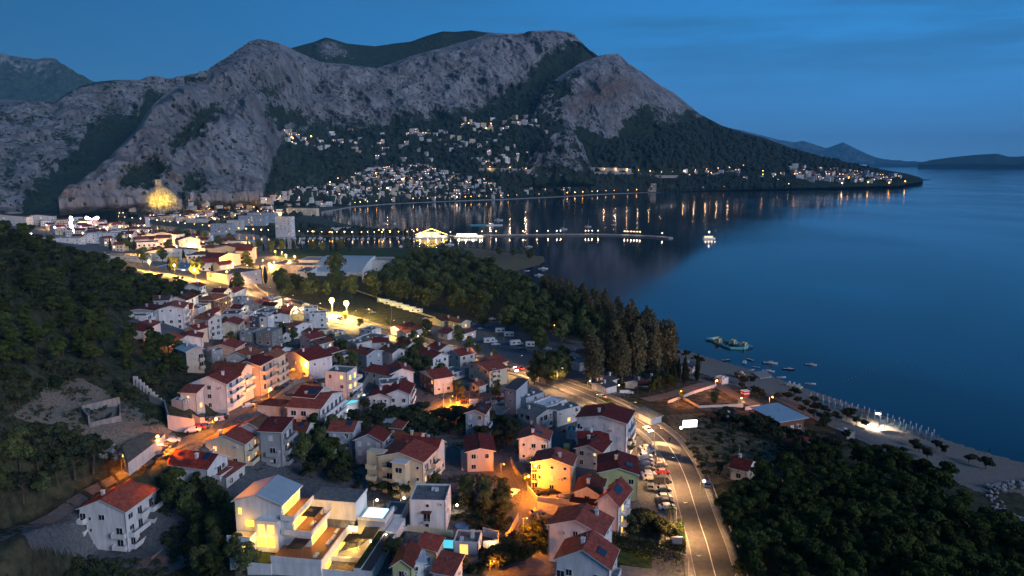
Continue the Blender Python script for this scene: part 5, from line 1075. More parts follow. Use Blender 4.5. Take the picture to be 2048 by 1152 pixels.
wallpx('retaining_wall', [(630, 920), (650, 900), (672, 880), (690, 862)], 1.6, .35, 'concrete', 'concrete wall running up beside the plot rubble')
wallpx('retaining_wall', [(1022, 925), (1030, 945), (1045, 965), (1055, 978)], 2.0, .35, 'stone', 'dark stone wall on the left edge of the steep lane')
wallpx('retaining_wall', [(1056, 980), (1070, 998), (1075, 1003), (1108, 1006), (1145, 1010)], 1.4, .3, 'offwhite', 'white wall in front of the cars of the cream three-storey house')
wallpx('garden_wall', [(1070, 1022), (1078, 1045), (1095, 1060)], 1.0, .3, 'cream', 'low cream wall curving round the parked car at the lane corner')
wallpx('garden_wall', [(1010, 1082), (1020, 1072), (1030, 1052), (1036, 1040)], 1.7, .3, 'cream', 'cream wall along the lane beside the floodlit corner')
wallpx('garden_wall', [(966, 1098), (996, 1095), (997, 1078), (966, 1070)], 2.0, .25, 'white', 'white courtyard wall right of the pool house')
wallpx('garden_wall', [(815, 1062), (870, 1068), (906, 1074)], 1.6, .25, 'cream', 'long cream wall behind the turquoise pool')
wallpx('boundary_wall', [(1336, 806), (1385, 787), (1432, 772)], .9, .3, 'offwhite', 'low white wall climbing from the orange-lit tree to the beach road')
wallpx('boundary_wall', [(1366, 798), (1398, 816), (1486, 812)], .9, .3, 'offwhite', 'low white wall round the empty beach-side field')
wallpx('boundary_wall', [(1490, 818), (1520, 814)], .9, .3, 'offwhite', 'short white wall beside the restaurant')
wallpx('garden_wall', [(1225, 1076), (1290, 1090), (1345, 1108), (1372, 1118)], .9, .3, 'concrete', 'low wall between the two long hedges')
wallpx('garden_wall', [(1258, 1050), (1290, 1056), (1290, 1066)], 1.4, .2, 'white', 'white garden wall beside the arched loggia house')
wallpx('camp_wall', [(700, 578), (760, 598), (830, 625), (880, 640)], 1.0, .3, 'sand_conc', 'long lit wall along the camp avenue')
wallpx('highway_wall', [(540, 590), (600, 604), (680, 630), (740, 646), (800, 662), (870, 684)], 1.0, .3, 'stone', 'dark low wall along the far side of the lit highway')
# beach things on the ground
slab('jetty', [(1505, 745), (1530, 740), (1545, 752), (1520, 756)], 'rockpile', 1.2, .7, label='short concrete jetty stub at the beach below the moored boats', cat='jetty')
# groyne and rocks at the right edge
rs = random.Random(5)
m = MB()
gp = [ground(*p) for p in ((1975, 985), (1995, 978), (2020, 974), (2060, 970), (2100, 966))]
for i in range(len(gp) - 1):
 for k in range(26):
  t = rs.random(); p = gp[i].lerp(gp[i + 1], t); q = p - gp[0]; r = rs.uniform(.35, .9); n = len(m.v)
  m.sphere((q.x + rs.uniform(-2, 2), q.y + rs.uniform(-2, 2), q.z + .4 + rs.uniform(0, .6)), r, 'rockpile', 5, 4, .7)
  for j in range(n, len(m.v)): v = m.v[j]; m.v[j] = (v[0] + rs.uniform(-.2, .2), v[1] + rs.uniform(-.2, .2), v[2] + rs.uniform(-.12, .12))
tag(m.build('rock_groyne', None, gp[0]), 'pale boulder groyne at the right edge of the beach', 'groyne')
m = MB(); gp = [ground(*p) for p in ((1985, 990), (2000, 1020), (2030, 1035), (2070, 1060))]
for i in range(len(gp) - 1):
 for k in range(22):
  p = gp[i].lerp(gp[i + 1], rs.random()); q = p - gp[0]; m.sphere((q.x + rs.uniform(-1.5, 1.5), q.y + rs.uniform(-1.5, 1.5), q.z + .3), rs.uniform(.25, .6), 'rockpile', 5, 4, .7)
tag(m.build('shore_boulders', None, gp[0]), 'line of small boulders below the pine wood in the corner cove', 'boulders')
slab('embankment', [(256, 926), (314, 882), (330, 868), (290, 864), (244, 892)], 'offwhite', 3.4, 2.4, kind='structure', ktop='earth')
# floodlit rubble heap on the left
m = MB(); c = ground(268, 900, 3.2)
for i in range(90):
 a = rs.uniform(0, 6.28); r = rs.uniform(0, 6); m.sphere((r * math.cos(a) * 1.6, r * math.sin(a), rs.uniform(-1, 1.2) * (1 - r / 7)), rs.uniform(.25, .8), rs.choice(('rockpile', 'earth', 'earth', 'concrete')), 5, 4, .7)
for i in range(26): a = rs.uniform(0, 6.28); r = rs.uniform(0, 5); x, y = r * math.cos(a) * 1.6, r * math.sin(a); m.box(x, y, .6, x + rs.uniform(.3, 1.8), y + rs.uniform(.2, .7), .9, rs.choice(('trim', 'wood', 'concrete')))
tag(m.build('rubble_heap', None, c), kind='stuff')
# excavated concrete pit
m = MB(); A, B_, C_, D_ = [ground(*p) for p in ((180, 858), (242, 845), (240, 812), (163, 815))]; o_ = A; g = A.z
def loc(p): return (p.x - o_.x, p.y - o_.y)
pts = [loc(p) for p in (A, B_, C_, D_)]
for i in range(4):
 (x0, y0), (x1, y1) = pts[i], pts[(i + 1) % 4]; d = Vector((x1 - x0, y1 - y0)).normalized(); s = Vector((d.y, -d.x)) * .2; hh = (1.8, 2.4, 4.4, 3.8)[i]
 m.prism([(x0 - s.x, y0 - s.y), (x0 + s.x, y0 + s.y), (x1 + s.x, y1 + s.y), (x1 - s.x, y1 - s.y)], -2, hh, 'concrete')
m.prism([(p[0] * .97, p[1] * .97) for p in pts], -2, .1, 'concrete'); m.prism([(pts[0][0] + 2, pts[0][1] + 4), (pts[1][0] - 5, pts[1][1] + 4), (pts[1][0] - 5, pts[1][1] + 7), (pts[0][0] + 2, pts[0][1] + 7)], .1, 1.6, 'black')
tag(m.build('foundation_pit', None, (A.x, A.y, g)), 'open concrete basement walls of an unfinished house on the excavated slope', 'building site')
# stepped wall and tiny frame house
m = MB(); P0 = ground(268, 772); 
for i in range(9):
 m.box(i * 1.5, -.2 - i * .6, -5, i * 1.5 + 1.5, .2 - i * .6, 3.2 - i * .75, 'offwhite')
tag(m.build('stepped_wall', None, P0, R(-8)), 'grey stepped retaining wall descending the slope above the outhouse', 'wall')
# concrete patios, car parks, pads
PADS = [('car_park', [(905, 1000), (1003, 1000), (1002, 975), (915, 972)], 'conc'), ('forecourt', [(1062, 992), (1150, 1003), (1152, 985), (1066, 975)], 'sand_conc'),
  ('yard', [(1080, 1100), (1112, 1104), (1112, 1150), (1056, 1150), (1050, 1120)], 'conc'), ('yard', [(1240, 1130), (1370, 1146), (1380, 1165), (1240, 1165)], 'conc'), ('yard', [(1075, 1000), (1118, 1012), (1118, 1034), (1074, 1020)], 'sand_conc')]
for nme, pts, k in PADS: slab(nme, pts, k, 1.2, .06, kind='structure')
# ------------------------------------------------------------------ the terraced lit villa
x, y, g, yaw, a, b = frame3((469.5, 1000.7), (562.5, 1008), (599, 972), 12.6)
REG.append((x - 3, y, g, yaw, a, b, 12, 'villa'))
V0 = empty('villa', (x, y, g), yaw, 'large modern white villa with metal roof and glowing terraces stepping down to the right', 'villa')
EV = (x, y, g, yaw, a, b)
w = MB(); gable_walls(w, a, b, 12.6, 'x', 2.0, 'white', z0=-4)
w.box(-4.2, b * .52, -4, -.01, b * .97, 5.4, 'white')            # front left wing
w.box(-1.6, .3, -4, -.01, b * .52 - .02, 9.0, 'white'); w.build('wall', V0)
r = MB(); gable_roof(r, a, b, 12.6, 'x', 2.0, 'metalroof', oh=.6); r.build('roof', V0)
lv = [(-3.0, 9.4, 'deck'), (-7.0, 6.0, 'deck'), (-11.5, 2.6, 'deck')]
for y0, z, nme in lv:
 m = MB(); m.box(-.6 if z > 3 else -6.0, y0, z - .35, a + .4, -.01, z, 'white', 'deckwood'); m.box(-.6 if z > 3 else -6, y0 - .25, z - .35, a + .4, y0 - .01, z + .9, 'white')
 m.box(-.8 if z > 3 else -6.2, y0 - .25, z - .35, -.61 if z > 3 else -6.01, 0, z + .9, 'white'); m.build('terrace_deck', V0)
 fy = {9.4: -.02, 6.0: -3.02, 2.6: -7.02}[z]
 if z < 9:   # storey body under the deck above
  m = MB(); yy = lv[[l[1] for l in lv].index(z) - 1][0]; m.box(.2, yy + .5, z + .01, a, -.02, z + 3.0, 'white'); m.build('storey', V0); fy = yy + .5
 for i in range(5):
  p = MB(); u = .8 + i * (a - 1.4) / 5; p.box(u, fy - .08, z + .15, u + (a - 1.4) / 5 - .35, fy - .03, z + 2.5, 'lit_yellow' if i % 2 else 'lit_warm'); p.build('window', V0)
 for i in range(3): point(V0, z + 2.2, YEL, 80, .15, 1.5 + i * (a - 3) / 2, fy - 1.2)
# open front corner decks
m = MB(); m.box(-4.2, b * .52, 5.41, -.1, b * .97, 5.5, 'white', 'tile_pale'); m.box(-4.4, b * .5, 5.0, -4.21, b * .99, 6.4, 'white'); m.box(-4.2, b * .5, 5.41, -.1, b * .52 - .02, 6.4, 'white'); m.build('balcony', V0)
for q in ((-4.25, b * .62, 2.6, 1.4), (-4.25, b * .86, 3.4, .5), (-.06, b * .7, 6.6, 2.0), (-.06, b * .9, 9.4, .8)):
 p = MB(); p.box(q[0], q[1] - q[3] / 2, q[2], q[0] + .04, q[1] + q[3] / 2, q[2] + 1.5, 'lit_yellow'); p.build('window', V0)
for q in ((.2, 3.0), (.6, 3.0)): p = MB(); p.box(-1.68, b * .52 * q[0], 2.8, -1.62, b * .52 * q[0] + 2.0, 5.2, 'lit_yellow'); p.build('window', V0); p = MB(); p.box(-1.68, b * .52 * q[0], 6.2, -1.62, b * .52 * q[0] + 1.6, 8.2, 'lit_warm'); p.build('window', V0)
point(V0, 7.6, YEL, 100, .15, -2.2, b * .75); point(V0, 4.6, YEL, 110, .15, -3.4, 2.5); point(V0, 4.8, YEL, 90, .15, -3, b * .35)
# basement level, court with green roof strip
m = MB(); m.box(-6, -11.5, -5, a + .4, .0, 2.2, 'white'); m.box(-6.2, .01, -5, -.02, b * .5, 1.6, 'white', 'leaf_hedge'); m.build('basement', V0)
m = MB(); m.box(-5, -18.6, -5, a + 1.5, -11.51, -1.4, 'tile_pale'); m.box(-5.3, -18.6, -5, -5.01, -11.51, .9, 'white'); m.box(-5.3, -20.2, -5, a + 1.5, -18.61, 1.9, 'white', 'leaf_hedge'); m.box(-5.3, -22.6, -5, a + 1.5, -20.21, 1.5, 'white', 'darkroof'); m.build('sunken_court', V0)
for i in range(4): p = MB(); p.box(-4 + i * 4.2, -11.62, -1.1, -1.2 + i * 4.2, -11.56, 1.2, 'lit_yellow'); p.build('window', V0)
for i in range(4): point(V0, 1.2, YEL, 130, .15, -3.6 + i * 4.4, -14.6)
m = MB(); m.box(1.6, -16.4, -.7, 3.2, -15.4, -.62, 'white'); [m.box(u, v, -1.4, u + .1, v + .1, -.7, 'white') for u in (1.6, 3.1) for v in (-16.4, -15.5)]; m.build('court_table', V0)
for (x0, y0, x1, y1, z) in ((2.5, -6.6, 7.5, -3.3, 8.7), (-5.4, -7, -.5, -3.4, 5.2), (5, -15.5, 9, -12, 1.8)):
 m = MB(); n_ = int((x1 - x0) / .5)
 for i in range(n_): m.box(x0 + i * .5, y0, z, x0 + i * .5 + .3, y1, z + .12, 'black')
 m.box(x0, y0, z - .15, x1, y0 + .12, z, 'pole'); m.box(x0, y1 - .12, z - .15, x1, y1, z, 'pole')
 for u in (x0, x1 - .1): m.box(u, y0, z - 2.6, u + .1, y0 + .1, z, 'pole')
 m.build('pergola', V0)
for i, (u, v) in enumerate(((1.5, -10), (4, -10.2), (7, -9.8), (-4, -9.5), (3.4, -5.6), (9, -5.8))):
 m = MB(); m.box(u, v, 2.6 if v < -7 else 6, u + 1.9, v + .7, 2.95 if v < -7 else 6.35, 'white'); m.build('lounger', V0)
# garage / guest block with roof pool
G0 = empty('guest_block', (x, y, g), yaw, 'long white cantilevered box of the villa with flat grey roof and a lit rooftop pool', 'building')
m = MB(); gx = a + 1.6
m.box(gx, -13.0, 4.0, gx + 7.6, -1.5, 8.4, 'white', 'flatroof'); m.box(gx + 1.5, -12, -4, gx + 7.2, -2, 3.99, 'concrete'); m.box(gx - .2, -13.2, 8.1, gx - .01, -1.3, 8.7, 'white'); m.box(gx, -13.2, 8.1, gx + 7.8, -13.01, 8.7, 'white'); m.build('wall', G0)
m = MB(); m.box(gx + .5, -20, -4, gx + 7, -13.25, 4.2, 'bluegrey', 'white'); m.box(gx + .2, -20.2, 4.2, gx + .49, -13.3, 4.9, 'white'); m.box(gx + .5, -20.2, 3.6, gx + 7.1, -20.01, 5.0, 'white'); m.box(gx, -23, -4, gx + 7, -20.25, 2, 'white'); m.build('pool_block', G0)
m = MB(); m.box(gx + 1.0, -19, 4.21, gx + 6.4, -14, 4.4, 'pool_white'); m.build('pool_water', G0)
# lower courtyard with its walls and pergola
slab('courtyard', [(652, 1118), (740, 1122), (752, 1062), (694, 1052)], 'tile_pale', 3, .1, kind='structure')
slab('courtyard', [(690, 1048), (752, 1056), (768, 1036), (720, 1018), (664, 1026)], 'concrete', 3, .3, kind='structure')
wallpx('garden_wall', [(652, 1120), (696, 1124), (738, 1124)], 1.1, .25, 'white', 'white front wall of the lit paved courtyard')
wallpx('garden_wall', [(697, 1064), (740, 1066), (768, 1062)], 1.7, .25, 'cream', 'cream wall with round wall lamps behind the lit paved courtyard')
wallpx('garden_wall', [(744, 1122), (750, 1100), (766, 1076)], 1.9, .25, 'white', 'white wall on the right side of the lit paved courtyard')
P = [ground(*p) for p in ((719, 1098), (746, 1100), (770, 1062), (738, 1058))]; c = P[0]; r = empty('pergola', (c.x, c.y, c.z), 0, 'dark slatted pergola over the right half of the lit courtyard', 'pergola')
m = MB(); q = [(p.x - c.x, p.y - c.y) for p in P]
for i in range(16):
 t0, t1 = i / 16, (i + .55) / 16; l = lambda A, B2, t: (A[0] + (B2[0] - A[0]) * t, A[1] + (B2[1] - A[1]) * t)
 m.prism([l(q[0], q[3], t0), l(q[1], q[2], t0), l(q[1], q[2], t1), l(q[0], q[3], t1)], 2.6, 2.72, 'black')
m.build('slats', r); m = MB()
for p_ in q: m.tube((p_[0], p_[1], -1), (p_[0], p_[1], 2.6), .07, .07, 'pole')
m.build('post', r)
slab('lawn', [(762, 1098), (795, 1098), (812, 1064), (770, 1064)], 'leaf_hedge', .5, .1, kind='structure')
wallpx('garden_wall', [(770, 1060), (815, 1062)], 1.2, .2, 'offwhite', 'pale wall behind the little lawn with loungers')
for i in range(6):
 p = ground(772 + i * 1.5 + (i % 2) * 2, 1092 - i * 5); m = MB(); m.box(-.9, -.3, .1, .6, .3, .32, 'white'); m.box(.6, -.3, .32, 1.0, .3, .75, 'white'); m.box(-.8, -.25, -.4, -.7, .25, .1, 'pole'); m.box(.4, -.25, -.4, .5, .25, .1, 'pole')
 tag(m.build('lounger', None, p, R(10)), 'white lounger in the diagonal row on the little lawn', 'lounger', 'loungers on the little lawn')
# pools
def pool(pts, k, label, up=.12):
 P = [ground(*p) for p in pts]; z = sum(p.z for p in P) / len(P); P = [Vector(at(p[0], p[1], z + up)) for p in pts]; c = sum(P, Vector()) / len(P)
 r = empty('pool', (c.x, c.y, z), 0, label, 'pool'); m = MB(); m.prism([((p.x - c.x) * 1.12, (p.y - c.y) * 1.12) for p in P], -1.5, up - .02, 'tile_pale'); m.build('pool_rim', r)
 m = MB(); m.prism([(p.x - c.x, p.y - c.y) for p in P], up - .6, up + .01, k); m.build('pool_water', r); return r
pool([(879, 1095), (912, 1097), (912, 1081), (880, 1079)], 'pool_lit', 'small lit turquoise pool left of the pool house')
pool([(682, 812), (712, 804), (717, 800), (683, 802)], 'pool_lit', 'triangular lit turquoise hotel pool behind the curved wall', up=2.9)
pool([(1176, 0 + 1071), (1180, 1071), (1180, 1069), (1176, 1069)], 'pool_lit', 'x') if False else None
slab('sunken_terrace', [(816, 1078), (872, 1084), (872, 1070), (818, 1066)], 'darkconc', .5, .1, kind='structure')
# ------------------------------------------------------------------ hedges
def hedge(pts, h, t, label, seed=1, key='leaf_hedge'):
 P = [ground(*p) for p in pts]; C = []; Rr = []
 for i in range(len(P) - 1):
  n = max(2, int((P[i + 1] - P[i]).length / (t * .6)))
  for k in range(n):
   p = P[i].lerp(P[i + 1], k / n) - P[0]
   for zz in (.35, .8): C.append((p.x + rs.uniform(-.1, .1), p.y + rs.uniform(-.1, .1), p.z + h * zz)); Rr.append(t * .55)
 me = leaves(C, Rr, min(9000, 60 * len(C)), .16, key, seed, 1.0); o = link('hedge', me, None, P[0]); return tag(o, label, 'hedge')
hedge([(1222, 1080), (1285, 1094), (1372, 1112)], 1.8, 1.7, 'long clipped hedge, upper of the two beside the highway', 2)
hedge([(1224, 1096), (1288, 1116), (1372, 1134)], 2.0, 2.4, 'long clipped hedge, lower and thicker of the two beside the highway', 3)
hedge([(1366, 1100), (1362, 1070), (1358, 1050)], 1.7, 1.4, 'hedge block at the highway edge of the corner garden', 4)
hedge([(1262, 1042), (1300, 1058), (1345, 1075)], 1.3, 1.3, 'dark hedge under the palm in the corner garden', 5)
hedge([(1068, 945), (1066, 930), (1040, 910), (1025, 902)], 1.8, 1.8, 'overgrown hedge at the top of the steep lane', 6)
hedge([(905, 965), (950, 962), (1000, 966)], 1.2, 2.4, 'green planted roof edge above the row of five parked cars', 7)
hedge([(930, 935), (960, 940), (985, 936)], .9, 1.2, 'low garden hedge in front of the pinkish house', 8)
hedge([(1010, 1088), (1020, 1110), (1040, 1118)], 2.2, 3.2, 'dark hedge mass on the right side of the lower lane', 9)
hedge([(1195, 792), (1240, 820), (1265, 832)], .7, 1.0, 'strip of bushes between the terrace building and the highway', 10)
slab('lawn', [(1222, 1086), (1368, 1114), (1374, 1150), (1228, 1124)], 'leaf_hedge', .4, .12, kind='structure')
slab('lawn', [(1012, 1094), (1060, 1062), (1092, 1066), (1094, 1096), (1050, 1118), (1014, 1124)], 'leaf_hedge', .6, .25, kind='structure')
# ------------------------------------------------------------------ cars
_C = {}
def carmesh(colk, kindc):
 if (colk, kindc) in _C: return _C[(colk, kindc)]
 b = MB(); Lh, Wd = (2.15, .88) if kindc != 'van' else (2.4, .95); top = 1.45 if kindc != 'van' else 2.1
 prof = [(-Lh, .35), (-Lh, .78), (-Lh + .12, .92), (-1.55, 1.0), (-1.05, top - .06), (-.6, top), (.35, top), (.75, top - .1), (1.3, .98), (Lh - .25, .84), (Lh, .66), (Lh, .35)]
 if kindc == 'van': prof = [(-Lh, .4), (-Lh, 1.3), (-Lh + .08, 2.0), (-Lh + .3, 2.12), (.9, 2.12), (1.25, 2.0), (1.75, 1.25), (Lh - .15, 1.05), (Lh, .8), (Lh, .4)]
 n = len(prof); V = []
 for s, sc_ in ((-1, 1), (1, 1)):
  for (px_, pz) in prof: wd = Wd * (1 if pz < 1.02 else .84 if kindc != 'van' else .93); V.append((px_, s * wd, pz))
 q = len(b.v); b.v += V
 for i in range(n): j = (i + 1) % n; b.f.append((q + i, q + j, q + n + j, q + n + i)[::-1]); b.m.append(b.mi(colk))
 b.f.append(tuple(q + i for i in range(n))[::1]); b.m.append(b.mi(colk)); b.f.append(tuple(q + n + i for i in range(n))[::-1]); b.m.append(b.mi(colk))
 g = MB()
 if kindc != 'van':
  for s in (-1, 1):
   pts = [(-1.35, s * .885 * .94, 1.0), (-1.0, s * .755, top - .1), (.4, s * .755, top - .06), (1.05, s * .84, 1.0)]; g.poly(pts if s < 0 else pts[::-1], 'carglass')
  g.poly([(1.27, -.76, 1.02), (1.27, .76, 1.02), (.74, .68, top - .08), (.74, -.68, top - .08)], 'carglass'); g.poly([(-1.57, .76, 1.02), (-1.57, -.76, 1.02), (-1.08, -.68, top - .08), (-1.08, .68, top - .08)], 'carglass')
 else:
  g.poly([(1.77, -.8, 1.27), (1.77, .8, 1.27), (1.28, .76, 1.98), (1.28, -.76, 1.98)], 'carglass')
  for s in (-1, 1): pts = [(.5, s * .93, 1.3), (.55, s * .9, 1.9), (1.15, s * .9, 1.9), (1.55, s * .93, 1.3)]; g.poly(pts if s < 0 else pts[::-1], 'carglass')
 wh = MB(); wh.tube((0, -.1, 0), (0, .1, 0), .33, .33, 'rubber', 10); hl = MB(); hl.box(-.03, -.17, -.08, .03, .17, .08, 'trim'); tl = MB(); tl.box(-.03, -.14, -.09, .03, .14, .09, 'red')
 _C[(colk, kindc)] = (b.data('body'), g.data('window_glass'), wh.data('wheel'), hl.data('headlight'), tl.data('tail_light')); return _C[(colk, kindc)]
for k, c in (('c_white', (.7, .7, .7)), ('c_silver', (.38, .39, .41)), ('c_black', (.018, .018, .02)), ('c_grey', (.10, .105, .11)), ('c_red', (.3, .02, .02)), ('c_blue', (.03, .07, .16)), ('c_yellow', (.65, .36, .02))):
 M[k] = mat(k, c, .3, .05, .5, spec=.6)
ON = MB(); ON.box(-.03, -.2, -.1, .05, .2, .1, 'headlamp'); ON = ON.data('headlight'); ONT = MB(); ONT.box(-.05, -.2, -.1, .03, .2, .1, 'taillamp'); ONT = ONT.data('tail_light')
CN = {'c_white': 'white', 'c_silver': 'silver', 'c_black': 'black', 'c_grey': 'dark grey', 'c_red': 'red', 'c_blue': 'dark blue', 'c_yellow': 'yellow'}
def car(px, py, ang, col='c_grey', kindc='car', label='', group=None, on=False, up=0.06, pos=None):
 p = pos if pos is not None else ground(px, py); z = p[2] if pos is not None else p.z
 b, g, wh, hl, tl = carmesh(col, kindc); root = empty('van' if kindc == 'van' else 'parked_car' if not on else 'moving_car', (p[0], p[1], z + up), R(ang), label, 'van' if kindc == 'van' else 'car', group)
 link('body', b, root); link('window_glass', g, root)
 for sx in (-1.3, 1.32):
  for sy in (-.8, .8): link('wheel', wh, root, (sx, sy, .33))
 x1 = 2.16 if kindc != 'van' else 2.41
 for sy in (-.6, .6): link('headlight', ON if on else hl, root, (x1, sy, .68)); link('tail_light', ONT if on else tl, root, (-x1, sy, .75))
 return root
cc = ('c_grey', 'c_black', 'c_silver', 'c_blue', 'c_white')
for i, (px, py, c) in enumerate([(924, 988, 'c_silver'), (942, 990, 'c_black'), (959, 991, 'c_blue'), (976, 992, 'c_black'), (993, 991, 'c_white')]):
 car(px, py, -88, c, label='%s car, %s from the left in the row of five facing us' % (CN[c], ('one', 'two', 'three', 'four', 'five')[i]), group='row of five cars')
car(1027, 989, 60, 'c_white', label='white car parked alone beside the lit lane bend'); car(1014, 982, 85, 'c_black', label='black car half hidden by trees left of the lit lane bend')
for px, py, c, l in [(1076, 984, 'c_grey', 'beside the lamp post'), (1086, 990, 'c_black', 'nearest the lit lane'), (1104, 988, 'c_black', 'in the middle'), (1108, 982, 'c_grey', 'against the wall'), (1124, 1001, 'c_silver', 'at the low white wall'), (1140, 1000, 'c_blue', 'farthest right')]:
 car(px, py, 12, c, label='%s car below the cream three-storey house, %s' % (CN[c], l), group='cars below the cream house')
car(1092, 1044, 100, 'c_black', label='black car parked in the curved corner by the big plain white house'); car(1074, 1030, 20, 'c_grey', label='dark grey car beside the folded tarpaulin above the lane')
NW = ('first', 'second', 'third', 'fourth', 'fifth', 'sixth', 'seventh', 'eighth', 'ninth', 'tenth')
for i, (px, py, c) in enumerate([(1293, 899, 'c_silver'), (1297, 906, 'c_white'), (1290, 916, 'c_silver'), (1291, 924, 'c_blue'), (1293, 932, 'c_blue'), (1296, 942, 'c_black'), (1297, 951, 'c_silver'), (1300, 959, 'c_silver')]):
 car(px, py, 4, c, label='%s car, %s from the top in the left column of the long car park' % (CN[c], NW[i]), group='cars in the long car park')
for i, (px, py, c) in enumerate([(1320, 934, 'c_grey'), (1325, 948, 'c_red'), (1325, 967, 'c_black'), (1326, 983, 'c_grey'), (1328, 998, 'c_silver'), (1331, 1007, 'c_black'), (1334, 1018, 'c_white')]):
 car(px, py, 2, c, 'van' if i == 2 else 'car', label='%s %s, %s from the top in the right column of the long car park' % (CN[c], 'van' if i == 2 else 'car', NW[i]), group='cars in the long car park')
car(1301, 978, 80, 'c_grey', label='dark grey car standing lengthwise in the drive of the long car park')
car(1133, 902, 85, 'c_yellow', 'van', label='yellow delivery van between the white houses'); 
for px, py, an, c, l in [(386, 864, 15, 'c_white', 'white car nearest the orange street lamp'), (396, 859, 15, 'c_red', 'dark red car beside the white one at the orange street lamp'), (408, 857, 12, 'c_blue', 'dark blue car behind the red one at the orange street lamp'),
                         (331, 894, 12, 'c_black', 'black car at the end of the floodlit retaining wall'), (345, 885, 20, 'c_white', 'white car behind the black one at the floodlit wall'), (322, 886, 40, 'c_grey', 'grey car tucked beside the bright orange bulb'), (312, 915, 40, 'c_black', 'black car parked on the slope below the floodlit wall'),
                         (405, 841, 8, 'c_black', 'black car under the low pink wall, left'), (425, 844, 8, 'c_grey', 'grey car under the low pink wall, middle'), (444, 838, 8, 'c_black', 'black car under the low pink wall, right'),
                         (497, 815, 35, 'c_white', 'white car beside the garage wall on the street'), (512, 807, 35, 'c_black', 'black car uphill of the white one on the street'), (559, 779, 48, 'c_black', 'black car at the foot of the stone wall'), (566, 771, 48, 'c_blue', 'blue car along the stone wall, second from the lamp'), (572, 763, 48, 'c_silver', 'silver car along the stone wall, farthest uphill'),
                         (578, 794, 50, 'c_black', 'black car on the street opposite the stone wall'), (605, 783, 40, 'c_grey', 'dark grey car beside the red-roofed guest house'), (620, 759, 10, 'c_white', 'white car in the orange-lit yard'), (623, 767, 5, 'c_black', 'black car in front of the orange-lit yard'), (588, 743, 30, 'c_yellow', 'yellow-lit car at the top of the orange-lit yard'),  # yellow-lit car has the lamplight put into its paint colour
                         (1238, 793, -14, 'c_blue', 'dark blue car parked off the highway behind the fence'), (1256, 788, -10, 'c_white', 'white car parked off the highway, right of the blue one'), (1280, 780, -5, 'c_black', 'black car below the dark sign board'),
                         (1003, 795, 10, 'c_white', 'white boat-laden car beside the bare-frame shed'), (1512, 826, 70, 'c_white', 'white car at the corner of the beach restaurant'), (1414, 973, 80, 'c_blue', 'dark blue car in the shade of the lit hedge lamp'), (43, 1075, 35, 'c_black', 'black car behind the corner house, lower left'), (540, 826, 10, 'c_white', 'white car upstairs')]:
 if 'upstairs' in l: continue
 car(px, py, an, c, label=l)
# white car on the shelter's upper deck
# traffic with lit lamps on the highway
def onhw(k, off): 
 Q = offset(hw, off); T = hw[min(k + 1, len(hw) - 1)] - hw[max(k - 1, 0)]; p = Q[k]; return (p[0], p[1], hz(hw[k][0], hw[k][1]) + .02), math.degrees(math.atan2(T[1], T[0]))
HP = np.array([pix(q[0], q[1], hz(q[0], q[1])) for q in hw])
def near_hw(px): return int(np.argmin(np.abs(HP[:, 0] - px) + 1e3 * (HP[:, 1] > 1140)))
for i, px in enumerate([548, 555, 562, 571, 580, 588, 596, 606, 612, 622, 634, 641, 660, 678]):
 k = near_hw(px); p, an = onhw(k, -1.9 if i % 5 != 3 else 1.9); toward = i % 5 != 3
 car(0, 0, an + (180 if toward else 0), cc[i % 5], 'van' if i in (5, 9) else 'car', 'car with glowing lamps, %s in the evening queue on the lit highway' % ((NW + ('eleventh', 'twelfth', 'thirteenth', 'fourteenth'))[i]), 'traffic queue', True, pos=p)
for px, off, rv, c, l in ((1300, -1.9, True, 'c_white', 'white car with bright headlamps coming round the highway bend'), (1195, 1.9, False, 'c_silver', 'silver car driving away past the petrol sign'), (1036, 1.9, False, 'c_red', 'red car with glowing tail lamps leaving behind the dark tree'), (1028, -1.9, True, 'c_white', 'white car with headlamps beside the cream stepped-roof house')):
 k = near_hw(px); p, an = onhw(k, off); car(0, 0, an + (180 if rv else 0), c, label=l, on=True, pos=p)
k = near_hw(1300); 
# camp: motorhomes, caravans, mobile homes, cars
def caravan(px, py, ang, L_, label, name='caravan', lit=False, cat='caravan', group=None):
 p = ground(px, py); r = empty(name, (p.x, p.y, p.z), R(ang), label, cat, group); m = MB(); m.box(-L_ / 2, -1.15, .55, L_ / 2, 1.15, 2.7, 'white'); m.box(-L_ / 2 + .3, -1.0, 2.7, L_ / 2 - .3, 1.0, 2.82, 'trim')
 if cat == 'motorhome': m.box(L_ / 2, -1.05, .5, L_ / 2 + 1.3, 1.05, 1.4, 'white'); m.poly([(L_ / 2 + 1.3, -1, 1.4), (L_ / 2 + 1.3, 1, 1.4), (L_ / 2 + .2, 1, 2.2), (L_ / 2 + .2, -1, 2.2)], 'carglass')
 m.build('body', r)
 for u in (-.25, .2): w_ = MB(); w_.box(u * L_, -1.2, 1.4, u * L_ + 1.1, -1.16, 2.1, 'lit_warm' if lit else 'glass'); w_.build('window', r)
 for u in (-.3, .3):
  for v in (-1, 1): w_ = MB(); w_.tube((u * L_, v - .1, .36), (u * L_, v + .1, .36), .36, .36, 'rubber', 8); w_.build('wheel', r)
 return r
caravan(978, 686, 20, 6, 'white motorhome on the camp gravel square', 'motorhome', cat='motorhome'); car(991, 691, 10, 'c_white', label='white pickup beside the motorhome on the camp gravel square'); caravan(1030, 691, 15, 5.4, 'white motorhome at the right side of the camp gravel square', 'motorhome', cat='motorhome')
caravan(1018, 674, -5, 5.2, 'pale caravan at the tree line behind the gravel square'); caravan(1000, 666, 5, 5, 'caravan deeper among trees behind the gravel square'); caravan(1060, 694, 0, 4.5, 'caravan half hidden under the big round camp tree')
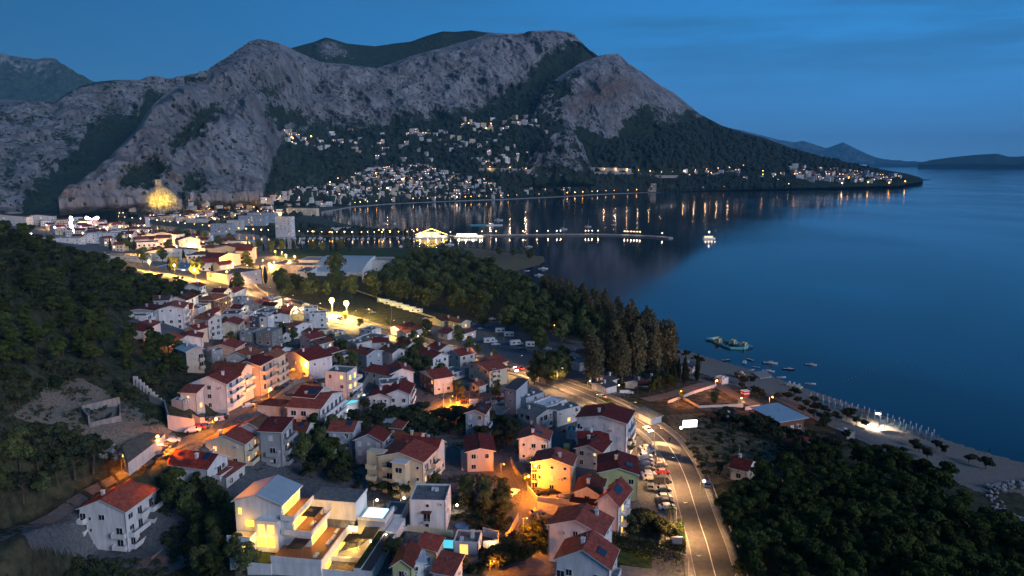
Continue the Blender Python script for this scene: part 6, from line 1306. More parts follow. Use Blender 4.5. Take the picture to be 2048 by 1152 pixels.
for i, px in enumerate(range(764, 842, 13)): caravan(px + 3, 606 + (px - 764) * .30, -24, 8.5, 'white mobile home in the long camp row behind the avenue', 'mobile_home', i % 2 == 0, 'mobile home', 'mobile homes along the avenue')
for i, (px, py) in enumerate([(745, 627), (738, 622), (612, 611), (600, 605), (575, 600), (556, 596), (868, 642), (852, 640), (960, 660), (948, 652), (1046, 700), (1070, 690), (1095, 700), (1120, 695), (985, 640), (1000, 632), (1190, 725), (1210, 718), (1195, 705), (1212, 735)]):
 car(px, py, rnd.choice((0, 20, 75)), cc[i % 5], label='%s car parked under the camp trees' % CN[cc[i % 5]], group='cars under the camp trees')
# ------------------------------------------------------------------ boats, beach, signs
def boat(px, py, L_, ang, label, kindb='motor', group=None, cat='boat', up=0, z=None):
 p = Vector(at(px, py, 0.0)) if z is None else ground(px, py); r = empty({'sail': 'sailing_boat', 'motor': 'motor_boat', 'row': 'small_boat'}.get(kindb, 'motor_boat'), (p.x, p.y, 0 if z is None else p.z), R(ang), label, cat, group)
 m = MB(); n = 7; W = L_ * .17; st = []
 for i in range(n):
  t = i / (n - 1); x_ = -L_ / 2 + L_ * t; w_ = W * (1 if t < .45 else max(.02, 1 - ((t - .45) / .55) ** 2)); st.append((x_, w_, .16 * L_ * (.75 + .35 * t)))
 hullc = 'white' if 'dark' not in label else 'black'
 for i in range(n - 1):
  (x0, w0, h0), (x1, w1, h1) = st[i], st[i + 1]
  for s in (-1, 1):
   a_ = [(x0, s * w0, h0 * .6), (x1, s * w1, h1 * .6), (x1, s * w1 * .6, -.15), (x0, s * w0 * .6, -.15)]; m.poly(a_ if s < 0 else a_[::-1], hullc)
  m.poly([(x0, -w0, h0 * .6), (x0, w0, h0 * .6), (x1, w1, h1 * .6), (x1, -w1, h1 * .6)][::-1], 'trim')
 x0, w0, h0 = st[0]; m.poly([(x0, -w0, h0 * .6), (x0, -w0 * .6, -.15), (x0, w0 * .6, -.15), (x0, w0, h0 * .6)], hullc); m.build('hull', r)
 c = MB()
 if kindb == 'motor': c.box(-L_ * .12, -W * .6, .1 * L_, L_ * .14, W * .6, .2 * L_, 'white'); c.box(-L_ * .05, -W * .55, .2 * L_, L_ * .1, W * .55, .24 * L_, 'glass'); c.build('cabin', r); c = MB(); c.box(-L_ * .57, -.15, -.1, -L_ * .5, .15, .14 * L_, 'black'); c.build('outboard_motor', r)
 elif kindb == 'sail': c.box(-L_ * .15, -W * .5, .1 * L_, L_ * .15, W * .5, .15 * L_, 'white'); c.build('cabin', r); c = MB(); c.tube((L_ * .05, 0, .1 * L_), (L_ * .05, 0, L_ * 1.25), .09 * L_ / 8, .05 * L_ / 8, 'trim', 6); c.tube((L_ * .05, 0, .24 * L_), (-L_ * .4, 0, .24 * L_), .12 * L_ / 8, .12 * L_ / 8, 'trim', 6); c.build('mast', r)
 else: c.box(-L_ * .1, -W * .9, .09 * L_, 0, W * .9, .11 * L_, 'wood'); c.box(-L_ * .35, -W * .9, .09 * L_, -L_ * .28, W * .9, .11 * L_, 'wood'); c.build('seat', r)
 return r
for px, py, L_, an, l, k in [(1489, 725, 5.6, 70, 'white motor boat nearest the inflatable water park', 'motor'), (1500, 720, 4.4, 120, 'small white boat with dark cover beside the one by the water park', 'row'), (1452, 721, 4.6, 10, 'dark rubber boat closest to the shore bend', 'row'), (1541, 727, 6.6, -20, 'largest white cabin boat of the moored group', 'motor'),
                             (1512, 735, 3.4, 160, 'little dinghy between the moored boats, upper', 'row'), (1503, 740, 3.2, 20, 'little dinghy between the moored boats, lower', 'row'), (1537, 743, 5.6, -25, 'long open white boat in front of the largest cabin boat', 'motor'), (1578, 739, 5.2, -20, 'white speedboat with dark seats right of the moored group', 'motor'),
                             (1622, 730, 5.2, -22, 'white boat moored farthest out to the right', 'motor'), (1563, 755, 4.2, 5, 'pale flat boat near the pedal boats', 'row'), (1621, 768, 4.4, -12, 'yellowish rowing boat below the farthest boat', 'row'),
                             (1086, 538, 9, 5, 'white cabin boat in the cove by the sandy spit', 'motor'), (1078, 551, 8, 0, 'white speedboat in the cove nearer to the trees', 'motor'), (1054, 542, 5, 20, 'small boat in the cove against the spit', 'row'), (1057, 494, 9, -8, 'white boat at the tip of the spit', 'motor'),
                             (997, 441, 15, 5, 'sailing boat with tall bare mast anchored off the town beach', 'sail'), (1127, 459, 11, 0, 'sailing boat anchored just beyond the breakwater, left of two', 'sail'), (1176, 454, 10, 0, 'sailing boat anchored beyond the breakwater, right of two', 'sail'), (1228, 450, 7, 0, 'tiny anchored boat beyond the end of the breakwater', 'row')]:
 boat(px, py, L_, an, l, k)
# pedal boats on the sand
for i, (px, py) in enumerate(((1579, 771), (1588, 773), (1598, 776))):
 p = ground(px, py); r = empty('pedal_boat', (p.x, p.y, p.z), R(50), 'yellow pedal boat with white slide pulled up on the sand, %s of three' % ('left', 'middle', 'right')[i], 'pedal boat', 'pedal boats on the sand'); m = MB()
 for s in (-.7, .7): m.box(-1.8, s - .3, 0, 1.8, s + .3, .5, 'plastic_yellow')
 m.box(-.8, -1, .5, .9, 1, .7, 'plastic_yellow'); m.build('hull', r); m = MB(); m.poly([(-1.6, -.3, .5), (-1.6, .3, .5), (-.2, .3, 1.9), (-.2, -.3, 1.9)], 'white'); m.poly([(-1.6, -.3, .48), (-.2, -.3, 1.88), (-.2, .3, 1.88), (-1.6, .3, .48)], 'white'); m.box(-.2, -.3, .7, .3, .3, 1.9, 'white'); m.build('slide', r)
for i, (px, py) in enumerate(((1568, 768), (1574, 769))):
 boat(px, py, 3.4, -10, 'small %s boat pulled onto the sand left of the pedal boats' % ('dark blue', 'white')[i], 'row', z=1)
# inflatable water park
def inflatable(c, segs, towers, label, s=1.0, ang=0):
 r = empty('inflatable_water_park', (c[0], c[1], 0), ang, label, 'water park'); m = MB()
 for (x0, y0, x1, y1, k) in segs: m.tube((x0 * s, y0 * s, .3), (x1 * s, y1 * s, .3), .9 * s, .9 * s, k, 8)
 m.build('floating_tubes', r)
 for (x_, y_, k) in towers:
  m = MB(); 
  for a_ in range(4): m.tube((x_ * s + 2 * s * math.cos(a_ * 1.57), y_ * s + 2 * s * math.sin(a_ * 1.57), .3), (x_ * s + .8 * s * math.cos(a_ * 1.57), y_ * s + .8 * s * math.sin(a_ * 1.57), 2.6 * s), .6 * s, .6 * s, k, 7)
  m.poly([(x_ * s, y_ * s - .8, 2.6 * s), (x_ * s, y_ * s + .8, 2.6 * s), (x_ * s + 4.5 * s, y_ * s + .8, .5), (x_ * s + 4.5 * s, y_ * s - .8, .5)], k); m.build('climbing_tower', r)
c = at(1452, 690, 0)
P_ = [at(*q)[:2] for q in ((1413, 680), (1424, 682), (1440, 690), (1460, 698), (1485, 699), (1493, 696), (1480, 694), (1466, 689), (1450, 682), (1438, 677), (1424, 679))]; SG = []
for i in range(len(P_)): a_, b_ = P_[i], P_[(i + 1) % len(P_)]; SG.append((a_[0] - c[0], a_[1] - c[1], b_[0] - c[0], b_[1] - c[1], ('teal', 'plastic_yellow', 'teal', 'teal')[i % 4]))
inflatable(c, SG, [(-3, 4, 'plastic_yellow'), (4, 1, 'plastic_yellow'), (8, -5, 'plastic_yellow')], 'yellow and turquoise inflatable water park floating off the beach')
inflatable(at(980, 451, 0), [(-22, 0, -4, -3, 'teal'), (-4, -3, 14, 1, 'white'), (14, 1, -22, 0, 'teal')], [(2, 0, 'white')], 'small pale inflatable water park anchored near the tall-masted boat', 1.4)
# line of buoys
BP = [(1690, 762), (1740, 742), (1800, 722), (1860, 722), (1930, 738), (2000, 752), (2060, 762)]; m = MB(); W_ = [Vector(at(*b_, 0)) for b_ in BP]; c0 = W_[0]
for i in range(len(W_) - 1):
 n = int((W_[i + 1] - W_[i]).length / 3.2)
 for k in range(n): p = W_[i].lerp(W_[i + 1], k / n) - c0; m.sphere((p.x, p.y, .05), .2, 'sand_conc', 6, 4)
tag(m.build('buoy_line', None, c0), 'curving line of small buoys marking the bathing water', 'buoy line')
# beach umbrellas (folded) in two lines, loungers between
UM = MB(); UM.tube((0, 0, -.2), (0, 0, 2.5), .04, .04, 'trim', 6); UM = UM.data('pole'); UC = MB(); UC.tube((0, 0, .95), (0, 0, 2.0), .10, .24, 'umbrella', 8); UC.tube((0, 0, 2.0), (0, 0, 2.5), .24, .04, 'umbrella', 8); UC = UC.data('canopy')
LM = MB(); LM.box(-.95, -.32, .26, .5, .32, .36, 'lounger_blue'); LM.poly([(.5, -.32, .36), (.95, -.32, .66), (.95, .32, .66), (.5, .32, .36)][::-1], 'lounger_blue'); LM.box(.5, -.32, .28, .95, .32, .34, 'lounger_blue'); LM = LM.data('bed'); LL = MB(); [LL.box(u, v, -.2, u + .06, v + .06, .26, 'trim') for u in (-.85, .7) for v in (-.3, .24)]; LL = LL.data('leg')
ua, ub = (1622, 796), (1866, 872)
cnt = 0
for row, (off, n) in enumerate(((0, 22), (1, 20))):
 for i in range(n):
  t = i / (n - 1); px = ua[0] + (ub[0] - ua[0]) * t - off * 2 + rnd.uniform(-1.6, 1.6); py = ua[1] + (ub[1] - ua[1]) * t + off * 6.5 - 4 * math.sin(t * 3.14); p = ground(px, py)
  r = empty('beach_umbrella', (p.x, p.y, p.z), 0, 'folded white beach umbrella in the %s line along the water' % ('front', 'rear')[row], 'beach umbrella', '%s line of beach umbrellas' % ('front', 'rear')[row]); r.scale = (1.05,) * 3; link('pole', UM, r); link('canopy', UC, r)
  for s in (-1.1, 1.1):
   q = empty('sun_lounger', (p.x + s, p.y - 1.2 + rnd.uniform(-.3, .3), p.z), R(70 + rnd.uniform(-8, 8)), 'dark blue sun lounger under the %s line of folded umbrellas' % ('front', 'rear')[row], 'sun lounger', 'sun loungers, %s line' % ('front', 'rear')[row]); link('bed', LM, q); link('leg', LL, q)
# board with floodlight on the beach
def board(px, py, w, h, z0, face, label, ang, name='billboard', extra=None, legs=2, cat='billboard'):
 p = ground(px, py); r = empty(name, (p.x, p.y, p.z), R(ang), label, cat); m = MB(); m.box(-w / 2, -.1, z0, w / 2, .1, z0 + h, 'steel'); m.build('panel', r); m = MB(); m.box(-w / 2 + .08, -.16, z0 + .08, w / 2 - .08, -.11, z0 + h - .08, face); m.build('poster', r); m = MB()
 for u in ((-w / 2 + .2, w / 2 - .2) if legs == 2 else (0,)): m.tube((u, 0, -1), (u, 0, z0), .12, .12, 'pole')
 m.build('post', r); return r
bb = board(1378, 885, 4.9, 2.5, 5.2, 'billboard_lit', 'glowing white billboard on a single post in the scrub beside the highway', 8, legs=1)
m = MB(); m.sphere((-3.1, -.6, 5.4), .42, 'bulb_warm'); m.tube((-2.4, -.1, 5.3), (-3.1, -.6, 5.3), .05, .05, 'pole'); m.build('floodlight', bb)
b2 = board(1763, 859, 3.0, 1.7, 2.0, 'grey', 'dark notice board standing in the floodlit patch of beach', 25, cat='notice board', name='notice_board')
point(b2, 5.0, (1, .86, .62), 8000, .3, 0, 2.2, spot=150); m = MB(); m.tube((0, 1.4, -1), (0, 1.4, 5.4), .07, .06, 'pole'); m.box(-.5, 1.2, 5.2, .5, 2.6, 5.5, 'bulb_warm'); m.build('floodlight', b2)
# frame of a beach bar left of it
m = MB(); [m.tube((u, v, -1), (u, v, 2.8), .08, .08, 'wood') for u in (0, 6) for v in (0, 3.4)]; [m.box(-.3, v, 2.8, 6.3, v + .1, 2.95, 'wood') for v in (0, .8, 1.7, 2.6, 3.4)]; p = ground(1702, 838); tag(m.build('pergola', None, p, R(-12)), 'bare timber pergola on the sand behind the umbrellas', 'pergola')
# red-white kiosk, petrol sign, dark board
p = ground(1490, 793); m = MB(); m.box(-1.3, -1, -.5, 1.3, 1, 2.4, 'red'); m.box(-1.35, -1.05, 1.2, 1.35, 1.05, 1.7, 'sign_white'); m.box(-1.5, -1.2, 2.4, 1.5, 1.2, 2.6, 'sign_white'); tag(m.build('kiosk', None, p, R(20)), 'red and white ice-cream kiosk beside the beach road', 'kiosk')
p = ground(1202, 780); r = empty('road_sign', (p.x, p.y, p.z), R(5), 'tall orange and yellow sign tower beside the highway', 'sign'); m = MB(); m.box(-1.1, -.2, 2.0, 1.1, .2, 6.2, 'orangeroof'); m.box(-1.12, -.24, 2.0, 1.12, -.21, 3.4, 'plastic_yellow'); m.box(-.5, -.26, 4.3, .5, -.22, 5.2, 'sign_white'); m.build('panel', r); m = MB(); m.tube((-.6, 0, -1), (-.6, 0, 2), .08, .08, 'pole'); m.tube((.6, 0, -1), (.6, 0, 2), .08, .08, 'pole'); m.build('post', r)
board(1287, 786, 5.2, 2.4, 3.0, 'black', 'dark board with two faint red lines of lettering below the poplars', 4, cat='sign', name='sign_board')
sb = [o for o in COL.objects if o.name.startswith('sign_board')][-1]; m = MB()
for j, zz in enumerate((4.1, 4.8)):
 x_ = -1.9
 for k in range(11): w_ = (.24, .16, .28, .2)[k % 4]; m.box(x_, -.19, zz, x_ + w_, -.17, zz + .22, 'red'); x_ += w_ + .1
m.build('lettering', sb)
board(1248, 794, 3.6, 1.3, 1.6, 'sign_white', 'pale blank board on posts in front of the parked blue car', 5, cat='sign', name='sign_board')
board(1353, 1103, 2.4, 1.8, 1.8, 'bluegrey', 'blue-grey notice board at the end of the upper hedge', 4, cat='notice board', name='notice_board')
# parking awning
p = ground(1300, 905); m = MB(); n = len(m.v)
for i in range(10): t0, t1 = i / 10, (i + 1) / 10; m.poly([(t0 * 9, -2 - 4 * t0, 3.2 + .8 * math.sin(t0 * 3)), (t1 * 9, -2 - 4 * t1, 3.2 + .8 * math.sin(t1 * 3)), (t1 * 9, 2 - 4 * t1, 2.8 + .8 * math.sin(t1 * 3)), (t0 * 9, 2 - 4 * t0, 2.8 + .8 * math.sin(t0 * 3))], 'awning')
for u, v in ((0, -2), (9, -6), (0, 2), (9, -2)): m.tube((u, v, -.5), (u, v, 3.1), .06, .06, 'pole')
tag(m.build('parking_awning', None, p, R(-8)), 'dark curved awning over the top of the long car park', 'awning')
# bare frame shed with boats
p = ground(918, 812); r = empty('frame_shed', (p.x, p.y, p.z), R(14), 'open timber-frame shed glowing orange inside with covered boats', 'shed'); m = MB()
for i in range(5):
 for v in (0, 5.4): m.tube((i * 2.5, v, -3), (i * 2.5, v, 3.2), .09, .09, 'wood')
 m.tube((i * 2.5, 0, 3.2), (i * 2.5, 2.7, 4.6), .07, .07, 'wood'); m.tube((i * 2.5, 5.4, 3.2), (i * 2.5, 2.7, 4.6), .07, .07, 'wood')
m.tube((0, 2.7, 4.6), (10, 2.7, 4.6), .07, .07, 'wood'); m.tube((0, 0, 3.2), (10, 0, 3.2), .07, .07, 'wood'); m.build('frame', r); m = MB(); m.box(-.5, -.3, -3, 10.5, 5.6, .1, 'concrete'); m.build('platform', r); m = MB(); m.box(4.5, 1, .1, 8, 3, 1.4, 'white'); m.box(1, 1.5, .1, 3.4, 3.4, 1.2, 'brownroof'); m.build('covered_boat', r)
point(r, 2.4, SOD, 2600, .3, -1.5, 2.0)
for i, (px, py) in enumerate(((985, 805), (997, 808), (1012, 803))): boat(px, py, 6, 20, 'white boat stored on land, %s of three, below the blue-grey house' % ('left', 'middle', 'right')[i], 'motor', z=1)
boat(815, 856, 4.6, 80, 'small white boat on a trailer in the dark garden', 'row', z=1)
p = ground(858, 0 + 1077) if False else None
# trampoline / round blue pool
p = ground(924, 1056); m = MB(); m.tube((0, 0, -.2), (0, 0, .7), 1.7, 1.7, 'blue', 20); tag(m.build('paddling_pool', None, p), 'round blue paddling pool behind the pool house', 'paddling pool')
p = ground(1147, 733); m = MB(); m.tube((0, 0, .9), (0, 0, 2.6), 2.6, .1, 'orangeroof', 10); m.tube((0, 0, -.5), (0, 0, .9), .1, .1, 'pole', 6); tag(m.build('parasol', None, p), 'round orange-red tent canopy beside the white camp building', 'parasol')
# poles without light
for px, py, h in ((1140, 0, 0),):
 pass
def pole(px, py, h, label, group='plain poles'):
 p = ground(px, py); m = MB(); m.tube((0, 0, -1), (0, 0, h), .13, .09, 'palebark', 7); m.tube((-.5, 0, h - .5), (.5, 0, h - .5), .04, .04, 'pole', 4); tag(m.build('utility_pole', None, p), label, 'utility pole', group)
for px, py, h, l in ((887, 815, 9.5, 'beside the frame shed'), (958, 792, 7, 'by the little porch house'), (989, 835, 7, 'next to the grey lean-to shed'), (425, 738, 9, 'in front of the bare grey block house'), (795, 730, 8, 'in the garden of dark trees'), (1477, 930, 6.5, 'behind the lone little white house'), (1312, 946, 7, 'inside the long car park'), (1141, 905, 6, 'beside the yellow van'), (890, 700, 8, 'at the highway beyond the long white house'), (322, 900, 7.5, 'at the rubble heap'), (783, 640, 9, 'left of the twin camp houses'), (1272, 905, 7, 'at the corner of the four-storey white block')):
 pole(px, py, h, 'thin utility pole ' + l, None)
# palm in the corner garden
p = ground(1340, 1042); r = empty('palm_tree', (p.x, p.y, p.z), 0, 'small palm at the highway corner of the long car park', 'tree'); m = MB(); m.tube((0, 0, -.5), (0, 0, 3.4), .22, .18, 'trunk', 7); m.build('trunk', r); m = MB()
for i in range(22):
 a_ = i * .285 * 2; e = .3 + (i % 3) * .35; pr = None
 for k in range(6):
  t = (k + 1) / 6; x_ = 2.1 * t * math.cos(e * .6); z_ = 3.4 + 2.1 * t * math.sin(e) - 1.6 * t * t; q = (x_ * math.cos(a_), x_ * math.sin(a_), z_)
  if pr: s = (-math.sin(a_) * .28 * (1.1 - t), math.cos(a_) * .28 * (1.1 - t)); m.poly([(pr[0] - s[0], pr[1] - s[1], pr[2] - .08), (q[0] - s[0], q[1] - s[1], q[2] - .08), (q[0] + s[0], q[1] + s[1], q[2]), (pr[0] + s[0], pr[1] + s[1], pr[2])], 'leaf_hedge')
  pr = q
m.build('crown', r)
# people on the beach
def person(px, py, shirt, label, ang=0):
 p = ground(px, py); bm = bmesh.new(); J = {'pelvis': (0, 0, .95), 'chest': (0, .02, 1.35), 'neck': (0, .02, 1.5), 'head': (0, .04, 1.66), 'kl': (-.1, .12, .5), 'fl': (-.11, .05, .06), 'kr': (.1, -.05, .5), 'fr': (.11, -.16, .06), 'sl': (-.2, 0, 1.42), 'el': (-.27, .02, 1.15), 'hl': (-.28, .12, .92), 'sr': (.2, 0, 1.42), 'er': (.27, -.04, 1.15), 'hr': (.28, .04, .9)}
 Rd = {'pelvis': .15, 'chest': .17, 'neck': .06, 'head': .11, 'kl': .07, 'fl': .045, 'kr': .07, 'fr': .045, 'sl': .07, 'el': .05, 'hl': .035, 'sr': .07, 'er': .05, 'hr': .035}
 ed = [('pelvis', 'chest'), ('chest', 'neck'), ('neck', 'head'), ('pelvis', 'kl'), ('kl', 'fl'), ('pelvis', 'kr'), ('kr', 'fr'), ('chest', 'sl'), ('sl', 'el'), ('el', 'hl'), ('chest', 'sr'), ('sr', 'er'), ('er', 'hr')]
 ks = list(J); me = bpy.data.meshes.new('person'); me.from_pydata([J[k] for k in ks], [(ks.index(a_), ks.index(b_)) for a_, b_ in ed], []); me.materials.append(M[shirt])
 o = link('person', me, None, p, ang); s = o.modifiers.new('skin', 'SKIN'); u = o.modifiers.new('sub', 'SUBSURF'); u.levels = u.render_levels = 1
 for i, k in enumerate(ks): me.skin_vertices[0].data[i].radius = (Rd[k],) * 2
 me.skin_vertices[0].data[0].use_root = True
 return tag(o, label, 'person')
try:
 person(1509, 777, 'black', 'person in dark clothes walking on the sand path near the shade trees'); person(1512, 778, 'grey', 'person in grey beside the dark-clothed walker', .5); person(1979, 906, 'black', 'person in dark clothes standing at the waterline far right', 1.0); person(1339, 885, 'black', 'person in black standing at the highway kerb by the parking awning')
except Exception as e: print('person', e)
# ------------------------------------------------------------------ street lamps
LS = [(315, 873, 6.5, 's', 2600, .42, 'orange street lamp standing over the end of the floodlit retaining wall'), (248, 911, 4.2, 's', 2400, .40, 'low orange lamp on the rubble heap'), (432, 838, 6.5, 's', 1500, .42, 'orange street lamp above the parked cars at the street corner'),
      (541, 778, 6.5, 's', 1700, .42, 'bright orange street lamp under the dense red-roofed row'), (608, 726, 6, 's', 1500, .22, 'orange lamp beside the blank white gable'), (1008, 928, 3.4, 's', 320, .22, 'short orange lamp in the hedge above the steep lane'),
      (1057, 952, 6.5, 's', 1900, .30, 'orange street lamp on the lane in front of the cream three-storey house'), (1054, 1036, 6.5, 's', 1300, .12, 'slim street lamp lighting the lane bend below the white walls'), (988, 1122, 4, 's', 500, .12, 'lamp hidden in the hedge at the bottom of the lane'),
      (1434, 761, 6, 's', 700, .36, 'orange street lamp on the beach road beside the toilet cabin'), (1545, 794, 6, 's', 800, .30, 'orange street lamp beside the flat-roofed beach restaurant'), (1362, 782, 5, 's', 420, .26, 'orange lamp glowing in the tree left of the white wall'),
      (1483, 796, 1.5, 'w', 80, .22, 'small low lamp by the red and white kiosk'), (334, 619 + 0, 6, 's', 0, .01, ''), (334, 620, 6, 's', 0, .01, ''), (905, 792, 5, 's', 2600, .15, 'lamp behind the frame shed'), (453, 685, 3, 's', 260, .3, 'yellow garden lamp below the cream house with red roof'),
      (445, 613, 4, 's', 500, .3, 'orange lamp under the unfinished brick building'), (408, 640, 4, 's', 700, .2, 'lamp under the pink balcony house'), (478, 585, 4, 's', 600, .35, 'yellow lamp on the wall at the head of the village'), (336, 620, 5, 's', 0, 0, '')]
for px, py, h, k, pw, r_, l in LS:
 if l: lamp(px, py, h, k, pw, r_, l, rot=rnd.uniform(-.5, .5), group=None)
lamp(334, 671, 6, 's', 500, .24, 'slim orange street lamp at the forest edge beside the pale metal roof', group=None)
lamp(1408, 962, 4.5, 'w', 260, .34, 'white lamp in the hedge beyond the highway', group=None)
for i, (px, py) in enumerate(((721, 1000), (754, 1000), (808, 996), (914, 1010))): lamp(px, py, 2.2, 'w', 70, .32, 'low globe lamp, %s from the left along the plot wall behind the white cube house' % NW[i], name='garden_lamp', group=None)
for px, py, l in ((1572, 958, 'small warm lamp at the near edge of the pine wood, brighter'), (1602, 984, 'small warm lamp at the near edge of the pine wood, fainter'), (772, 1068, 'garden lamp in the shrub by the little lawn'), (672, 872, 'small yellow lamp in the dark garden path'), (678, 857, 'white lamp at the garden table in the dark trees'), (679, 663, 'white lamp left on the low grey house'), (671, 665, 'white lamp right on the low grey house'), (835, 680, 'white lamp at the highway fence by the round tree'), (836, 672, 'yellow lamp shining in the round tree'), (1180, 762, 'warm lamp at the trunk of the left poplar'), (1238, 770, 'warm lamp at the bungalow between the poplars'), (985, 1083, 'fire bowl lamp in the white courtyard'), (848, 656, 'lamp on the camp avenue, near'), (870, 635, 'lamp on the camp avenue, far')):
 lamp(px, py, 2.4, 'w', 90, .24, l, name='garden_lamp', group=None)
# wall lamps of the courtyard and of the hotel wall
for i, (px, py) in enumerate(((700, 1063), (712, 1064), (725, 1065), (672, 1105), (645, 1046), (657, 1046), (671, 1048), (742, 1090), (762, 1050), (770, 1040))):
 p = ground(px, py); r = empty('wall_lamp', (p.x, p.y - .4, p.z + 1.1), 0, 'small round wall lamp of the villa courtyard', 'wall lamp', 'courtyard wall lamps'); m = MB(); m.sphere((0, 0, 0), .16, 'bulb_warm'); m.build('bulb', r); m = MB(); m.box(-.06, .1, -.06, .06, .4, .06, 'pole'); m.build('bracket', r); point(r, 0, (1, .7, .4), 45, .1, 0, -.3)
for i, (px, py) in enumerate(((693, 828), (702, 822), (711, 815), (718, 806), (724, 798), (729, 786))):
 p = ground(px, py + 3); r = empty('wall_lamp', (p.x, p.y - .8, p.z + .2), 0, 'white uplight on the curved hotel wall', 'wall lamp', 'hotel wall uplights'); m = MB(); m.box(-.12, -.12, -.1, .12, .12, .08, 'bulb_white'); m.build('bulb', r); m = MB(); m.box(-.16, -.16, -.5, .16, .16, -.1, 'pole'); m.build('housing', r); point(r, .5, (.9, .93, 1), 30, .08, 0, 0)
# highway lamps: down-lights on tall thin poles
def hlamp(k, off, h=9, power=900):
 P = offset(hw, off); T = hw[min(k + 1, len(hw) - 1)] - hw[max(k - 1, 0)]; n_ = np.array([T[1], -T[0]]); n_ /= np.linalg.norm(n_); inward = -np.sign(off) * n_; g = hz(*P[k])
 r = empty('street_lamp', (P[k][0], P[k][1], g), math.atan2(inward[1], inward[0]), 'tall slim street lamp beside the highway', 'street lamp', 'slim lamps along the highway'); link('pole', HLP, r); link('lamp_head', HLH, r); link('bulb', HLB, r)
 point(r, h - .25, (1, .52, .20), power, .25, 1.9, spot=150); return r
m = MB(); m.tube((0, 0, -.5), (0, 0, 9), .09, .06, 'pole'); m.tube((0, 0, 9), (1.9, 0, 9.2), .05, .04, 'pole'); HLP = m.data('pole'); m = MB(); m.box(1.5, -.14, 9.06, 2.4, .14, 9.24, 'pole'); HLH = m.data('lamp_head'); m = MB(); m.box(1.6, -.11, 9.035, 2.3, .11, 9.059, 'bulb_warm'); HLB = m.data('bulb')
for px in (1420, 1405, 1390): pass
ks = list(range(6, len(hw) - 4, 10))
cum = np.concatenate([[0], np.cumsum(np.hypot(*(hw[1:] - hw[:-1]).T))]); dist = 8
while dist < cum[-1] - 5:
 k = int(np.searchsorted(cum, dist)); d_ = math.hypot(*hw[k]); hlamp(k, -6.8, power=7500 if d_ < 330 else 17000); dist += 26 if d_ < 300 else 34
# floodlights of the playing field
for px, py, pb, l in ((665, 601, 632, 'tall floodlight mast on the left of the yellow-lit playing field'), (694, 607, 640, 'tall floodlight mast on the right of the yellow-lit playing field')):
 p = ground(px, pb); h = (CH + (p.y / ray(px, py)[1]) * ray(px, py)[2]) - p.z; h = max(6, h); r = empty('floodlight_mast', (p.x, p.y, p.z), 0, l, 'floodlight'); m = MB(); m.tube((0, 0, -1), (0, 0, h), .16, .1, 'pole'); m.build('pole', r); m = MB(); m.sphere((0, -.3, h + .2), 1.5, 'bulb_yel', 12, 8); m.build('bulb', r); point(r, h - 1.4, (1, .66, .16), 42000, .8, 0, -.5)  # huge bulb sphere stands for the floodlight's glare
slab('playing_field', [(620, 638), (690, 655), (740, 640), (668, 622)], 'dirt', .3, .08, kind='structure')
# ------------------------------------------------------------------ trees
G_R = 'pines of the wood at the lower right'; G_L = 'pines on the dark hillside'
forest('pine', [(1436, 1030), (1480, 1000), (1560, 958), (1640, 935), (1720, 932), (1800, 950), (1870, 982), (1930, 1022), (1990, 1080), (2080, 1120), (2250, 1200), (2250, 1300), (1520, 1300), (1450, 1140)], 160, 4.3, .66, .92, 'Aleppo pine in the dense dark wood at the lower right', G_R, 3)
forest(['olive', 'broad', 'olive'], [(-160, 900), (60, 870), (140, 890), (200, 930), (205, 960), (120, 1000), (0, 1060), (-160, 1120)], 52, 3.6, .6, 1.0, 'dark pine at the left edge below the excavated slope', G_L, 4)
forest('pine', [(-160, 640), (60, 620), (220, 650), (330, 690), (385, 735), (380, 765), (300, 765), (180, 730), (60, 740), (-160, 800)], 66, 5.2, .55, .8, 'pine in the long dark belt left of the dense red-roofed row', G_L, 5)
forest(['pine', 'olive', 'olive'], [(-200, 470), (0, 462), (130, 505), (250, 548), (390, 590), (400, 612), (300, 622), (200, 640), (60, 600), (-200, 600)], 190, 5.0, .62, .95, 'pine on the dark ridge above the village', G_L, 6)
forest(['scrub', 'olive', 'shrub'], [(-100, 560), (60, 570), (220, 620), (200, 650), (60, 630), (-100, 640)], 60, 4, .8, 1.6, 'low bush on the scrubby hillside', 'bushes on the hillside', 7)
forest(['scrub', 'shrub', 'olive'], [(-100, 760), (120, 740), (320, 770), (330, 800), (240, 800), (160, 760), (60, 800), (-100, 860)], 46, 3.4, .8, 1.5, 'low bush around the excavated slope', 'bushes round the excavation', 8)
forest(['broad', 'pine'], [(330, 990), (420, 985), (470, 1060), (520, 1090), (500, 1160), (380, 1170), (380, 1060)], 20, 4.5, .5, .75, 'round tree in the dark gully between the apartment house and the villa', 'trees in the gully', 9)
forest(['shrub', 'scrub'], [(0, 1060), (140, 1130), (330, 1140), (330, 1180), (0, 1180)], 24, 3, .9, 1.5, 'bush at the lower left below the concrete terraces', 'bushes lower left', 10)
forest(['broad', 'pine'], [(590, 880), (680, 870), (705, 900), (690, 960), (640, 930), (600, 930)], 18, 4.2, .5, .75, 'dark tree between the tall grey-white house and the blue-grey house', 'dark garden trees', 11)
forest('olive', [(700, 840), (760, 800), (860, 830), (960, 840), (1030, 860), (1030, 900), (900, 880), (800, 870), (730, 880)], 62, 3.0, .9, 1.5, 'olive tree in the dark grove in the middle of the village', 'olive grove', 12)
forest(['broad', 'olive'], [(870, 1000 - 10), (1010, 1000), (1020, 1050), (990, 1070), (940, 1060), (905, 1030)], 20, 3.6, .42, .62, 'garden tree between the white cube house and the lane', 'garden trees by the lane', 13)
forest(['broad'], [(770, 710), (830, 690), (870, 745), (900, 780), (820, 745), (760, 730)], 18, 5, .5, .7, 'dark garden tree among the middle houses', 'middle garden trees', 14)
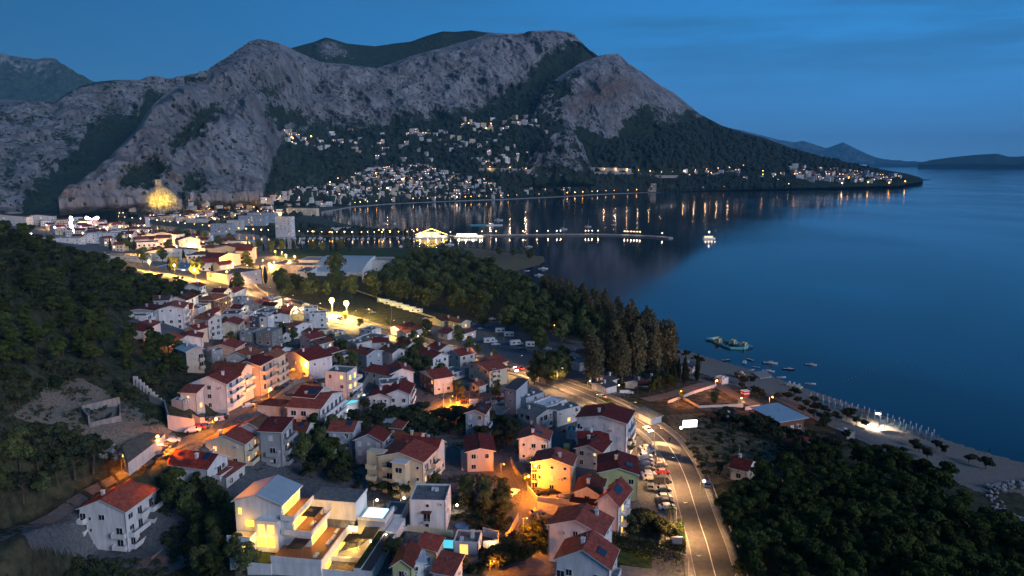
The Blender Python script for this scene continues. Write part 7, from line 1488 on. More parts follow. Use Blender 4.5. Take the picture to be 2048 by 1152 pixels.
forest(['broad', 'olive'], [(640, 690), (720, 715), (730, 740), (690, 760), (640, 715)], 12, 4.5, .5, .7, 'dark tree behind the hotel', 'trees behind the hotel', 15)
forest(['broad', 'olive'], [(930, 780), (1010, 770), (1030, 790), (960, 812), (900, 790), (860, 800)], 9, 4.2, .35, .5, 'tree around the frame shed', 'trees round the frame shed', 16)
forest(['broad', 'cypress', 'olive'], [(420, 650), (560, 640), (640, 670), (620, 690), (520, 690), (440, 700)], 16, 5, .45, .65, 'small garden tree among the upper houses', 'upper garden trees', 17)
forest(['broad'], [(1060, 770), (1080, 745), (1130, 748), (1120, 775)], 6, 5, .8, 1.0, 'big dark tree beside the highway and the terrace building', 'big trees by the terrace building', 18)
for px, py, s in ((1080, 765, 1.0), (1100, 772, 1.05), (1118, 768, .9)): p = ground(px, py); tree('broad', p.x, p.y, s, 'big dark tree beside the highway and the terrace building', 'big trees by the terrace building')
forest(['broad', 'shrub'], [(760, 660), (900, 705), (1010, 735), (1010, 720), (900, 690), (780, 650)], 22, 5, .35, .55, 'roadside tree behind the highway wall', 'roadside trees', 19)
for px, py, s, l in ((918, 690, .85, 'round tree right of the lit garden lamp, before the reception'), (855, 668, .75, 'round tree with the yellow lamp in it'), (940, 700, .6, 'round tree in front of the camp reception'), (1080, 712, 1.1, 'big round tree with visible pale trunk on the gravel square'), (965, 655, .8, 'greyish tree beside the camp reception'), (475, 585, .9, 'dark umbrella-shaped tree above the small white house'), (690, 640, .45, 'small dark tree right of the playing field lamp'), (720, 655, .5, 'dark round tree at the highway behind the playing field'), (1057, 975, .35, 'small tree at the lane wall'), (1250, 842, .42, 'small bushy tree at the inside of the highway bend'), (1260, 905, .36, 'dark bush tree beside the four-storey white block')):
 p = ground(px, py); tree('broad', p.x, p.y, s, l)
forest('broad', [(560, 600), (640, 597), (740, 597), (860, 620), (960, 640), (1040, 650), (1080, 640), (1060, 590), (1000, 560), (940, 530), (830, 525), (760, 555), (745, 578), (600, 585), (560, 585)], 140, 11, .95, 1.3, 'broadleaf tree of the green camp grove behind the playing field', 'camp grove trees', 20)
forest('broad', [(1010, 660), (1100, 610), (1160, 615), (1220, 660), (1180, 700), (1100, 690), (1050, 690)], 46, 8, .95, 1.25, 'tall dense tree of the camp wood near the sea', 'seaside camp trees', 21)
forest('poplar', [(1080, 610), (1180, 620), (1250, 665), (1300, 700), (1250, 700), (1160, 650)], 26, 7, .85, 1.05, 'poplar on the sea side of the camp wood', 'seaside poplars', 22)
for px, py, s in ((1182, 768, 1.0), (1192, 766, .95), (1232, 765, 1.05), (1244, 768, 1.0), (1222, 760, 1.0), (1262, 755, 1.1), (1275, 760, 1.0), (1290, 752, 1.05), (1305, 756, 1.1), (1318, 750, .95), (1335, 752, 1.0), (1252, 745, 1.15), (1282, 742, 1.2), (1300, 740, 1.1), (1268, 738, 1.1), (1240, 742, 1.05), (1325, 740, 1.0), (1342, 745, .9)):
 p = ground(px, py); tree('poplar', p.x, p.y, s * 1.08, 'tall slender poplar in the row above the highway bungalows', 'tall poplars')
forest('cypress', [(1350, 790), (1400, 770), (1395, 740), (1350, 745), (1325, 770)], 12, 3.2, .7, .95, 'dark cypress beside the beach hut', 'cypresses by the beach hut', 23)
forest(['broad', 'pine'], [(1300, 800), (1345, 795), (1345, 770), (1310, 765)], 7, 4, .5, .7, 'dark tree between the bungalows and the white wall', 'trees by the white wall', 24)
p = ground(1362, 800); tree('broad', p.x, p.y, .38, 'tree glowing orange from the lamp inside it'); p = ground(1427, 812); tree('broad', p.x, p.y, .5, 'lone round tree inside the walled field')
forest('olive', [(1330, 900), (1420, 850), (1500, 850), (1600, 900), (1560, 930), (1480, 960), (1400, 960), (1350, 920)], 38, 4.6, .5, .85, 'grey olive bush in the dry field beside the highway', 'olive field', 25)
forest(['shrub', 'olive'], [(1290, 850), (1330, 860), (1400, 960), (1420, 1040), (1405, 1040), (1370, 960), (1320, 890)], 24, 2.4, .6, 1.0, 'bush at the foot of the highway embankment', 'embankment bushes', 26)
forest(['olive'], [(1470, 850), (1560, 860), (1680, 905), (1640, 900), (1560, 890)], 16, 4, 1.1, 1.5, 'shade tree behind the beach restaurant', 'trees behind the restaurant', 27)
for px, py in ((1372, 716), (1389, 722), (1350, 712), (1402, 728), (1486, 782), (1505, 790), (1520, 796), (1500, 768), (1485, 770), (1555, 800), (1590, 792), (1575, 800), (1594, 808), (1612, 815), (1630, 826), (1650, 828), (1628, 808), (1605, 826), (1628, 838), (1672, 842), (1692, 840), (1648, 845), (1698, 836), (1712, 850), (1731, 856), (1642, 858), (1652, 855), (1706, 895), (1690, 880), (1755, 908), (1826, 893), (1836, 905), (1853, 918), (1875, 898), (1888, 908), (1938, 925), (1972, 938), (1775, 905), (1440, 840), (1456, 832)):
 p = ground(px, py); tree('olive', p.x, p.y, rnd.uniform(.8, 1.15), 'small tamarisk tree on the beach sand', 'beach tamarisks')
forest(['shrub', 'olive'], [(1240, 1040), (1290, 1040), (1350, 1070), (1350, 1090), (1260, 1070)], 16, 2.2, .8, 1.3, 'garden bush near the arched loggia house', 'corner garden bushes', 28)
forest(['shrub', 'olive'], [(770, 1090), (790, 1120), (900, 1115), (1000, 1130), (960, 1150), (800, 1160)], 14, 2.6, .9, 1.4, 'bush near the bottom lane', 'bottom lane bushes', 29)
forest(['shrub', 'olive', 'scrub'], [(690, 960), (820, 985), (800, 1000), (600, 950), (620, 920)], 16, 2.6, .8, 1.3, 'bush on the rubble plot', 'rubble plot bushes', 30)
forest(['olive', 'shrub'], [(1012, 1090), (1030, 1070), (1062, 1062), (1096, 1074), (1098, 1100), (1050, 1122), (1010, 1130)], 26, 2.0, .8, 1.3, 'bush in the dark garden right of the lower lane', 'lower lane garden', 41)
forest(['olive', 'shrub'], [(930, 1120), (1000, 1108), (1010, 1140), (940, 1150)], 10, 2.0, .8, 1.3, 'bush in the corner below the lower lane', 'lane corner garden', 42)
forest(['broad'], [(985, 505), (1075, 500), (1090, 510), (1060, 522), (990, 512)], 9, 9, .55, .75, 'dark bushy tree on the sandy spit', 'spit trees', 31)
forest(['broad', 'cypress'], [(500, 500), (700, 495), (700, 506), (500, 512)], 26, 9, .8, 1.2, 'dark tree on the near river bank', 'river bank trees', 32)
forest(['broad', 'cypress'], [(150, 470), (480, 480), (560, 560), (520, 590), (440, 590), (380, 560), (200, 500)], 60, 13, .9, 1.3, 'dark tree between the town blocks', 'town trees', 33)
p = ground(815, 492); tree('broad', p.x, p.y, 1.0, 'single round tree on the river wall left of the bright ship'); p = ground(905, 525); tree('broad', p.x, p.y, 1.0, 'round tree beside the slipway on the spit'); p = ground(672, 570); tree('broad', p.x, p.y, 2.1, 'huge round tree in front of the pale blue sports hall roof')
forest(['olive'], [(1600, 905), (1700, 915), (1640, 930), (1560, 935)], 10, 3.5, 1.2, 1.8, 'tree at the edge between beach path and pine wood', 'wood edge trees', 34)
# scrub on the near ground: uncountable low tufts as one object
def scrubmass(name, polys, n, size, key, seed):
 rs_ = np.random.RandomState(seed); V = []; k = 0
 for poly, cnt in polys:
  W = [ground(*p) for p in poly]; w = [(p.x, p.y) for p in W]; xs = [a[0] for a in w]; ys = [a[1] for a in w]
  X = rs_.uniform(min(xs), max(xs), cnt * 4); Y = rs_.uniform(min(ys), max(ys), cnt * 4); ok = inpoly(X, Y, w) & inpoly(X, Y, NEAR) & (fbm(np.stack([X / 9, Y / 9, X * 0], -1), 3) > -.12); X, Y = X[ok][:cnt], Y[ok][:cnt]
  keep = np.ones(len(X), bool)
  for (hx, hy, g_, yw, a_, b_, h_, l_) in REG:
   dx, dy = X - hx, Y - hy; u = dx * math.cos(yw) + dy * math.sin(yw); v = -dx * math.sin(yw) + dy * math.cos(yw); keep &= ~((u > -.5) & (u < a_ + .5) & (v > -.5) & (v < b_ + .5))
  for nn, m_, ww, Q in ROADL:
   for q in Q[::2]: keep &= np.hypot(X - q[0], Y - q[1]) > ww / 2 + 1.6
  V.append(np.column_stack([X[keep], Y[keep], H(X[keep], Y[keep])]))
 P = np.concatenate(V); m = 9; n_ = len(P); s = rs_.uniform(.5, 1.3, n_) * size; d = rs_.normal(size=(n_, m, 3)); d /= np.linalg.norm(d, axis=2)[..., None]; d[..., 2] = np.abs(d[..., 2])
 C = P[:, None, :] + d * s[:, None, None] * np.array([1, 1, .7]); t = rs_.normal(size=(n_, m, 3)); t /= np.linalg.norm(t, axis=2)[..., None]; b_ = np.cross(d, t); sz = (s * .42)[:, None, None]
 VV = np.stack([C - t * sz, C + b_ * sz, C + t * sz, C - b_ * sz], 2).reshape(-1, 3); F_ = np.arange(len(VV)).reshape(-1, 4); o = link(name, mesh(name, VV, F_, [M[key]])); return tag(o, kind='stuff')
scrubmass('hillside_scrub', [([(-160, 480), (0, 470), (380, 590), (420, 620), (250, 640), (380, 740), (380, 790), (320, 850), (200, 880), (-160, 1000)], 5200), ([(-100, 1040), (150, 1110), (420, 1110), (480, 1180), (-100, 1200)], 900), ([(320, 960), (440, 960), (500, 1080), (420, 1180), (330, 1100)], 900)], 0, .8, 'leaf_olive', 2)
scrubmass('garden_scrub', [([(600, 860), (760, 790), (1030, 850), (1060, 920), (860, 890), (720, 960), (620, 960)], 1500), ([(900, 1000), (1030, 1010), (1030, 1060), (960, 1070), (900, 1050)], 500), ([(1290, 870), (1330, 850), (1420, 830), (1620, 880), (1560, 960), (1420, 1000), (1380, 960)], 350), ([(420, 640), (700, 680), (900, 760), (1000, 790), (900, 800), (700, 760), (420, 700)], 1300), ([(1060, 800), (1140, 860), (1060, 900), (1000, 850)], 300)], 0, .55, 'leaf_hedge', 3)
# ------------------------------------------------------------------ harbour, middle distance
from mathutils.bvhtree import BVHTree
def bvh_of(o):
 me = o.data; v = np.empty(len(me.vertices) * 3, np.float32); me.vertices.foreach_get('co', v); v = v.reshape(-1, 3); f = np.empty(len(me.loops), np.int32); me.loops.foreach_get('vertex_index', f); return BVHTree.FromPolygons(v.tolist(), f.reshape(-1, 4).tolist())
BV = [bvh_of(MAIN), bvh_of(SHO)]
def hit(px, py):
 r = Vector(ray(px, py)).normalized(); best = None; nrm = None
 for b_ in BV:
  p, n_, i, d = b_.ray_cast(Vector((0, 0, CH)), r)
  if p is not None and (best is None or d < best[0]): best = (d, p, n_)
 g = ground(px, py)
 dg = (g - Vector((0, 0, CH))).length
 if best is None or (dg < best[0] and g.z > 0.3): return g
 return best[1]
# breakwater
BW = [(858, 474), (940, 472), (1040, 471.5), (1120, 470.5), (1200, 470.5), (1260, 472), (1310, 474.5), (1342, 477.5)]; W_ = [Vector(at(*b_, 0)) for b_ in BW]; c0 = W_[0]; m = MB()
for i in range(len(W_) - 1):
 a_, b_ = W_[i] - c0, W_[i + 1] - c0; d = (b_ - a_).normalized(); s = Vector((d.y, -d.x, 0)) * 4.5; m.prism([(a_.x - s.x, a_.y - s.y), (a_.x + s.x, a_.y + s.y), (b_.x + s.x, b_.y + s.y), (b_.x - s.x, b_.y - s.y)], -3, 1.7, 'sand_conc')
 n = int((b_ - a_).length / 2.4)
 for k in range(n):
  p = a_.lerp(b_, k / n); 
  for sg in (-1, 1): m.sphere((p.x + sg * s.x * 1.15 + rs.uniform(-.6, .6), p.y + sg * s.y * 1.15, .5 + rs.uniform(-.2, .6)), rs.uniform(.7, 1.4), 'rockpile', 5, 4, .8)
tag(m.build('breakwater', None, c0), 'long low stone breakwater running out into the bay', 'breakwater')
_FL = {}
def flamp(p, k='far_warm', r=.75, h=6, label='', group=None, name='street_lamp'):
 if (k, r, h) not in _FL:
  m = MB(); m.tube((0, 0, -1), (0, 0, h), .12, .08, 'pole', 5); m2 = MB(); m2.sphere((0, 0, h), r, k, 6, 5); _FL[(k, r, h)] = (m.data('pole'), m2.data('bulb'))  # far bulb swollen so its shape carries the glare
 a_, b_ = _FL[(k, r, h)]; o = empty(name, p, 0, label, 'street lamp', group); link('pole', a_, o); link('bulb', b_, o); return o
def bwpos(px):
 y_ = np.interp(px, [b_[0] for b_ in BW], [b_[1] for b_ in BW]); p = Vector(at(px, y_, 0)); p.z = 1.7; return p
for px in (901, 964, 992, 1019, 1046, 1074, 1096, 1114, 1121, 1171, 1177, 1184, 1196, 1249, 1255, 1262, 1268, 1274, 1280, 1324): point(flamp(bwpos(px), 'far_warm', .5, 4.5, 'lamp post on the stone breakwater', 'breakwater lamps'), 3.8, (1, .75, .5), 150, .3)
# moored boats of the quay
for i in range(26):
 px = 566 + i * 10.8 + rs.uniform(-3, 3)
 if 835 < px < 890: continue
 y_ = 477 + rs.uniform(-.3, 2.0); boat(px, y_ if px < 840 else 477, rs.uniform(7, 12), rs.uniform(60, 110), 'white boat moored along the river quay', rs.choice(('motor', 'motor', 'sail')), 'boats moored along the river quay')
for px, y_ in ((789, 446), (770, 446), (710, 470), (785, 470), (802, 492), (899, 488), (640, 486), (604, 484)): boat(px, y_ + 2, 11, rs.uniform(0, 180), 'boat anchored in the river basin', 'sail' if px < 790 else 'motor', 'boats in the river basin')
# the two bright ships and the excursion boat
def ship(px, py, L_, hh, decks, k, label, ang, string=True, lamps=True, hullk='white'):
 p = Vector(at(px, py, 0)); r = empty('ship', (p.x, p.y, 0), R(ang), label, 'ship'); W = L_ * .12; m = MB(); pts = [(-L_ / 2, -W), (L_ * .3, -W), (L_ * .5, 0), (L_ * .3, W), (-L_ / 2, W)]
 m.prism(pts, -1, hh, hullk, 'deckwood'); m.build('hull', r); m = MB()
 for d in range(decks): s = 1 - .16 * d; m.box(-L_ * .42 * s, -W * .8, hh + d * 2.4 + .01, L_ * .28 * s, W * .8, hh + d * 2.4 + 2.2, 'white'); m.box(-L_ * .44 * s, -W * .9, hh + d * 2.4 + 2.21, L_ * .3 * s, W * .9, hh + d * 2.4 + 2.38, 'trim')
 m.build('superstructure', r)
 for d in range(decks):
  s = 1 - .16 * d; n = int(L_ * .7 * s / 2.2)
  for i in range(n):
   x_ = -L_ * .40 * s + i * 2.2
   for sg in (-1, 1): w_ = MB(); w_.box(x_, sg * (W * .8 + .02) - .03, hh + d * 2.4 + .7, x_ + 1.5, sg * (W * .8 + .02) + .03, hh + d * 2.4 + 1.8, k); w_.build('window', r)
 m = MB(); top = hh + decks * 2.4 + 4; m.tube((0, 0, hh), (0, 0, top), .14, .1, 'pole'); m.build('mast', r)
 if string:
  m = MB()
  for sg in (-1, 1):
   for i in range(17): t = i / 16; m.sphere((sg * L_ * .48 * t, 0, top * (1 - t) + (hh + 1.2) * t), .34, 'far_warm' if 'yellow' not in label else 'bulb_yel', 6, 4)
  m.build('light_string', r)
 if lamps:
  for u in (-.35, -.1, .15, .38): point(r, hh + 1.6, (1, .7, .3) if 'yellow' in label else (1, .85, .7), (1400 if L_ > 20 else 90) * (L_ / 40), .5, u * L_, -W - 1.2)
 return r
ship(863, 474.5, 42, 2.4, 2, 'lit_yellow', 'excursion ship outlined in yellow lights at the quay end', 2); ship(938, 474, 38, 2.2, 1, 'lit_white', 'white lit restaurant ship on the breakwater, right of the yellow one', 0, False)
e_ = ship(1418, 478, 17, 1.6, 1, 'lit_warm', 'small excursion boat with reddish deck lights leaving the harbour', 8, False); m = MB(); m.sphere((0, 0, 9), .55, 'bulb_white'); m.tube((0, 0, 4), (0, 0, 9), .08, .06, 'pole'); m.build('masthead_light', e_)
# sports hall, stadium building
def blockpx(L, C, Rr, h, label, wk='white', rk='flatroof', **kw): kw.setdefault('gz', 3.0); return house(L, C, Rr, h, kw.pop('axis', 'x'), wk, rk, kw.pop('fl', 3), kw.pop('cx', 5), kw.pop('cy', 3), label=label, rtype=kw.pop('rtype', 'flat'), name=kw.pop('name', 'building'), cat=kw.pop('cat', 'building'), mxl=kw.pop('mxl', 90), **kw)
p0 = ground(622, 551, 0); p1 = ground(724, 553, 0); wv = (p1 - p0); Ls = wv.length; an = math.atan2(wv.y, wv.x); r = empty('sports_hall', p0, an, 'sports hall with big curved pale blue roof behind the huge round tree', 'sports hall'); m = MB(); n = 14; Dp = 42
for i in range(n):
 t0, t1 = i / n, (i + 1) / n; z0, z1 = 3.5 + 8.5 * math.sin(t0 * 1.5708) ** .8, 3.5 + 8.5 * math.sin(t1 * 1.5708) ** .8; m.poly([(0, t0 * Dp, z0), (Ls, t0 * Dp, z0), (Ls, t1 * Dp, z1), (0, t1 * Dp, z1)], 'metalroof')
 m.poly([(0, t0 * Dp, 0), (0, t1 * Dp, 0), (0, t1 * Dp, z1), (0, t0 * Dp, z0)][::-1], 'white'); m.poly([(Ls, t0 * Dp, 0), (Ls, t1 * Dp, 0), (Ls, t1 * Dp, z1), (Ls, t0 * Dp, z0)], 'white')
m.box(0, -.2, -2, Ls, -.01, 3.5, 'white'); m.build('roof', r); m = MB()
for i in range(9): u = Ls * i / 8; m.box(u - .12, -.1, 3.4, u + .12, .2, 3.9, 'trim')
m.build('roof_seam', r)
blockpx((542, 527), (640, 531), (660, 521), 7, 'long low stadium building with lit doors', 'pinkish', 'flatroof', fl=2, cx=10, cy=0, lit=.4)
blockpx((600, 519), (786, 521), (790, 514), 9, 'long grandstand roof line behind the sports hall', 'offwhite', 'sand_conc', fl=2, cx=14, cy=0)
blockpx((725, 545), (736, 546), (748, 538), 6, 'white annex right of the sports hall', 'white', 'flatroof', cx=1)
blockpx((595, 541), (618, 543), (624, 533), 6, 'white annex left of the sports hall', 'white', 'flatroof', cx=2)
# supermarket with blue lit fascia, lit square
SM = blockpx((314, 533), (372, 537), (398, 524), 5.5, 'supermarket with blue roof edge and glaring white windows', 'white', 'blue', fl=1, cx=0, cy=0)[0]; rg = REG[-1]
for i in range(8): m = MB(); m.box(-.08, 1 + i * (rg[5] - 2) / 8, .6, -.03, 1 + (i + .8) * (rg[5] - 2) / 8, 4.2, 'sm_lit'); m.build('window', SM)
for i in range(4): point(SM, 4.5, (1, .8, .4), 5200, .6, -12, (i + .5) * rg[5] / 4)
for px, py, pw in ((280, 525, 5000), (300, 545, 5000), (350, 552, 6000), (400, 545, 6000), (440, 540, 5000), (455, 565, 6000), (500, 560, 3500), (390, 560, 5000), (540, 545, 1800), (330, 520, 3500), (580, 540, 1600), (590, 530, 1200)):
 o = flamp(ground(px, py), 'bulb_sodium', .8, 8, 'yellow lamp of the bright shopping square', 'shopping square lamps'); point(o, 7, (1, .50, .09), pw * 8, .5)
blockpx((413, 531), (455, 549), (472, 537), 13, 'angular shopping block with black roof and orange-lit side', 'pinkish', 'darkroof', fl=3, cx=3, cy=3, lit=.4, la=30, lb=24)
blockpx((391, 512), (432, 519), (446, 508), 9, 'long hall with ridge-lit dark red roof', 'cream', 'redroof', fl=2, cx=5, cy=1, rtype='gable', rise=3.5, axis='y')
blockpx((438, 494), (491, 500), (492, 486), 11, 'cream apartment block with dormered red roof', 'cream', 'redroof', fl=3, cx=5, cy=1, rtype='gable', rise=4, la=26)
for i, (l, c, r_, h, wk, rk, lb_) in enumerate([((235, 505), (285, 512), (300, 499), 12, 'offwhite', 'flatroof', 'long pale apartment block left of the shopping square'), ((285, 505), (395, 500), (400, 492), 11, 'offwhite', 'redroof', 'very long pale apartment row behind the supermarket'), ((366, 483), (400, 478), (402, 470), 13, 'offwhite', 'brownroof', 'big apartment block with mansard roof right of the church'),
 ((0, 433), (14, 436), (20, 430), 16, 'offwhite', 'flatroof', 'tower block at the far left edge of town'), ((14, 428), (52, 434), (58, 426), 18, 'offwhite', 'brownroof', 'large apartment block left of the stage lights'), ((54, 432), (106, 433), (110, 427), 14, 'offwhite', 'brownroof', 'long apartment block behind the large one at left'),
 ((120, 470), (158, 476), (190, 458), 12, 'white', 'flatroof', 'modern white school block with overhanging grey roof'), ((166, 468), (200, 468), (206, 458), 13, 'white', 'flatroof', 'white cultural hall behind the modern school block'), ((192, 463), (243, 466), (250, 455), 14, 'white', 'flatroof', 'large white hall with stepped roofs'), ((165, 505), (192, 508), (218, 500), 7, 'white', 'darkroof', 'white villa with solar roof at the foot of the ridge'),
 ((196, 520), (225, 523), (237, 514), 7, 'white', 'flatroof', 'white flat house lowest at the foot of the ridge'), ((330, 465), (352, 470), (374, 462), 12, 'white', 'redroof', 'white gabled block right of the church'), ((293, 470), (318, 472), (325, 466), 9, 'cream', 'redroof', 'church nave with one glowing round window'), ((560, 432), (580, 434), (590, 428), 24, 'white', 'flatroof', 'tall white hotel tower on the peninsula'),
 ((487, 430), (530, 432), (534, 426), 15, 'bluegrey', 'flatroof', 'grey-blue apartment slab on the peninsula, front'), ((505, 424), (548, 426), (552, 420), 16, 'bluegrey', 'flatroof', 'grey-blue apartment slab on the peninsula, rear'), ((430, 446), (462, 448), (466, 442), 12, 'bluegrey', 'flatroof', 'grey apartment slab by the river bank trees'), ((458, 440), (482, 441), (490, 436), 13, 'offwhite', 'flatroof', 'pale apartment slab right of the river bank trees'),
 ((390, 435), (432, 438), (436, 430), 6, 'metalroof', 'metalroof', 'low hall with pale blue roof on the peninsula'), ((470, 478), (500, 482), (508, 472), 9, 'bluegrey', 'flatroof', 'blue-grey block on the near river bank'), ((583, 415), (632, 417), (634, 413), 12, 'cream', 'sand_conc', 'long lit waterfront hotel with arcaded front at the beach corner'), ((669, 454), (695, 456), (699, 450), 6, 'white', 'metalroof', 'low hall with slatted pale roof among marina trees')]):
 house(l, c, r_, h, 'x', wk, rk, max(2, int(h / 3.2)), 6, 3, label=lb_, rtype='gable' if rk in ('redroof', 'brownroof') else 'flat', name='town_block', cat='apartment block' if 'church' not in lb_ else 'church', mxl=95, lit=.14 if 'waterfront' not in lb_ else .8, shut=.1, la=14, gz=2.5)
# church tower
p = ground(297, 467); r = empty('church_tower', p, R(20), 'slim pale church tower beside the nave with a glowing window', 'church tower'); m = MB(); m.box(-2.4, -2.4, -2, 2.4, 2.4, 22, 'white'); m.build('shaft', r); m = MB(); m.box(-2.7, -2.7, 22, 2.7, 2.7, 22.6, 'trim'); [m.poly([(-2.4, -2.4, 22.6), (2.4, -2.4, 22.6), (0, 0, 27)], 'redroof'), m.poly([(2.4, -2.4, 22.6), (2.4, 2.4, 22.6), (0, 0, 27)], 'redroof'), m.poly([(2.4, 2.4, 22.6), (-2.4, 2.4, 22.6), (0, 0, 27)], 'redroof'), m.poly([(-2.4, 2.4, 22.6), (-2.4, -2.4, 22.6), (0, 0, 27)], 'redroof')]; m.build('roof', r)
# fortress on its floodlit crag
p = hit(322, 408); c0 = p.copy(); r = empty('rock_crag', c0, 0, 'floodlit yellow crag rising above the old town roofs', 'rock'); bm = bmesh.new(); bmesh.ops.create_icosphere(bm, subdivisions=5, radius=1)
Vv = np.array([v.co[:] for v in bm.verts]); N1 = fbm(Vv * 2.6 + 5, 5, True); N2 = fbm(Vv * 7 + 9, 3, True); hgt = 1 - .35 * np.hypot(Vv[:, 0], Vv[:, 1])
for v, a1_, a2_ in zip(bm.verts, N1, N2): k = 1 + .22 * a1_ + .10 * a2_; x_, y_, z_ = v.co; v.co = (x_ * 25 * k, y_ * 16 * k, (max(z_, -.5) * 24 * k) * (1 - .5 * abs(x_)))
me = bpy.data.meshes.new('crag_rock'); bm.to_mesh(me); bm.free(); me.materials.append(M['rock_floodlit']); link('crag_rock', me, r)
t = empty('fortress_tower', (c0.x - 1, c0.y, c0.z + 24), R(15), 'floodlit square fortress tower on top of the yellow crag', 'tower'); m = MB(); m.box(-4.5, -4.5, -8, 4.5, 4.5, 17, 'rock_floodlit'); m.build('shaft', t); m = MB()
for i in range(4):
 for u in range(4): q = -4.7 + u * 2.7; m.box(*( (q, -4.8, 17, q + 1.4, -4.2, 18.6) if i == 0 else (q, 4.2, 17, q + 1.4, 4.8, 18.6) if i == 1 else (-4.8, q, 17, -4.2, q + 1.4, 18.6) if i == 2 else (4.2, q, 17, 4.8, q + 1.4, 18.6)), 'rock_floodlit')
m.build('battlement', t)
for i, (dx, dy, dz, pw, ss) in enumerate(((-14, -20, 12, 700000, 36), (24, -46, 6, 380000, 66), (-36, -46, 4, 600000, 56), (2, -60, 2, 420000, 50), (40, -36, 4, 300000, 76))):
 f_ = empty('floodlight', (c0.x + dx, c0.y + dy, c0.z + dz), 0, 'yellow floodlight aimed at the fortress crag', 'floodlight', 'fortress floodlights'); m = MB(); m.box(-.5, -.3, -.4, .5, .3, .4, 'pole'); m.build('housing', f_)
 l_ = bpy.data.lights.new('lamp_light', 'SPOT'); l_.energy = pw; l_.color = (1, .62, .08); l_.spot_size = R(ss); l_.spot_blend = .8; l_.shadow_soft_size = .6; lo = bpy.data.objects.new('lamp_light', l_); COL.objects.link(lo); lo.parent = f_
 tgt = Vector((c0.x, c0.y, c0.z + (34 if i == 0 else 12))); lo.rotation_euler = (tgt - f_.location).to_track_quat('-Z', 'Y').to_euler()
p = hit(403, 150); m = MB(); m.box(-5, -5, -6, 5, 5, 9, 'concrete'); m.box(-6, -6, -6, 14, 6, 3, 'concrete'); tag(m.build('fortress_ruin', None, p), 'tiny pale fortress ruin on the mountain crest', 'ruin')
# stage lights of the fairground
for px, py, k, s_, hh, l in ((145, 462, 'stage_pink', 2.6, 16, 'dazzling white fairground tower'), (186, 452, 'stage_pink', 3.6, 14, 'dazzling white bow-shaped fairground light'), (111, 462, 'stage_pink', 1.2, 9, 'white fairground lamp on the school roof side'), (62, 466, 'stage_pink', 1.2, 3, 'bluish white lamp left of the school')):
 p = ground(px, py + 6); r = empty('fairground_light', p, 0, l, 'light'); m = MB(); m.tube((0, 0, -1), (0, 0, hh), .4, .3, 'pole'); m.build('mast', r); m = MB()
 if 'tower' in l:
  for z_ in np.linspace(2, hh + 6, 8): m.sphere((rs.uniform(-1, 1), 0, z_), 1.9, k, 8, 6)  # balls enlarged so their shape carries the glow of the lights
  for i in range(16): m.sphere((i * 2.3 - 4, rs.uniform(-2, 2), rs.uniform(.5, 5)), rs.uniform(.5, 1.3), k, 6, 5)
 elif 'bow' in l:
  for i in range(9): u = (i - 4) * 1.9; m.sphere((u, 0, hh + abs(u) * .3), .8 + .35 * abs(i - 4), k, 8, 6)
 else: m.sphere((0, 0, hh), s_, k, 8, 6)
 m.build('bulb', r)
p = hit(10, 412); r = empty('gallery_building', p, 0, 'small building with green and orange neon at the left canyon foot', 'building'); m = MB(); m.box(-14, -6, -6, 12, 6, 14, 'concrete'); m.build('wall', r); m = MB(); m.box(-12, -6.3, -1, 12, -6.05, .6, 'led_green'); m.build('green_neon', r); m = MB(); m.box(-14, -6.3, 11, 8, -6.05, 12.2, 'lit_yellow'); m.build('orange_neon', r)
# ------------------------------------------------------------------ distant houses, one object each
FW = ['white', 'offwhite', 'cream', 'pinkish', 'bluegrey']
def fhmesh(seed):
 q = random.Random(seed); m = MB(); a_, b_, h = q.uniform(9, 14), q.uniform(8, 12), q.choice((5.5, 6.5, 8.5, 9.5)); w_ = q.choice(FW[:4] if seed % 3 else FW); flat = q.random() < .45; m.box(-a_ / 2, -b_ / 2, -6, a_ / 2, b_ / 2, h, w_, 'flatroof')
 if not flat:
  r_ = MB(); rise = 2.2; z_ = h
  for s in (-1, 1): m.poly([(-a_ / 2 - .4, s * (b_ / 2 + .4), z_ - .3), (a_ / 2 + .4, s * (b_ / 2 + .4), z_ - .3), (a_ / 2 + .4, 0, z_ + rise), (-a_ / 2 - .4, 0, z_ + rise)][::s], q.choice(('redroof', 'brownroof', 'redroof')))
  for s in (-1, 1): m.poly([(s * a_ / 2, -b_ / 2, z_), (s * a_ / 2, b_ / 2, z_), (s * a_ / 2, 0, z_ + rise)][::s], w_)
 fl = int(h / 2.8)
 for f in range(fl):
  n = int(a_ / 2.8)
  for i in range(n):
   if q.random() < .2: continue
   u = -a_ / 2 + a_ * (i + .5) / n; lit_ = q.random() < .045; m.box(u - .6, -b_ / 2 - .06, f * 2.8 + .9, u + .6, -b_ / 2 - .01, f * 2.8 + 2.2, 'lit_far' if lit_ else 'glass')
  if q.random() < .6: m.box(-a_ * .3, -b_ / 2 - 1.3, f * 2.8 - .1, a_ * .3, -b_ / 2 - .07, f * 2.8 + .8, w_)
 return m.data('distant_house')
FH = [fhmesh(i) for i in range(14)]
def farh(px, py, label, group, s=1.0):
 p = hit(px, py); 
 if p.z < .4: return None
 yaw = math.atan2(p.x, p.y) * -1 + rs.uniform(-.6, .6); o = link('old_town_house' if 'old-town' in label else 'town_house' if 'town house' in label else 'hillside_house', rs.choice(FH), None, p, yaw, s * rs.uniform(.8, 1.2)); tag(o, label, 'house', group); FP.append(p); return o
FP = []
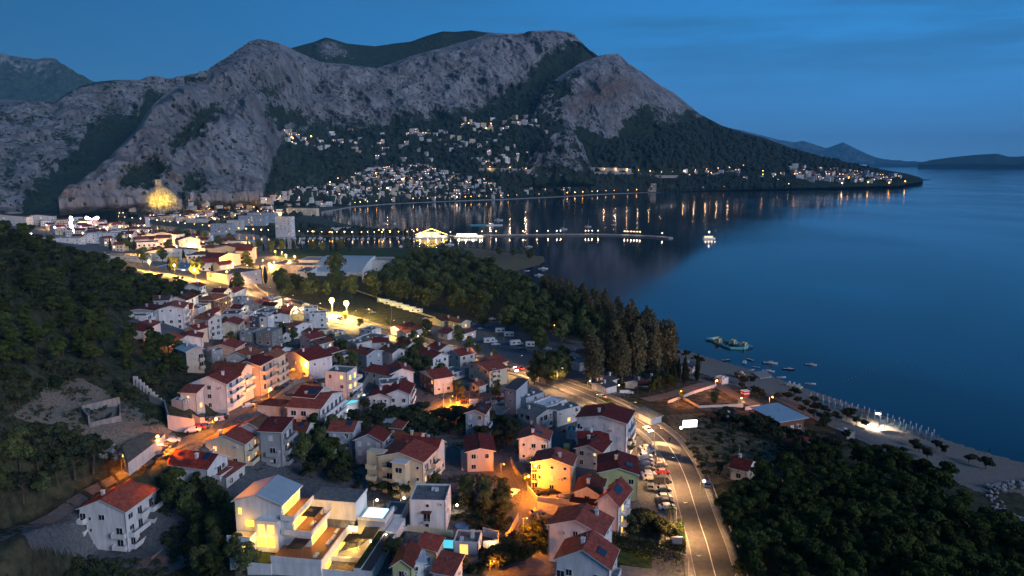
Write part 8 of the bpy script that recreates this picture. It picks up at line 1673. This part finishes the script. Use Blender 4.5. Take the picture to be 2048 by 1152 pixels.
def cluster(poly, n, label, group, s=1.0, gap=9, seed=1, xs=None):
 q = random.Random(seed); x0, x1 = min(p[0] for p in poly), max(p[0] for p in poly); y0, y1 = min(p[1] for p in poly), max(p[1] for p in poly); k = 0; t = 0; pts = []
 while k < n and t < n * 40:
  t += 1; px, py = q.uniform(x0, x1), q.uniform(y0, y1)
  if not inpoly(np.array([px]), np.array([py]), poly)[0]: continue
  if any(abs(px - a_) < gap and abs(py - b_) < gap * .42 for a_, b_ in pts): continue
  if farh(px, py, label, group, s): pts.append((px, py)); k += 1
 return k
cluster([(250, 418), (300, 408), (420, 405), (520, 408), (600, 420), (560, 436), (480, 445), (380, 445), (300, 440), (230, 432)], 62, 'old-town house in the dense quarter between fortress and river', 'old-town houses', .95, 8, 1)
cluster([(150, 482), (300, 478), (480, 500), (505, 520), (470, 545), (400, 560), (330, 515), (180, 502)], 26, 'town house among the blocks around the shopping square', 'town square houses', 1.15, 13, 21)
cluster([(20, 440), (240, 450), (400, 468), (500, 492), (300, 480), (150, 478)], 34, 'town house between the apartment blocks by the river', 'river town houses', 1.1, 11, 22)
cluster([(520, 400), (600, 378), (680, 368), (760, 385), (700, 408), (640, 412), (560, 408)], 44, 'house on the lower slope behind the waterfront hotel', 'lower slope houses', 1.0, 9, 2)
cluster([(680, 372), (740, 340), (840, 330), (930, 350), (1010, 380), (1000, 394), (860, 400), (740, 402), (690, 400)], 120, 'small pale house in the dense hillside town above the bay', 'hillside town houses', 1.05, 8.5, 3)
cluster([(560, 275), (600, 270), (640, 280), (650, 295), (600, 300)], 11, 'high hillside house at the left end of the slope, near the cliff', 'high left hillside houses', 1.0, 9, 4)
cluster([(640, 285), (720, 275), (770, 300), (770, 315), (700, 300)], 12, 'high hillside house in the middle of the dark slope', 'high middle hillside houses', 1.0, 9, 5)
cluster([(815, 262), (900, 262), (905, 275), (815, 275)], 11, 'house of the upper row below the cliff foot', 'upper row houses', 1.15, 7, 6)
cluster([(915, 242), (1060, 235), (1125, 258), (1110, 268), (1000, 262), (920, 262)], 24, 'house of the highest hamlet under the green gully', 'highest hamlet houses', 1.15, 7, 7)
cluster([(900, 275), (980, 280), (980, 300), (880, 300)], 10, 'scattered house on the terraced slope', 'terraced slope houses', 1.1, 9, 8)
cluster([(950, 320), (1062, 308), (1066, 316), (955, 332)], 12, 'house in the string of villas above the long pale wall', 'villa string', 1.15, 7, 9)
cluster([(1010, 380), (1140, 374), (1145, 384), (1010, 392)], 11, 'shore house at the foot of the rock outcrop', 'shore houses', 1.0, 9, 10)
cluster([(1370, 335), (1500, 345), (1600, 335), (1590, 350), (1440, 372), (1370, 350)], 13, 'lone house on the wooded coast right of the rock outcrop', 'wooded coast houses', 1.3, 14, 11)
cluster([(1575, 332), (1650, 338), (1740, 346), (1800, 354), (1800, 364), (1700, 366), (1620, 362), (1580, 350)], 52, 'pale house in the village on the far cape', 'cape village houses', 1.75, 8, 12)
def farmass(regions):
 q = random.Random(77); VV = []; FF = []; MI = []; n = 0; mats = []; SRC = []
 for me in FH:
  v = np.array([v_.co[:] for v_ in me.vertices]); SRC.append((v, [tuple(p_.vertices) for p_ in me.polygons], [me.materials[p_.material_index] for p_ in me.polygons]))
 for poly, cnt, s0 in regions:
  x0, x1 = min(p_[0] for p_ in poly), max(p_[0] for p_ in poly); y0, y1 = min(p_[1] for p_ in poly), max(p_[1] for p_ in poly); k = 0; t = 0
  while k < cnt and t < cnt * 20:
   t += 1; px, py = q.uniform(x0, x1), q.uniform(y0, y1)
   if not inpoly(np.array([px]), np.array([py]), poly)[0]: continue
   p_ = hit(px, py)
   if p_.z < .5 or any((p_.x - f.x) ** 2 + (p_.y - f.y) ** 2 < 90 for f in FP): continue
   FP.append(p_); k += 1; v, fs, ms = q.choice(SRC); a_ = -math.atan2(p_.x, p_.y) + q.uniform(-.6, .6); s_ = s0 * q.uniform(.8, 1.15); c_, d_ = math.cos(a_) * s_, math.sin(a_) * s_
   w = np.column_stack([v[:, 0] * c_ - v[:, 1] * d_ + p_.x, v[:, 0] * d_ + v[:, 1] * c_ + p_.y, v[:, 2] * s_ + p_.z]); VV += w.tolist(); FF += [tuple(j + n for j in f) for f in fs]
   for m_ in ms:
    if m_ not in mats: mats.append(m_)
    MI.append(mats.index(m_))
   n += len(v)
 return tag(link('distant_houses', mesh('distant_houses', VV, FF, mats, MI)), kind='stuff')
farmass([([(680, 372), (740, 340), (840, 330), (930, 350), (1010, 380), (1000, 394), (860, 400), (740, 402), (690, 400)], 150, .95), ([(520, 400), (600, 378), (680, 368), (760, 385), (700, 408), (640, 412), (560, 408)], 50, .95), ([(250, 418), (300, 408), (420, 405), (520, 408), (600, 420), (560, 436), (480, 445), (380, 445), (300, 440)], 90, .9), ([(1590, 345), (1740, 350), (1800, 358), (1700, 366), (1620, 362)], 30, 1.6), ([(20, 446), (160, 446), (300, 462), (420, 478), (500, 500), (480, 520), (400, 505), (240, 480), (150, 478), (40, 452)], 60, .95), ([(560, 262), (900, 262), (1060, 250), (1060, 320), (900, 330), (640, 310)], 40, 1.1)])
p = hit(1299, 380); r = empty('waterfront_hotel', p, math.atan2(p.x, p.y) * -1, 'pinkish grid-fronted hotel standing alone on the far shore', 'hotel'); m = MB(); m.box(-22, -8, -6, 22, 8, 22, 'pinkish', 'flatroof'); m.box(-44, -7, -6, -22.1, 7, 7, 'white', 'flatroof'); m.build('wall', r); m = MB()
for f in range(6):
 for i in range(11): m.box(-20.5 + i * 3.8, -8.1, f * 3.4 + 1, -18 + i * 3.8, -8.02, f * 3.4 + 3, 'lit_dim' if (i * f) % 4 == 1 else 'glass')
m.build('window', r)
# corniche road with its pale retaining walls, lit
def corniche(name, pts, hgt, wd, k, label, kind=None, cat=None):
 P = [hit(*p) + Vector((0, 0, 2)) for p in pts]; c = P[0]; m = MB()
 for i in range(len(P) - 1):
  a_, b_ = P[i] - c, P[i + 1] - c; d = Vector((b_.x - a_.x, b_.y - a_.y, 0)).normalized(); s = Vector((d.y, -d.x, 0)) * wd / 2; q = len(m.v)
  m.v += [tuple(a_ - s + Vector((0, 0, -9))), tuple(a_ + s + Vector((0, 0, -9))), tuple(b_ + s + Vector((0, 0, -9))), tuple(b_ - s + Vector((0, 0, -9))), tuple(a_ - s + Vector((0, 0, hgt))), tuple(a_ + s + Vector((0, 0, hgt))), tuple(b_ + s + Vector((0, 0, hgt))), tuple(b_ - s + Vector((0, 0, hgt)))]
  for f in ((4, 5, 6, 7), (0, 1, 5, 4), (1, 2, 6, 5), (2, 3, 7, 6), (3, 0, 4, 7)): m.f.append(tuple(q + j for j in f)[::-1]); m.m.append(m.mi(k))
 o = m.build(name, None, c); tag(o, label, cat, kind=kind); return P
PR = corniche('coast_road', [(1168, 346), (1200, 345), (1260, 347), (1320, 352), (1360, 352), (1420, 349), (1470, 341)], .5, 12, 'cut_stone', None, 'structure')
P2 = corniche('retaining_wall', [(958, 343), (1000, 343), (1040, 344), (1068, 346)], 7, 8, 'cut_stone', 'long pale retaining wall below the string of villas', cat='wall')
P3 = corniche('retaining_wall', [(1170, 341), (1215, 342), (1262, 344)], 9, 6, 'cut_stone', 'pale cut rock wall lit by the coast road lamps', cat='wall')
for i, p in enumerate(PR + P2):
 pass
def alongpx(pts, n):
 L_ = [math.dist(pts[i], pts[i + 1]) for i in range(len(pts) - 1)]; T_ = sum(L_)
 for k in range(n):
  d = T_ * (k + .5) / n; i = 0
  while d > L_[i] and i < len(L_) - 1: d -= L_[i]; i += 1
  t = d / L_[i]; yield (pts[i][0] + (pts[i + 1][0] - pts[i][0]) * t, pts[i][1] + (pts[i + 1][1] - pts[i][1]) * t)
for px, py in alongpx([(1175, 344), (1260, 346), (1330, 351), (1470, 340)], 13): p = hit(px, py); o = flamp(p + Vector((0, 0, 4)), 'far_warm', .8, 8, 'lamp of the lit coast road under the green slope', 'coast road lamps'); point(o, 7.5, (1, .6, .3), 2600, 1)
for px, py in ((980, 342), (1020, 343), (1052, 345)): p = hit(px, py); o = flamp(p + Vector((0, -6, 4)), 'far_warm', .7, 8, 'lamp at the long pale retaining wall', 'pale wall lamps'); point(o, 7.5, (1, .66, .38), 9000, 1)
# quay and beach promenades far away
for px, py in alongpx([(700, 413), (760, 408), (800, 405), (900, 401), (1000, 397.5), (1100, 393), (1200, 387.5), (1400, 379.5), (1500, 377.6)], 54): p = hit(px + rs.uniform(-3, 3), py - 1.2); flamp(p, rs.choice(('far_sodium', 'far_warm')), rs.choice((.6, .8, 1.1)), 7, 'lamp on the long beach promenade across the bay', 'beach promenade lamps')
for px, py in ((1736, 370), (1778, 371), (1577, 374), (1684, 372), (1430, 378), (1810, 368)): p = hit(px, py - 1.5); flamp(p, 'far_sodium' if px > 1700 else 'far_warm', 2.2, 8, 'bright shore lamp of the cape village', 'cape shore lamps')
for px, py in alongpx([(230, 440), (320, 450), (420, 461), (520, 469.5), (640, 474), (760, 474.5), (835, 473)], 40): p = ground(px + rs.uniform(-3, 3), py - 1.5); flamp(p, rs.choice(('far_sodium', 'far_warm')), rs.choice((.4, .5, .7)), 6, 'lamp on the river quay of the old town', 'river quay lamps')
def scatter_lamps(poly, n, label, group, seed, rad=(.6, .9, 1.3), h=6, kinds=('far_sodium', 'far_warm', 'far_sodium'), pw=0):
 q = random.Random(seed); x0, x1 = min(p[0] for p in poly), max(p[0] for p in poly); y0, y1 = min(p[1] for p in poly), max(p[1] for p in poly); k = 0
 while k < n:
  px, py = q.uniform(x0, x1), q.uniform(y0, y1)
  if not inpoly(np.array([px]), np.array([py]), poly)[0]: continue
  p = hit(px, py); k += 1
  if p.z < .4: continue
  o = flamp(p, q.choice(kinds), q.choice(rad), h, label, group)
  if pw: point(o, h - 1, (1, .5, .15), pw, .5)
scatter_lamps([(240, 425), (320, 412), (420, 410), (560, 412), (620, 418), (560, 436), (420, 448), (300, 440)], 34, 'warm street lamp among the old-town roofs', 'old-town lamps', 1, (.5, .7, 1.0), 7, pw=3500)
scatter_lamps([(520, 402), (640, 375), (720, 345), (900, 335), (1010, 385), (860, 398), (700, 405)], 34, 'warm street lamp in the hillside town', 'hillside town lamps', 2, pw=6000)
scatter_lamps([(560, 275), (640, 275), (660, 300), (590, 300)], 5, 'lamp among the high left hillside houses', 'high left lamps', 3, (1.1, 1.5), pw=20000); scatter_lamps([(920, 238), (1060, 232), (1120, 258), (940, 262)], 8, 'lamp in the highest hamlet', 'highest hamlet lamps', 4, (1.0, 1.5), pw=20000)
scatter_lamps([(1600, 345), (1780, 358), (1700, 366), (1600, 356)], 9, 'lamp between the cape village houses', 'cape village lamps', 5, (1.2, 1.6)); scatter_lamps([(1480, 320), (1600, 330), (1590, 360), (1400, 372), (1380, 340)], 8, 'lamp of a lone coast house', 'coast house lamps', 6, (.9, 1.2))
scatter_lamps([(20, 440), (240, 455), (400, 470), (560, 500), (600, 540), (500, 560), (420, 520), (240, 490), (120, 470)], 46, 'warm street lamp between the town blocks', 'town block lamps', 7, (.3, .45, .6), 6, pw=6500)
scatter_lamps([(600, 470), (860, 462), (840, 472), (640, 472)], 12, 'lamp on the marina tongue', 'marina lamps', 8, (.4, .6), 5)
scatter_lamps([(1050, 552), (900, 600), (1000, 640), (1180, 700), (1080, 640)], 8, 'small lamp deep in the camp grove', 'camp grove lamps', 9, (.2, .3), 3, pw=60)
# woodland on the distant slopes: crowns nobody could count, one object
def woodland(name, regions, key, seed, rad=5.0):
 rs_ = np.random.RandomState(seed); ic = bmesh.new(); bmesh.ops.create_icosphere(ic, subdivisions=1, radius=1); bv = np.array([v.co[:] for v in ic.verts]); bf = np.array([[v.index for v in f.verts] for f in ic.faces]); ic.free(); VV = []; FF = []; n = 0
 for poly, cnt, r0, thr in regions:
  x0, x1 = min(p[0] for p in poly), max(p[0] for p in poly); y0, y1 = min(p[1] for p in poly), max(p[1] for p in poly); X = rs_.uniform(x0, x1, cnt * 3); Y = rs_.uniform(y0, y1, cnt * 3); ok = inpoly(X, Y, poly) & (fbm(np.stack([X / 16, Y / 7, X * 0 + seed], -1), 3) > thr); k = 0
  for px, py in zip(X[ok][:cnt], Y[ok][:cnt]):
   p = hit(px, py)
   if p.z < .5: continue
   s = r0 * rs_.uniform(.55, 1.35); v = bv * (1 + .35 * rs_.normal(size=(len(bv), 1)) * .6) * np.array([s, s, s * rs_.uniform(.8, 1.5)]) + np.array([p.x, p.y, p.z + s * .35]); VV.append(v); FF.append(bf + n); n += len(bv)
 o = link(name, mesh(name, np.concatenate(VV), np.concatenate(FF), [M[key]])); return tag(o, kind='stuff')
woodland('woodland', [([(560, 300), (700, 262), (900, 245), (1010, 210), (1110, 150), (1130, 240), (1060, 320), (1040, 380), (1000, 396), (700, 408), (540, 402)], 3600, 6.5, -.02), ([(690, 400), (800, 390), (1000, 385), (1180, 378), (1190, 386), (1000, 396), (700, 408)], 500, 5.5, -.2),
 ([(1170, 352), (1500, 352), (1600, 365), (1580, 374), (1400, 378), (1180, 385)], 1600, 7, -.3), ([(1180, 300), (1400, 240), (1560, 295), (1800, 350), (1820, 364), (1560, 345), (1400, 338), (1200, 340)], 2400, 8, -.05),
 ([(420, 415), (640, 420), (640, 432), (560, 440), (420, 452)], 420, 4.5, -.1), ([(560, 448), (830, 468), (840, 471), (640, 470), (520, 464)], 380, 4.0, -.1), ([(130, 205), (300, 165), (380, 155), (420, 160), (300, 178), (180, 205)], 300, 6, -.3)], 'leaf_far', 5)
# far sandy beach strip
corn = [at(px, py, 0) for px, py in ((640, 426), (700, 415.5), (760, 410.5), (800, 407.5), (900, 403.3), (1000, 400.2), (1100, 395.5), (1200, 389.6), (1400, 381.3), (1600, 377.2), (1800, 372))]
m = MB(); c0 = Vector(corn[0])
for i in range(len(corn) - 1):
 a_, b_ = Vector(corn[i]) - c0, Vector(corn[i + 1]) - c0; m.poly([(a_.x, a_.y - 3, .25), (b_.x, b_.y - 3, .25), (b_.x, b_.y + 26, 1.6), (a_.x, a_.y + 26, 1.6)], 'sand_far')
tag(m.build('far_beach', None, c0), kind='structure')
# ------------------------------------------------------------------ haze
def haze():
 bm = bmesh.new(); bmesh.ops.create_cube(bm, size=1)
 for v in bm.verts: v.co = ((v.co.x) * 62000, v.co.y * 62000, -7 if v.co.z < 0 else 1250)
 me = bpy.data.meshes.new('haze'); bm.to_mesh(me); bm.free()
 m = bpy.data.materials.new('haze_air'); m.use_nodes = True; N = m.node_tree.nodes; L = m.node_tree.links
 for n in list(N):
  if n.type != 'OUTPUT_MATERIAL': N.remove(n)
 o_ = [n for n in N if n.type == 'OUTPUT_MATERIAL'][0]
 v = N.new('ShaderNodeVolumePrincipled'); v.inputs['Color'].default_value = (.19, .62, 1, 1); v.inputs['Density'].default_value = HAZE_D; v.inputs['Anisotropy'].default_value = -.42
 L.new(v.outputs[0], o_.inputs['Volume']); me.materials.append(m)
 tag(link('haze', me), kind='stuff')
HAZE_D = 3.5e-5
haze()
